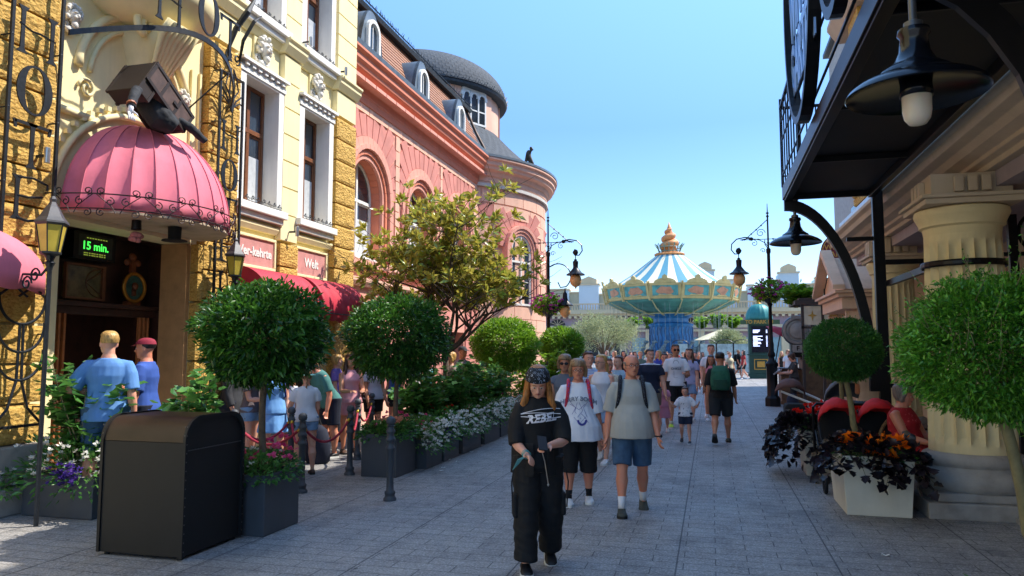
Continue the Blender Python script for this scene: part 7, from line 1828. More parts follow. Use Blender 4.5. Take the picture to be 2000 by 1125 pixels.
        for k in range(13): m.ell(Hd(.003 * (-1) ** k, .056 + .004 * k * (k < 4), -.02 - .017 * k), (.011 * S, .01 * S, .011 * S), None, 8, 6)
    elif hstyle == 'bun': cap(-.02, .006, .008, .5); cap(.024, .007, .002, .95); m.ell(Hd(0, .02, .075), (.022 * S, .022 * S, .02 * S))
    if m.v: bake(m, 'hair', hm, t, max(vox * .9, .008), 3, .003, (30, 30, 8))
    # ---- hats and glasses
    if hat:
        m = MB(); hmn = 'cap'
        if hat[0] == 'cap':
            m.loft([[Hd((rx + .006) * cos(q), oy + (ry + .006) * sin(q), z + .004) for q in [2 * pi * k / 18 for k in range(18)]] for z, rx, ry, oy in HR if z > .015])
            m.loft([[Hd(x, -.05 + y, .026 - .012 * (y < -.02)) for x in (-.034 * w2, -.015, .015, .034 * w2)] for y, w2 in ((.0, 1), (-.025, 1), (-.045, .6))], False, False)
        elif hat[0] == 'bandana':
            m.loft([[Hd((rx + .014) * cos(q), oy + (ry + .011) * sin(q), z + .007 - (.012 * (1 + sin(q)) if z < .03 else 0)) for q in [2 * pi * k / 20 for k in range(20)]] for z, rx, ry, oy in HR if z > .015]); m.tube([Hd(0, .06, .0), Hd(.01, .075, -.03), Hd(.02, .07, -.07)], [.01 * S, .014 * S, .004 * S], 6); hmn = 'bandana'
        elif hat[0] == 'sun':
            m.lathe([(0, 0)], (0, 0, 0), 3) if False else None
            m.loft([[Hd(r * cos(q), r * 1.05 * sin(q), z) for q in [2 * pi * k / 22 for k in range(22)]] for r, z in ((.085, .014), (.05, .026), (.046, .03), (.044, .065), (.02, .075))]); 
            for k in range(7): a = k * .9; m.tube([Hd(.035 * cos(a), .035 * sin(a), .07), Hd(.038 * cos(a), .038 * sin(a), .09)], [.008 * S, .002 * S], 5)
            hmn = 'sun_hat'
        m.build(hmn, hat[1], t, smooth=True, world=False, autos=60)
    if glasses:
        m = MB()
        for s in (-1, 1):
            if glasses == 'sun': m.ell(Hd(s * .018, -.055, .0), (.0155 * S * hd, .003 * S, .011 * S * hd), HM, 10, 6)
            else: m.tube([Hd(s * .0175 + .0135 * cos(q), -.057, .0 + .0095 * sin(q)) for q in [2 * pi * k / 14 for k in range(14)]], .0011 * S, 4, closed=True)
            m.tube([Hd(s * .031, -.054, .002), Hd(s * .044, -.02, .002), Hd(s * .044, .006, .0)], .0013 * S, 4)
        m.tube([Hd(-.006, -.058, .002), Hd(.006, -.058, .002)], .0013 * S, 4); m.build('glasses', black_metal, t, world=False)
    t_info = dict(t=t, T=T, arms=armp, legs=legp, shirt=shirt, S=S, hip=hip, Hd=Hd, LM=LM)
    return t_info

def print_on(info, m, z0, mat, name='shirt_print', off=.004):
    """lay a flat print (x, z in metres, z relative to z0) onto the front of the shirt"""
    sh = info['shirt']; bvh = BVHTree.FromObject(sh, bpy.context.evaluated_depsgraph_get()) if False else BVHTree.FromPolygons([v.co for v in sh.data.vertices], [tuple(p.vertices) for p in sh.data.polygons])
    out = []
    for v in m.v:
        h = bvh.ray_cast(Vector((v[0], -1, z0 + v[2])), Vector((0, 1, 0)))[0]
        out.append((v[0], (h.y if h else -.12) - off, z0 + v[2]))
    m.v = out; o = m.build(name, mat, sh, world=False); return o
def backpack(info, mat, label, s=1.0, kid=False, straps=True, mat2=None, side=0):
    """a rounded backpack on the shoulders, standing on its own as a thing"""
    p = info['t']; T = info['T']; S = info['S']
    t = thing('backpack', label, 'backpack', tuple(p.location), p.rotation_euler[2], 'backpacks worn in the crowd')
    m = MB(); m.loft([[T(side + w * cos(q) * (1 if abs(cos(q)) < .9 else 1.0), .075 + dpt * .5 + dpt * .55 * sin(q), z) for q in [2 * pi * k / 16 for k in range(16)]] for z, w, dpt in ((.585, .05 * s, .03), (.59, .075 * s, .075 * s), (.64, .083 * s, .095 * s), (.72, .083 * s, .085 * s), (.79, .075 * s, .07 * s), (.83 + .03 * (s - 1), .06 * s, .05), (.84 + .03 * (s - 1), .03 * s, .02))])
    bake(m, 'bag', mat, t, .012, 4, .005, (12, 12, 8))
    m = MB(); m.loft([[T(side + .055 * s * cos(q), .075 + .1 * s + .02 * sin(q), z) for q in [2 * pi * k / 12 for k in range(12)]] for z in (.61, .615, .69, .7)]); m.build('pocket', mat2 or mat, t, smooth=True, world=False, autos=50)
    if straps:
        for sd in (-1, 1):
            m = MB(); pts = [T(sd * .058, .06, .8), T(sd * .066, .02, .848), T(sd * .068, -.03, .835), T(sd * .073, -.066, .78), T(sd * .078, -.07, .73), T(sd * .093, -.045, .66), T(sd * .1, .03, .62), T(sd * .08, .08, .61)]
            b = info['b_'] if 'b_' in info else 1
            m.tube(pts, [(.005 * S, .015 * S)] * 8 if False else [.0125 * S, .013 * S, .013 * S, .0125 * S, .012 * S, .009 * S, .007 * S, .006 * S], 7); m.build('strap', mat2 or mat, t, smooth=True, world=False)
    return t

wht = cloth('white_cotton', 'DDDDE2'); blk = cloth('black_cotton', '0D0D10'); gry = cloth('grey_cotton', 'A9A79F'); nav = cloth('navy_cotton', '141B2E'); den = cloth('denim', '3C5A78', var=.25); den_l = cloth('light_denim', '7C9CC0', var=.2)
sneak_w = (plain('white_shoe', 'D6D6D6', .5), plain('white_sole', 'E2E2DE', .5)); sneak_b = (plain('black_shoe', '15161A', .5), plain('white_sole', 'E2E2DE', .5)); shoe_o = (plain('olive_shoe', '3E4034', .6), plain('dark_sole', '1A1A18', .6)); shoe_n = (plain('neon_shoe', 'B8D838', .5), plain('white_sole', 'E2E2DE', .5)); sand = (plain('sandal_brown', '4A3226', .6), plain('dark_sole', '1A1A18', .6))
wsock = cloth('white_sock', 'D9D9DC')
CAMYAW = 0
def W_(px, py): p = gp(px, py); return (p.x, p.y, .004)
def D_(px, d): p = dp(px, 700, d); return (p.x, p.y, .004)
def face(p, extra=0): return math.atan2(-p[0], p[1]) * 0 + math.atan2(p[0], -p[1]) + pi / 2 * 0 + extra
def tocam(p, extra=0):   # yaw so that local -Y points at the camera
    return math.atan2(-p[0] * -1, p[1]) * -1 + extra

# 1 girl with the bandana, reading her phone
p = W_(1052, 1112); y_ = tocam(p)
g1 = person('person in black hoodie, bandana and wide cargo trousers looking down at a phone', p, y_ + .12, 1.63, 'f', 'fair', 'ginger', 'loose', 'sweat', 1.15, blk, .565, 'wide', blk, .06, 1.5,
            legs=((.16, .1, .05), (-.06, .42, .05)), arms=((.12, .14, 1.15, .35), (.35, .22, 1.15, .75)), shoes=sneak_b, head=(.5, -.12), build=.98, vox=.0075, hat=('bandana', paisley()), wr=.007)
m = MB()
m.text('REBEL', Matrix.Rotation(pi / 2, 4, 'X'), .085, .0, bold=.004, shear=.2)
for k in range(3): m.tube([(-.15 + .3 * u, 0, .05 - .02 * k + .02 * sin(u * 3 + k)) for u in [j / 10 for j in range(11)]], .0035, 3)
m.v = [(v[0] * 1.05 + .01, v[1], v[2] + v[0] * .12) for v in m.v]
print_on(g1, m, g1['T'](0, 0, .735).z, plain('print_white', 'D8D4D8', .8, bump=0))
for side, (h, k, an, a) in zip((-1, 1), g1['legs']):
    m = MB(); c = h.lerp(k, .85) + Vector((side * .095, -.01, 0)); m.obox(c, (.02, .07, .09), Matrix.Identity(3)); m.build('cargo_pocket', blk, g1['t'], world=False, bevel=.015)
    m = MB(); q = h + Vector((side * .11, -.08, .02)); m.tube([q, q + Vector((side * .03, -.03, -.16)), q + Vector((side * .02, -.01, -.36))], .006, 5); m.build('hanging_strap', blk_f, g1['t'], world=False)
m = MB(); m.tube([g1['T'](.0, -.105, .6), g1['T'](.02, -.1, .53), g1['T'](.035, -.1, .43)], .004, 4); m.ell(g1['T'](.035, -.1, .425), (.008, .006, .012)); m.build('zip_cord', plain('steel_chain', 'B0B0B0', .3, .8, bump=0), g1['t'], world=False)
# open jacket hanging to mid thigh
m = MB(); T = g1['T']
for sd in (-1, 1):
    m.loft([[T(sd * (.03 + .085 * u) + sd * .012 * (0.6 - z) * 2, -.085 + .1 * u * u * 1.6, z) for u in (0, .33, .66, 1)] + [T(sd * (.03 + .1 * u) + sd * .012 * (0.6 - z) * 2, -.1 + .1 * u * u * 1.6, z) for u in (1, .66, .33, 0)] for z in (.46, .52, .58, .62)])
bake(m, 'open_jacket', blk, g1['t'], .009, 3, .005)
wr_ = g1['arms'][1][2]; fr = g1['arms'][1][3]
t = thing('phone', 'dark smartphone held in the hand of the bandana girl', 'phone', p, y_ + .12); m = MB(); m.obox(wr_ + fr * .06 + Vector((-.02, -.03, .03)), (.038, .004, .075), rotX(-.9) @ rotZ(.2)); m.build('case', black_metal, t, world=False, bevel=.004)
m = MB(); m.obox(wr_ + fr * .06 + Vector((-.02, -.03, .03)) + rotX(-.9) @ Vector((0, .0052, 0)), (.034, .001, .069), rotX(-.9) @ rotZ(.2)); m.build('screen', plain('phone_screen', '2A3440', .1, bump=0), t, world=False)
m = MB(); wq = g1['arms'][0][2]
for k, cc in enumerate(range(3)): m.tube([wq - g1['arms'][0][3] * (.015 * k) + Vector((.028 * cos(a), .0, .028 * sin(a))) for a in [2 * pi * j / 14 for j in range(14)]], .004, 4, closed=True)
for k in range(5): m.tube([wq, wq + Vector((-.04 - .008 * k, -.01, -.03)), wq + Vector((-.07 - .01 * k, 0, -.07 - .01 * k))], .003, 4)
m.build('wristband', plain('teal_band', '4F8C8C', .6), g1['t'], world=False)

# 2 woman in the white printed shirt
p = W_(1131, 984); y_ = tocam(p)
g2 = person('person with grey bob and glasses in an oversized white printed shirt and black culottes', p, y_ + .05, 1.64, 'f', 'red', 'light', 'bob', 'tee', .95, wht, .44, 'pants', blk, .22, 1.9, legs=((.14, .1, .04), (-.04, .12, .04)), arms=((.05, .16, .25, 0), (.0, .2, .2, 0)), shoes=sneak_w, sock=(blk, .25), head=(.05, -.05), build=1.08, belly=.03, vox=.0085, glasses='clear', wr=.007)
m = MB(); m.text('HERRY BOOM', Matrix.Rotation(pi / 2, 4, 'X'), .066, 0, bold=.002)
m.v = [(v[0], v[1], v[2] - v[0] ** 2 * 1.2) for v in m.v]; z_ = g2['T'](0, 0, .725).z; print_on(g2, m, z_, plain('print_grey', '7C8290', .8, bump=0))
m = MB(); r_ = random.Random(4)
for (a, b, c) in (((-.11, -.02), (-.04, -.1), (-.08, -.17)), ((.1, -.03), (.05, -.1), (.09, -.2)), ((-.02, -.04), (-.05, -.14), (.02, -.22)), ((0, -.04), (.04, -.13), (-.02, -.2)), ((-.1, -.06), (-.0, -.12), (.07, -.06)), ((-.06, -.2), (.0, -.27), (.07, -.2)), ((.02, -.16), (.06, -.2), (.1, -.26))): m.tube([(q[0], 0, q[1]) for q in (a, b, c)], .0028, 3)
m.tube([(.03 + .045 * cos(a), 0, -.23 + .05 * sin(a)) for a in [pi * 1.0 + pi * k / 8 for k in range(9)]], .012, 4)
print_on(g2, m, z_, plain('print_blue', '3A3F8C', .8, bump=0), 'line_print')
multi = blotch('floral_strap', 'C02838', '3058A8', 60, .4)
backpack(g2, plain('dark_bag', '1C2030', .8), 'small backpack with red and blue flower straps on the woman in the white shirt', .9, mat2=multi)

# 3 man in grey shirt
p = W_(1236, 1000); y_ = tocam(p)
g3 = person('person with receding hair and glasses in a plain grey T-shirt and denim shorts', p, y_ + .05, 1.73, 'm', 'red', 'grey', 'bald', 'tee', .9, gry, .475, 'shorts', den, .3, 1.3, legs=((.3, .1, .05), (-.12, .3, .05)), arms=((.0, .22, .2, 0), (.1, .2, .35, -.05)), shoes=shoe_o, sock=(wsock, .3), head=(.0, .28), build=1.02, belly=.045, vox=.0085, glasses='clear', wr=.006)
backpack(g3, plain('navy_bag', '151C2C', .8), 'dark backpack worn by the man in the grey T-shirt', .95, mat2=blotch('patterned_strap', '10141F', '5A6478', 70, .3))
m = MB(); q = g3['arms'][1]; m.tube([q[2] - q[3] * .012 + Vector((.031 * cos(a), .031 * sin(a), 0)) for a in [2 * pi * k / 18 for k in range(18)]], .007, 6, closed=True); m.ell(q[2] - q[3] * .012 + Vector((.035, -.01, 0)), (.008, .018, .018)); m.build('wristwatch', black_metal, g3['t'], world=False)

# behind them
strp = striped('blue_stripes', '8FA4CC', 'C8CEDA')
R_ = random.Random(12)
def walker(label, px, d, H=1.7, extra=0, **k):
    p = D_(px, d); k.setdefault('vox', .012 if d < 16 else .016); return person(label, p, tocam(p) + extra, H, **k)
st = ((.28, .1, .05), (-.18, .45, .05)); st2 = ((-.18, .45, .05), (.28, .1, .05))
walker('person with sunglasses in a grey sleeveless top left of the white printed shirt', 1103, 10.6, 1.7, -.1, sex='f', skin='tan', hair='light', hstyle='bob', top='tee', sleeve=.2, topmat=cloth('slate_top', '5E6470'), hem=.5, bottom='pants', botmat=blk, botlen=.1, legs=st, shoes=sneak_w, glasses='sun')
walker('person with short hair in a blue and white striped shirt', 1149, 12.0, 1.75, .1, hair='brown', topmat=strp, top='tee', bottom='shorts', botmat=nav, legs=st, shoes=sneak_w, head=(0, .2))
walker('person with blonde hair and glasses in a white tank top with black shoulder strap', 1174, 11.6, 1.7, -.3, sex='f', hair='blonde', hstyle='pony', top='tank', topmat=wht, bottom='shorts', botmat=den_l, legs=st2, shoes=sneak_w, glasses='clear', head=(0, -.4))
g = walker('person with short dark hair and glasses in a cream floral top and denim shorts', 1187, 12.3, 1.62, .15, sex='f', skin='red', hair='brown', hstyle='short', top='tee', sleeve=.15, topmat=blotch('floral_cream', 'D8C8B0', '7A4038', 26, .3), hem=.5, bottom='shorts', botmat=cloth('dark_denim', '1E2C48'), botlen=.3, legs=((.12, .1, .05), (-.05, .15, .05)), shoes=sneak_w, glasses='clear', head=(0, .35), build=1.08)
walker('person with a dark ponytail in a pale blue top half hidden between the walkers', 1208, 14, 1.66, -.2, sex='f', hair='brown', hstyle='pony', top='tank', topmat=cloth('pale_blue_top', '9AB8CC'), bottom='shorts', botmat=nav, legs=st, shoes=sneak_w, head=(0, -.4))
twotone = NT('navy_white_polo'); s_ = twotone.n('ShaderNodeSeparateXYZ', inp={'Vector': twotone.coord()}); twotone.set(twotone.mix(twotone.math('GREATER_THAN', s_.outputs[2], 1.43), '121C34', 'D0D6E0'), .85)
walker('person in a navy shirt with white shoulders holding a child by the hand', 1269, 15.0, 1.8, .1, hair='dark', topmat=twotone.m, top='polo', bottom='shorts', botmat=cloth('khaki', '6E675C'), legs=st, shoes=sneak_w, head=(0, .3), build=1.08, arms=((.1, .15, .2, 0), (.15, .22, .2, 0)))
walker('small child in a pink outfit beside the man in the navy shirt', 1294, 15.6, 1.12, 0, sex='f', kid=True, hair='brown', hstyle='pony', topmat=cloth('pink_kid', 'D08AA0'), top='tee', hem=.5, bottom='dress', botmat=cloth('pink_kid', 'D08AA0'), botlen=.3, legs=st, shoes=sneak_w)
walker('person with a dark top bun in a black strap top', 1298, 17.5, 1.7, 0, sex='f', skin='red', hair='dark', hstyle='bun', top='tank', topmat=blk, bottom='shorts', botmat=blk, legs=st, shoes=sneak_w, build=1.1)
p = W_(1322, 834)
g = person('tall person in sunglasses and white printed T-shirt with one grey backpack strap and neon shoes', p, tocam(p, .05), 1.92, 'm', 'tan', 'dark', 'short', 'tee', .7, wht, .5, 'shorts', blk, .3, 1.2, legs=((.3, .1, .05), (-.2, .5, .05)), arms=((.0, .15, .15, 0), (.2, .25, 1.6, .4)), shoes=shoe_n, sock=(wsock, .15), glasses='sun', head=(0, .15), vox=.012)
m = MB(); m.text('OHKLE', Matrix.Rotation(pi / 2, 4, 'X'), .07, 0, bold=.003); m.tube([(.06 * cos(a), 0, .12 + .07 * sin(a)) for a in [pi * k / 10 for k in range(11)]], .007, 3); m.tube([(-.05, 0, -.05), (-.05, 0, -.2), (.03, 0, -.2)], .005, 3); print_on(g, m, g['T'](0, 0, .7).z, plain('print_grey', '7C8290', .8, bump=0))
backpack(g, plain('grey_bag', '5A5E66', .8), 'grey backpack slung over one shoulder of the tall man in sunglasses', .8, straps=False, side=.09)
walker('person with long brown hair in a lavender top behind the tall man', 1346, 18.5, 1.82, -.3, sex='f', hair='brown', hstyle='long', topmat=cloth('lavender', 'A8A6C8'), top='tee', bottom='shorts', botmat=den_l, legs=st2, shoes=sneak_w)
p = W_(1340, 866)
kidm = blotch('kid_print', 'D8D8DC', '8A8E98', 30, .3)
person('small child in glasses, white printed T-shirt and dark shorts running with raised arms', p, tocam(p, -.1), 1.05, 'm', 'fair', 'brown', 'short', 'tee', .8, kidm, .48, 'shorts', cloth('kid_shorts', '1E2840'), .34, 1.5, legs=((.1, .7, .08), (.2, .15, .05)), arms=((.2, .5, 1.9, -.1), (.2, .55, 1.9, -.1)), shoes=sneak_b, kid=True, glasses='clear', head=(.15, 0), vox=.01)
p = W_(1391, 822)
person('person in a pink strap top and black shorts with long brown hair', p, tocam(p, 0), 1.63, 'f', 'tan', 'brown', 'long', 'tank', .2, cloth('rose_top', 'D07F8C'), .56, 'tight', blk, .42, 1, legs=((.15, .1, .04), (-.1, .3, .04)), arms=((.0, .12, .2, 0), (.1, .1, 1.2, .1)), shoes=sneak_w, sock=(wsock, .25), head=(.15, 0), build=.92)
walker('tall young person with curly brown hair in a white T-shirt behind the pink top', 1389, 19.5, 1.93, 0, hair='brown', hstyle='short', topmat=wht, top='tee', bottom='shorts', botmat=nav, legs=st, shoes=sneak_w)
p = W_(1410, 866)
g = person('person seen from behind in black carrying a green hiking backpack', p, tocam(p, pi), 1.74, 'm', 'tan', 'dark', 'short', 'tee', .9, blk, .5, 'shorts', cloth('dark_grey_cloth', '1C2024'), .3, 1.3, legs=((.3, .12, .04), (-.3, .5, .04)), arms=((.15, .2, .4, 0), (-.1, .15, .3, 0)), shoes=shoe_o, vox=.011, build=1.05)
backpack(g, cloth('forest_green', '1F5A44', var=.2), 'green hiking backpack on the man walking away', 1.25, mat2=cloth('forest_green_dark', '184636'))
p = W_(1443, 738)
g = person('distant person in black walking with a black backpack before the carousel fence', p, tocam(p, 1.3), 1.8, 'm', 'tan', 'light', 'short', 'tee', .7, blk, .5, 'shorts', blk, .3, 1.2, legs=st, shoes=sneak_w, vox=.02); backpack(g, blk_f, 'black backpack of the distant walker left of the kiosk', 1.0)
# woman reading at the booth
p = W_(1553, 795)
g = person('person in grey T-shirt and black capri trousers reading a leaflet at the wooden booth', p, tocam(p, -1.35), 1.66, 'f', 'fair', 'brown', 'bob', 'tee', .7, cloth('charcoal_tee', '3C3A3A'), .5, 'pants', blk, .2, .9, legs=((.05, .05, .03), (.1, .05, .03)), arms=((.5, .1, 1.0, .1), (.5, .1, 1.0, .1)), shoes=sneak_w, head=(.5, 0), vox=.013, build=1.05)
t = thing('leaflet', 'open white leaflet held by the woman at the wooden booth', 'leaflet', tuple(g['t'].location), g['t'].rotation_euler[2]); q = (g['arms'][0][2] + g['arms'][1][2]) / 2 + Vector((0, -.12, .04)); m = MB(); m.obox(q + Vector((-.1, 0, 0)), (.11, .13, .002), rotX(.5) @ Matrix.Rotation(.3, 3, 'Y')); m.obox(q + Vector((.1, 0, 0)), (.11, .13, .002), rotX(.5) @ Matrix.Rotation(-.3, 3, 'Y')); m.build('pages', wht, t, world=False)
t = thing('standing_backpack', 'dark blue backpack standing on the ground at the wooden booth', 'backpack', W_(1549, 800)); m = MB(); m.loft([[(w2 * cos(a), w2 * .7 * sin(a), z) for a in [2 * pi * k / 14 for k in range(14)]] for z, w2 in ((0, .13), (.05, .17), (.3, .17), (.42, .12), (.46, .04))]); m.build('bag', cloth('navy_bag2', '1A2438'), t, smooth=True, world=False); m = MB(); m.tube([(-.03, 0, .44), (0, 0, .5), (.03, 0, .44)], .01, 5); m.build('handle', blk_f, t, world=False)
p = W_(1528, 745); person('distant blonde person in a short black dress beyond the lamp post', p, tocam(p, .3), 1.72, 'f', 'fair', 'blonde', 'long', 'tank', .2, blk, .5, 'dress', blk, .4, 1, legs=st, shoes=sneak_w, vox=.02)
p = W_(1541, 752); person('distant person in a white shirt and pink skirt by the red parasol', p, tocam(p, 0), 1.8, 'f', 'fair', 'light', 'bob', 'tee', .7, wht, .5, 'skirt', cloth('rose_skirt', 'B08A90'), .3, 1, legs=st, shoes=sneak_w, vox=.02)
# far crowd heads in front of the carousel
cols = [('grey green shirt', '6A7A68', 'blonde'), ('blue football shirt', '2440A0', 'blonde'), ('white shirt and pale cap', 'D8D8D0', 'light'), ('orange shirt', 'B8643C', 'brown'), ('white vest', 'D0D0CC', 'dark'), ('red shirt', '9E2A2A', 'dark'), ('navy shirt', '1E2A44', 'brown'), ('teal shirt', '2F6E70', 'grey'), ('cream shirt', 'C8BFA0', 'light'), ('black shirt', '16161A', 'brown')]
spots = [(1251, 27, 0), (1286, 26, 1), (1309, 24, 2), (1240, 30, 3), (1268, 32, 4), (1218, 30, 5), (1358, 30, 6), (1372, 34, 7), (1425, 36, 8), (1232, 38, 9), (1302, 36, 4), (1452, 44, 5), (1334, 40, 8), (1200, 34, 2), (1262, 42, 0), (1408, 42, 6), (1365, 46, 3), (1185, 40, 7), (1348, 50, 9), (1390, 50, 2), (1422, 52, 4), (1322, 52, 5)]
used = {}
for k, (px, d, c) in enumerate(spots):
    nm, hx, hr = cols[c]; used[c] = used.get(c, 0) + 1
    where = {27: 'left of the blue column', 26: 'in front of the blue column', 24: 'behind the woman with the bun', 30: 'in the middle distance', 32: 'behind the bearded man'}.get(d, 'far off')
    l = f'distant person in a {nm} ' + [where, 'farther back', 'farthest back'][used[c] - 1]
    if hr: walker(l, px, d, 1.68 + .12 * R_.random(), R_.uniform(-1.2, 1.2), sex='mf'[k % 2], hair=hr, hstyle=('short', 'long')[k % 2], topmat=cloth('crowd_' + nm.replace(' ', '_'), hx), top='tee', bottom='shorts', botmat=(nav, den_l, blk)[k % 3], legs=(st, st2)[k % 2], shoes=sneak_w, vox=.022 if d < 34 else .028, group='distant crowd by the carousel')

# ---- queue at the hotel
QG = 'people queuing outside the hotel'
def q(label, px, py, H, extra, **k):
    p = W_(px, py); k.setdefault('vox', .012); return person(label, p, tocam(p) + extra, H, group=QG, **k)
stand = ((.04, .04, .04), (-.02, .05, .05))
p = D_(213, 8.1); p = (p[0], p[1], .1)
blue_l = cloth('light_blue_tee', '5C8CC8'); blue_d = cloth('cobalt_tee', '2F52A0')
person('person with short blond hair in a light blue T-shirt seen from behind at the entrance', p, tocam(p, pi - .2), 1.86, 'm', 'fair', 'blonde', 'short', 'tee', .8, blue_l, .47, 'shorts', den, .3, 1.2, legs=stand, arms=((-.1, .15, .3, 0), (-.1, .55, 1.6, .9)), shoes=sneak_w, vox=.009, head=(0, .5), build=1.1, group=QG)
p = D_(285, 8.9); p = (p[0], p[1], .1)
person('person in a dark red cap and blue T-shirt with a beard at the entrance', p, tocam(p, -1.9), 1.8, 'm', 'red', 'dark', 'buzz', 'tee', .8, blue_d, .47, 'shorts', nav, .3, 1.2, legs=stand, shoes=sneak_w, hat=('cap', cloth('maroon_cap', '8A1E34')), vox=.01, build=1.12, group=QG)
q('person in a dark grey suit jacket behind the first laurel', 447, 905, 1.75, 1.2, topmat=cloth('suit_grey', '26282E'), top='sweat', sleeve=1.8, hem=.44, bottom='pants', botmat=nav, botlen=.05, legs=stand, shoes=sneak_b, build=1.15)
q('person in a grey and black T-shirt and light denim shorts under the first laurel', 487, 912, 1.62, 1.0, sex='f', hair='brown', hstyle='long', topmat=cloth('grey_black_tee', '6A6064'), top='tee', bottom='shorts', botmat=den_l, botlen=.42, legs=stand, arms=((.3, .1, 1.3, .3), (.2, .1, 1.2, .4)), shoes=sneak_w)
g = q('person in a light blue dress with a tied belt under the first laurel', 532, 915, 1.6, .2, sex='f', hair='brown', hstyle='pony', topmat=cloth('sky_dress', '6FA4DC'), top='tank', bottom='dress', botmat=cloth('sky_dress', '6FA4DC'), botlen=.33, legs=stand, shoes=sand, loose=1.2)
backpack(g, cloth('royal_bag', '16307A'), 'blue backpack on the girl in the light blue dress', .9)
q('child with dark hair in a white vest facing sideways behind the bollards', 567, 905, 1.42, -.9, sex='f', skin='dark', hair='dark', hstyle='bob', topmat=wht, top='tank', bottom='shorts', botmat=cloth('kid_khaki', '8A8378'), legs=stand, shoes=sand)
q('child with a long braid, mint hat, white T-shirt and denim shorts seen from behind', 594, 928, 1.48, pi + .1, sex='f', hair='light', hstyle='braid', topmat=wht, top='tee', bottom='shorts', botmat=den_l, botlen=.42, legs=((.05, .03, .06), (-.03, .03, .06)), arms=((.2, .15, 1.5, .3), (.3, .3, 1.2, .2)), shoes=sand, hat=('sun', cloth('mint_hat', '8FC8B8')), vox=.01)
q('stooping person in a teal T-shirt and navy shorts holding a paper', 643, 893, 1.74, -1.1, sex='m', skin='red', hair='grey', hstyle='short', topmat=cloth('teal_tee', '3E7470'), top='tee', sleeve=.8, bottom='shorts', botmat=nav, botlen=.3, lean=.5, legs=((.05, .03, .05), (.0, .05, .05)), arms=((.1, .15, .3, 0), (.2, .1, .5, 0)), shoes=sneak_b, build=1.15, vox=.01)
q('person in a pink playsuit looking at a phone in the queue', 682, 885, 1.68, .3, sex='f', skin='tan', hair='brown', hstyle='long', topmat=cloth('pink_playsuit', 'D8959C'), top='tank', bottom='shorts', botmat=cloth('pink_playsuit', 'D8959C'), botlen=.38, legs=stand, arms=((.4, .1, 1.2, .4), (.4, .1, 1.2, .4)), shoes=sand)
q('person in a lavender top with sunglasses on the head beside the pink playsuit', 655, 862, 1.66, 1.3, sex='f', hair='blonde', hstyle='bob', topmat=cloth('violet_top', '7A64B0'), top='tee', bottom='shorts', botmat=blk, legs=stand, shoes=sand)
q('person in a pale grey top and black patterned shorts under the second laurel', 728, 868, 1.66, .6, sex='f', skin='tan', hair='dark', hstyle='pony', topmat=cloth('pale_grey_top', 'B8B4C0'), top='tee', bottom='shorts', botmat=blk, legs=stand, shoes=sneak_w)
q('person in a bright blue sports shirt and shorts behind the second laurel stem', 772, 852, 1.64, -.8, skin='tan', hair='dark', topmat=cloth('sport_blue', '2A5EA8'), top='tee', bottom='shorts', botmat=blk, legs=stand, shoes=sneak_w)
q('person in white seen between the second laurel and the rose bushes', 808, 845, 1.7, 1.4, sex='f', hair='blonde', hstyle='bob', topmat=wht, top='tee', bottom='shorts', botmat=den_l, legs=stand, shoes=sneak_w)
q('person in a teal striped vest at the back of the queue', 835, 838, 1.6, .8, sex='f', skin='tan', hair='dark', hstyle='pony', topmat=striped('teal_stripe', '4A9AA0', 'D0E0E0', .06), top='tank', bottom='shorts', botmat=den, legs=stand, shoes=sneak_w)
p = D_(903, 16.5); person('person in a dark cap and grey T-shirt left of the sunlit ball tree', (p[0], p[1], .004), tocam(p, .8), 1.84, 'm', 'tan', 'dark', 'buzz', 'tee', .8, cloth('mauve_grey_tee', '8A7F84'), .5, 'shorts', nav, .3, 1.2, legs=stand, shoes=sneak_w, hat=('cap', cloth('dark_cap', '30343A')), group=QG)
p = D_(880, 15.8); person('person in a taupe top in the queue beside the man with the dark cap', (p[0], p[1], .004), tocam(p, -1.0), 1.7, 'f', 'fair', 'blonde', 'bob', 'tee', .3, cloth('taupe_top', '8E8078'), .5, 'pants', cloth('beige_pants', 'A89C88'), .1, 1, legs=stand, shoes=sneak_w, group=QG)
p = W_(620, 905); t = thing('shoulder_bag', 'large dark blue bag standing on the paving by the stooping man', 'bag', p); m = MB(); m.loft([[(w2 * cos(a), w2 * .7 * sin(a), z) for a in [2 * pi * k / 16 for k in range(16)]] for z, w2 in ((0, .16), (.04, .2), (.3, .2), (.5, .15), (.58, .05))]); m.build('bag', cloth('midnight_bag', '121A30'), t, smooth=True, world=False); m = MB(); m.tube([(-.06, 0, .54), (0, 0, .72), (.06, 0, .54)], .012, 5); m.build('handle', blk_f, t, world=False)

# ---- terrace side
p = (2.28, 11.95, .004)
person('person in ripped denim shorts and beige lattice top standing behind the black post', p, 2.6, 1.78, 'f', 'tan', 'brown', 'long', 'tee', .5, cloth('beige_lattice', 'B8A088'), .56, 'shorts', den, .42, 1.3, legs=stand, arms=((.05, .1, .1, 0), (.1, .15, 2.0, .3)), shoes=sand, build=1.08, group='people on the terrace')
redfl = blotch('red_floral', 'A81820', 'C84848', 20, .32)
p = (2.2, 9.85, .004)
person('seated person with grey hair in a red floral dress beside the column', p, .9, 1.66, 'f', 'red', 'grey', 'bob', 'tank', .3, redfl, .5, 'shorts', redfl, .28, 1.8, legs=((1.4, 1.5, .08), (1.4, 1.5, .08)), arms=((.5, .1, .9, .2), (.5, .1, .9, .2)), shoes=sand, build=1.3, belly=.04, sit=.52, head=(.15, .2), group='people on the terrace')
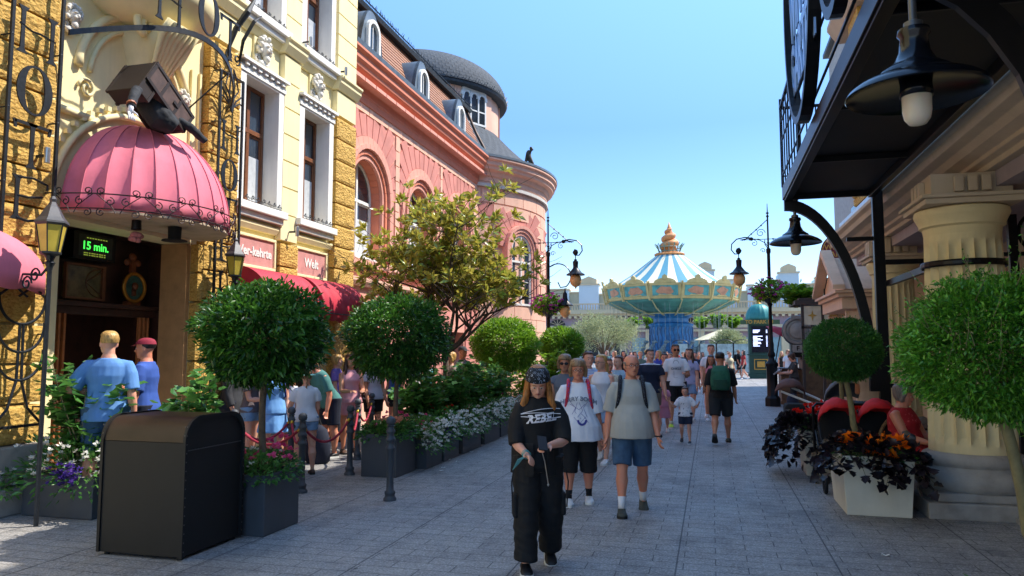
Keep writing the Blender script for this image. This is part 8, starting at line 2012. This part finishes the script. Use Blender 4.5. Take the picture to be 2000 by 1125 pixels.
# ================================================================== figure in the trunk, statue, hanging hats
t = thing('trunk_mannequin', 'dark suited dummy with white hand spilling out of the trunk onto the awning', 'dummy', (-6.7, 7.5, 4.6))
m = MB(); m.tube([(-6.8, 7.5, 5.0), (-6.72, 7.55, 4.8), (-6.6, 7.62, 4.62), (-6.5, 7.75, 4.52)], [.12, .17, .17, .1], 12); m.tube([(-6.72, 7.35, 4.9), (-6.5, 7.08, 4.78), (-6.4, 6.92, 4.62), (-6.36, 6.86, 4.5)], [.07, .065, .055, .05], 10); m.tube([(-6.6, 7.7, 4.7), (-6.45, 7.95, 4.6), (-6.35, 8.15, 4.45)], [.06, .06, .045], 10)
o = bake(m, 'suit', cloth('suit_black', '22252A', var=.3), t, .014, 3, .008, (14, 14, 14)); o.location = -Vector(t.location)
m = MB(); m.tube([(-6.36, 6.86, 4.52), (-6.355, 6.85, 4.47), (-6.35, 6.84, 4.42)], [(.03, .03), (.035, .022), (.03, .018)], 8)
for k in range(4): m.tube([(-6.35, 6.815 + .016 * k, 4.43), (-6.325, 6.8 + .024 * k, 4.38), (-6.31, 6.78 + .031 * k, 4.335)], [.012, .011, .008], 6)
m.tube([(-6.35, 6.88, 4.46), (-6.325, 6.915, 4.43), (-6.31, 6.92, 4.4)], [.01, .009, .006], 6); m.build('hand', wht, t, smooth=True)
m = MB(); m.tube([(-6.37, 6.87, 4.55), (-6.36, 6.86, 4.53)], .054, 10); m.build('cuff', plain('copper_cuff', '9A5A3A', .5), t)
a = -.28; sx, sy = TC.x + 5.25 * cos(a), TC.y + 5.25 * sin(a)
t = thing('roof_statue', 'small weathered bronze statue of a hunched man on the tower cornice', 'statue', (sx, sy, 8.5))
m = MB(); b = Vector((sx, sy, 8.52))
for q in ([(0, 0, 0), (.04, 0, .22), (0, 0, .42)], [(.12, 0, 0), (.15, 0, .2), (.04, 0, .42)]): m.tube([b + Vector(p) for p in q], [.05, .05, .07], 8)
m.tube([b + Vector(p) for p in ((.02, 0, .4), (-.02, 0, .55), (.03, 0, .7))], [.09, .1, .08], 10); m.ell(b + Vector((.08, 0, .78)), (.06, .06, .075)); m.tube([b + Vector(p) for p in ((-.04, 0, .68), (-.1, -.02, .5), (-.02, -.04, .36))], [.04, .035, .025], 7); m.tube([b + Vector(p) for p in ((.06, 0, .68), (.16, -.02, .72), (.1, -.03, .82))], [.04, .035, .025], 7)
m.tube([b + Vector(p) for p in ((-.08, .02, .0), (-.12, .02, .3), (-.06, .02, .66))], [.06, .06, .05], 7)
o = bake(m, 'figure', plain('weathered_bronze', '4A4438', .6, .3, var=.4, scale=20), t, .018, 2); o.location = -Vector(t.location)
m = MB(); m.box(sx - .12, sx + .22, sy - .12, sy + .12, 8.44, 8.53); m.build('pedestal', stone_grey, t, bevel=.01)
t = thing('upturned_rose', 'dark pot with a pink rose hanging upside down under the dome awning', 'flower', (-6.85, 7.56, 3.3))
m = MB(); m.lathe([(.055, 0), (.06, -.12), (.05, -.12)], (-6.85, 7.56, 3.33), 14); m.build('pot', black_metal, t)
m = MB(); m.ell((-6.85, 7.56, 3.14), (.07, .07, .05))
for k in range(9): a_ = k * .75; m.ell((-6.85 + .05 * cos(a_), 7.56 + .05 * sin(a_), 3.14 - .008 * k), (.04, .035, .035), Matrix.Rotation(a_, 3, 'Z'), 8, 5)
m.build('rose', plain('dusty_rose', 'B0706A', .7, var=.2), t, smooth=True)
t = thing('upturned_top_hat', 'black top hat hanging upside down under the dome awning', 'hat', (-6.75, 8.12, 3.3))
m = MB(); m.lathe([(.085, 0), (.08, -.16), (.15, -.17), (.16, -.185), (.05, -.19)], (-6.75, 8.12, 3.33), 22); m.build('hat_body', blk_f, t, smooth=True, autos=40)
# fallen leaves
m = MB()
# striped light falls on the queue ground through a slatted screen
for o in list(bpy.data.objects):
    if 'category' in o and 'label' in o and not (4 <= len(o['label'].split()) <= 16): print('LABEL', len(o['label'].split()), o['label'])
from collections import Counter
cn = Counter(o['label'] for o in bpy.data.objects if 'label' in o and 'category' in o)
print('DUP', [k for k, v in cn.items() if v > 1]);
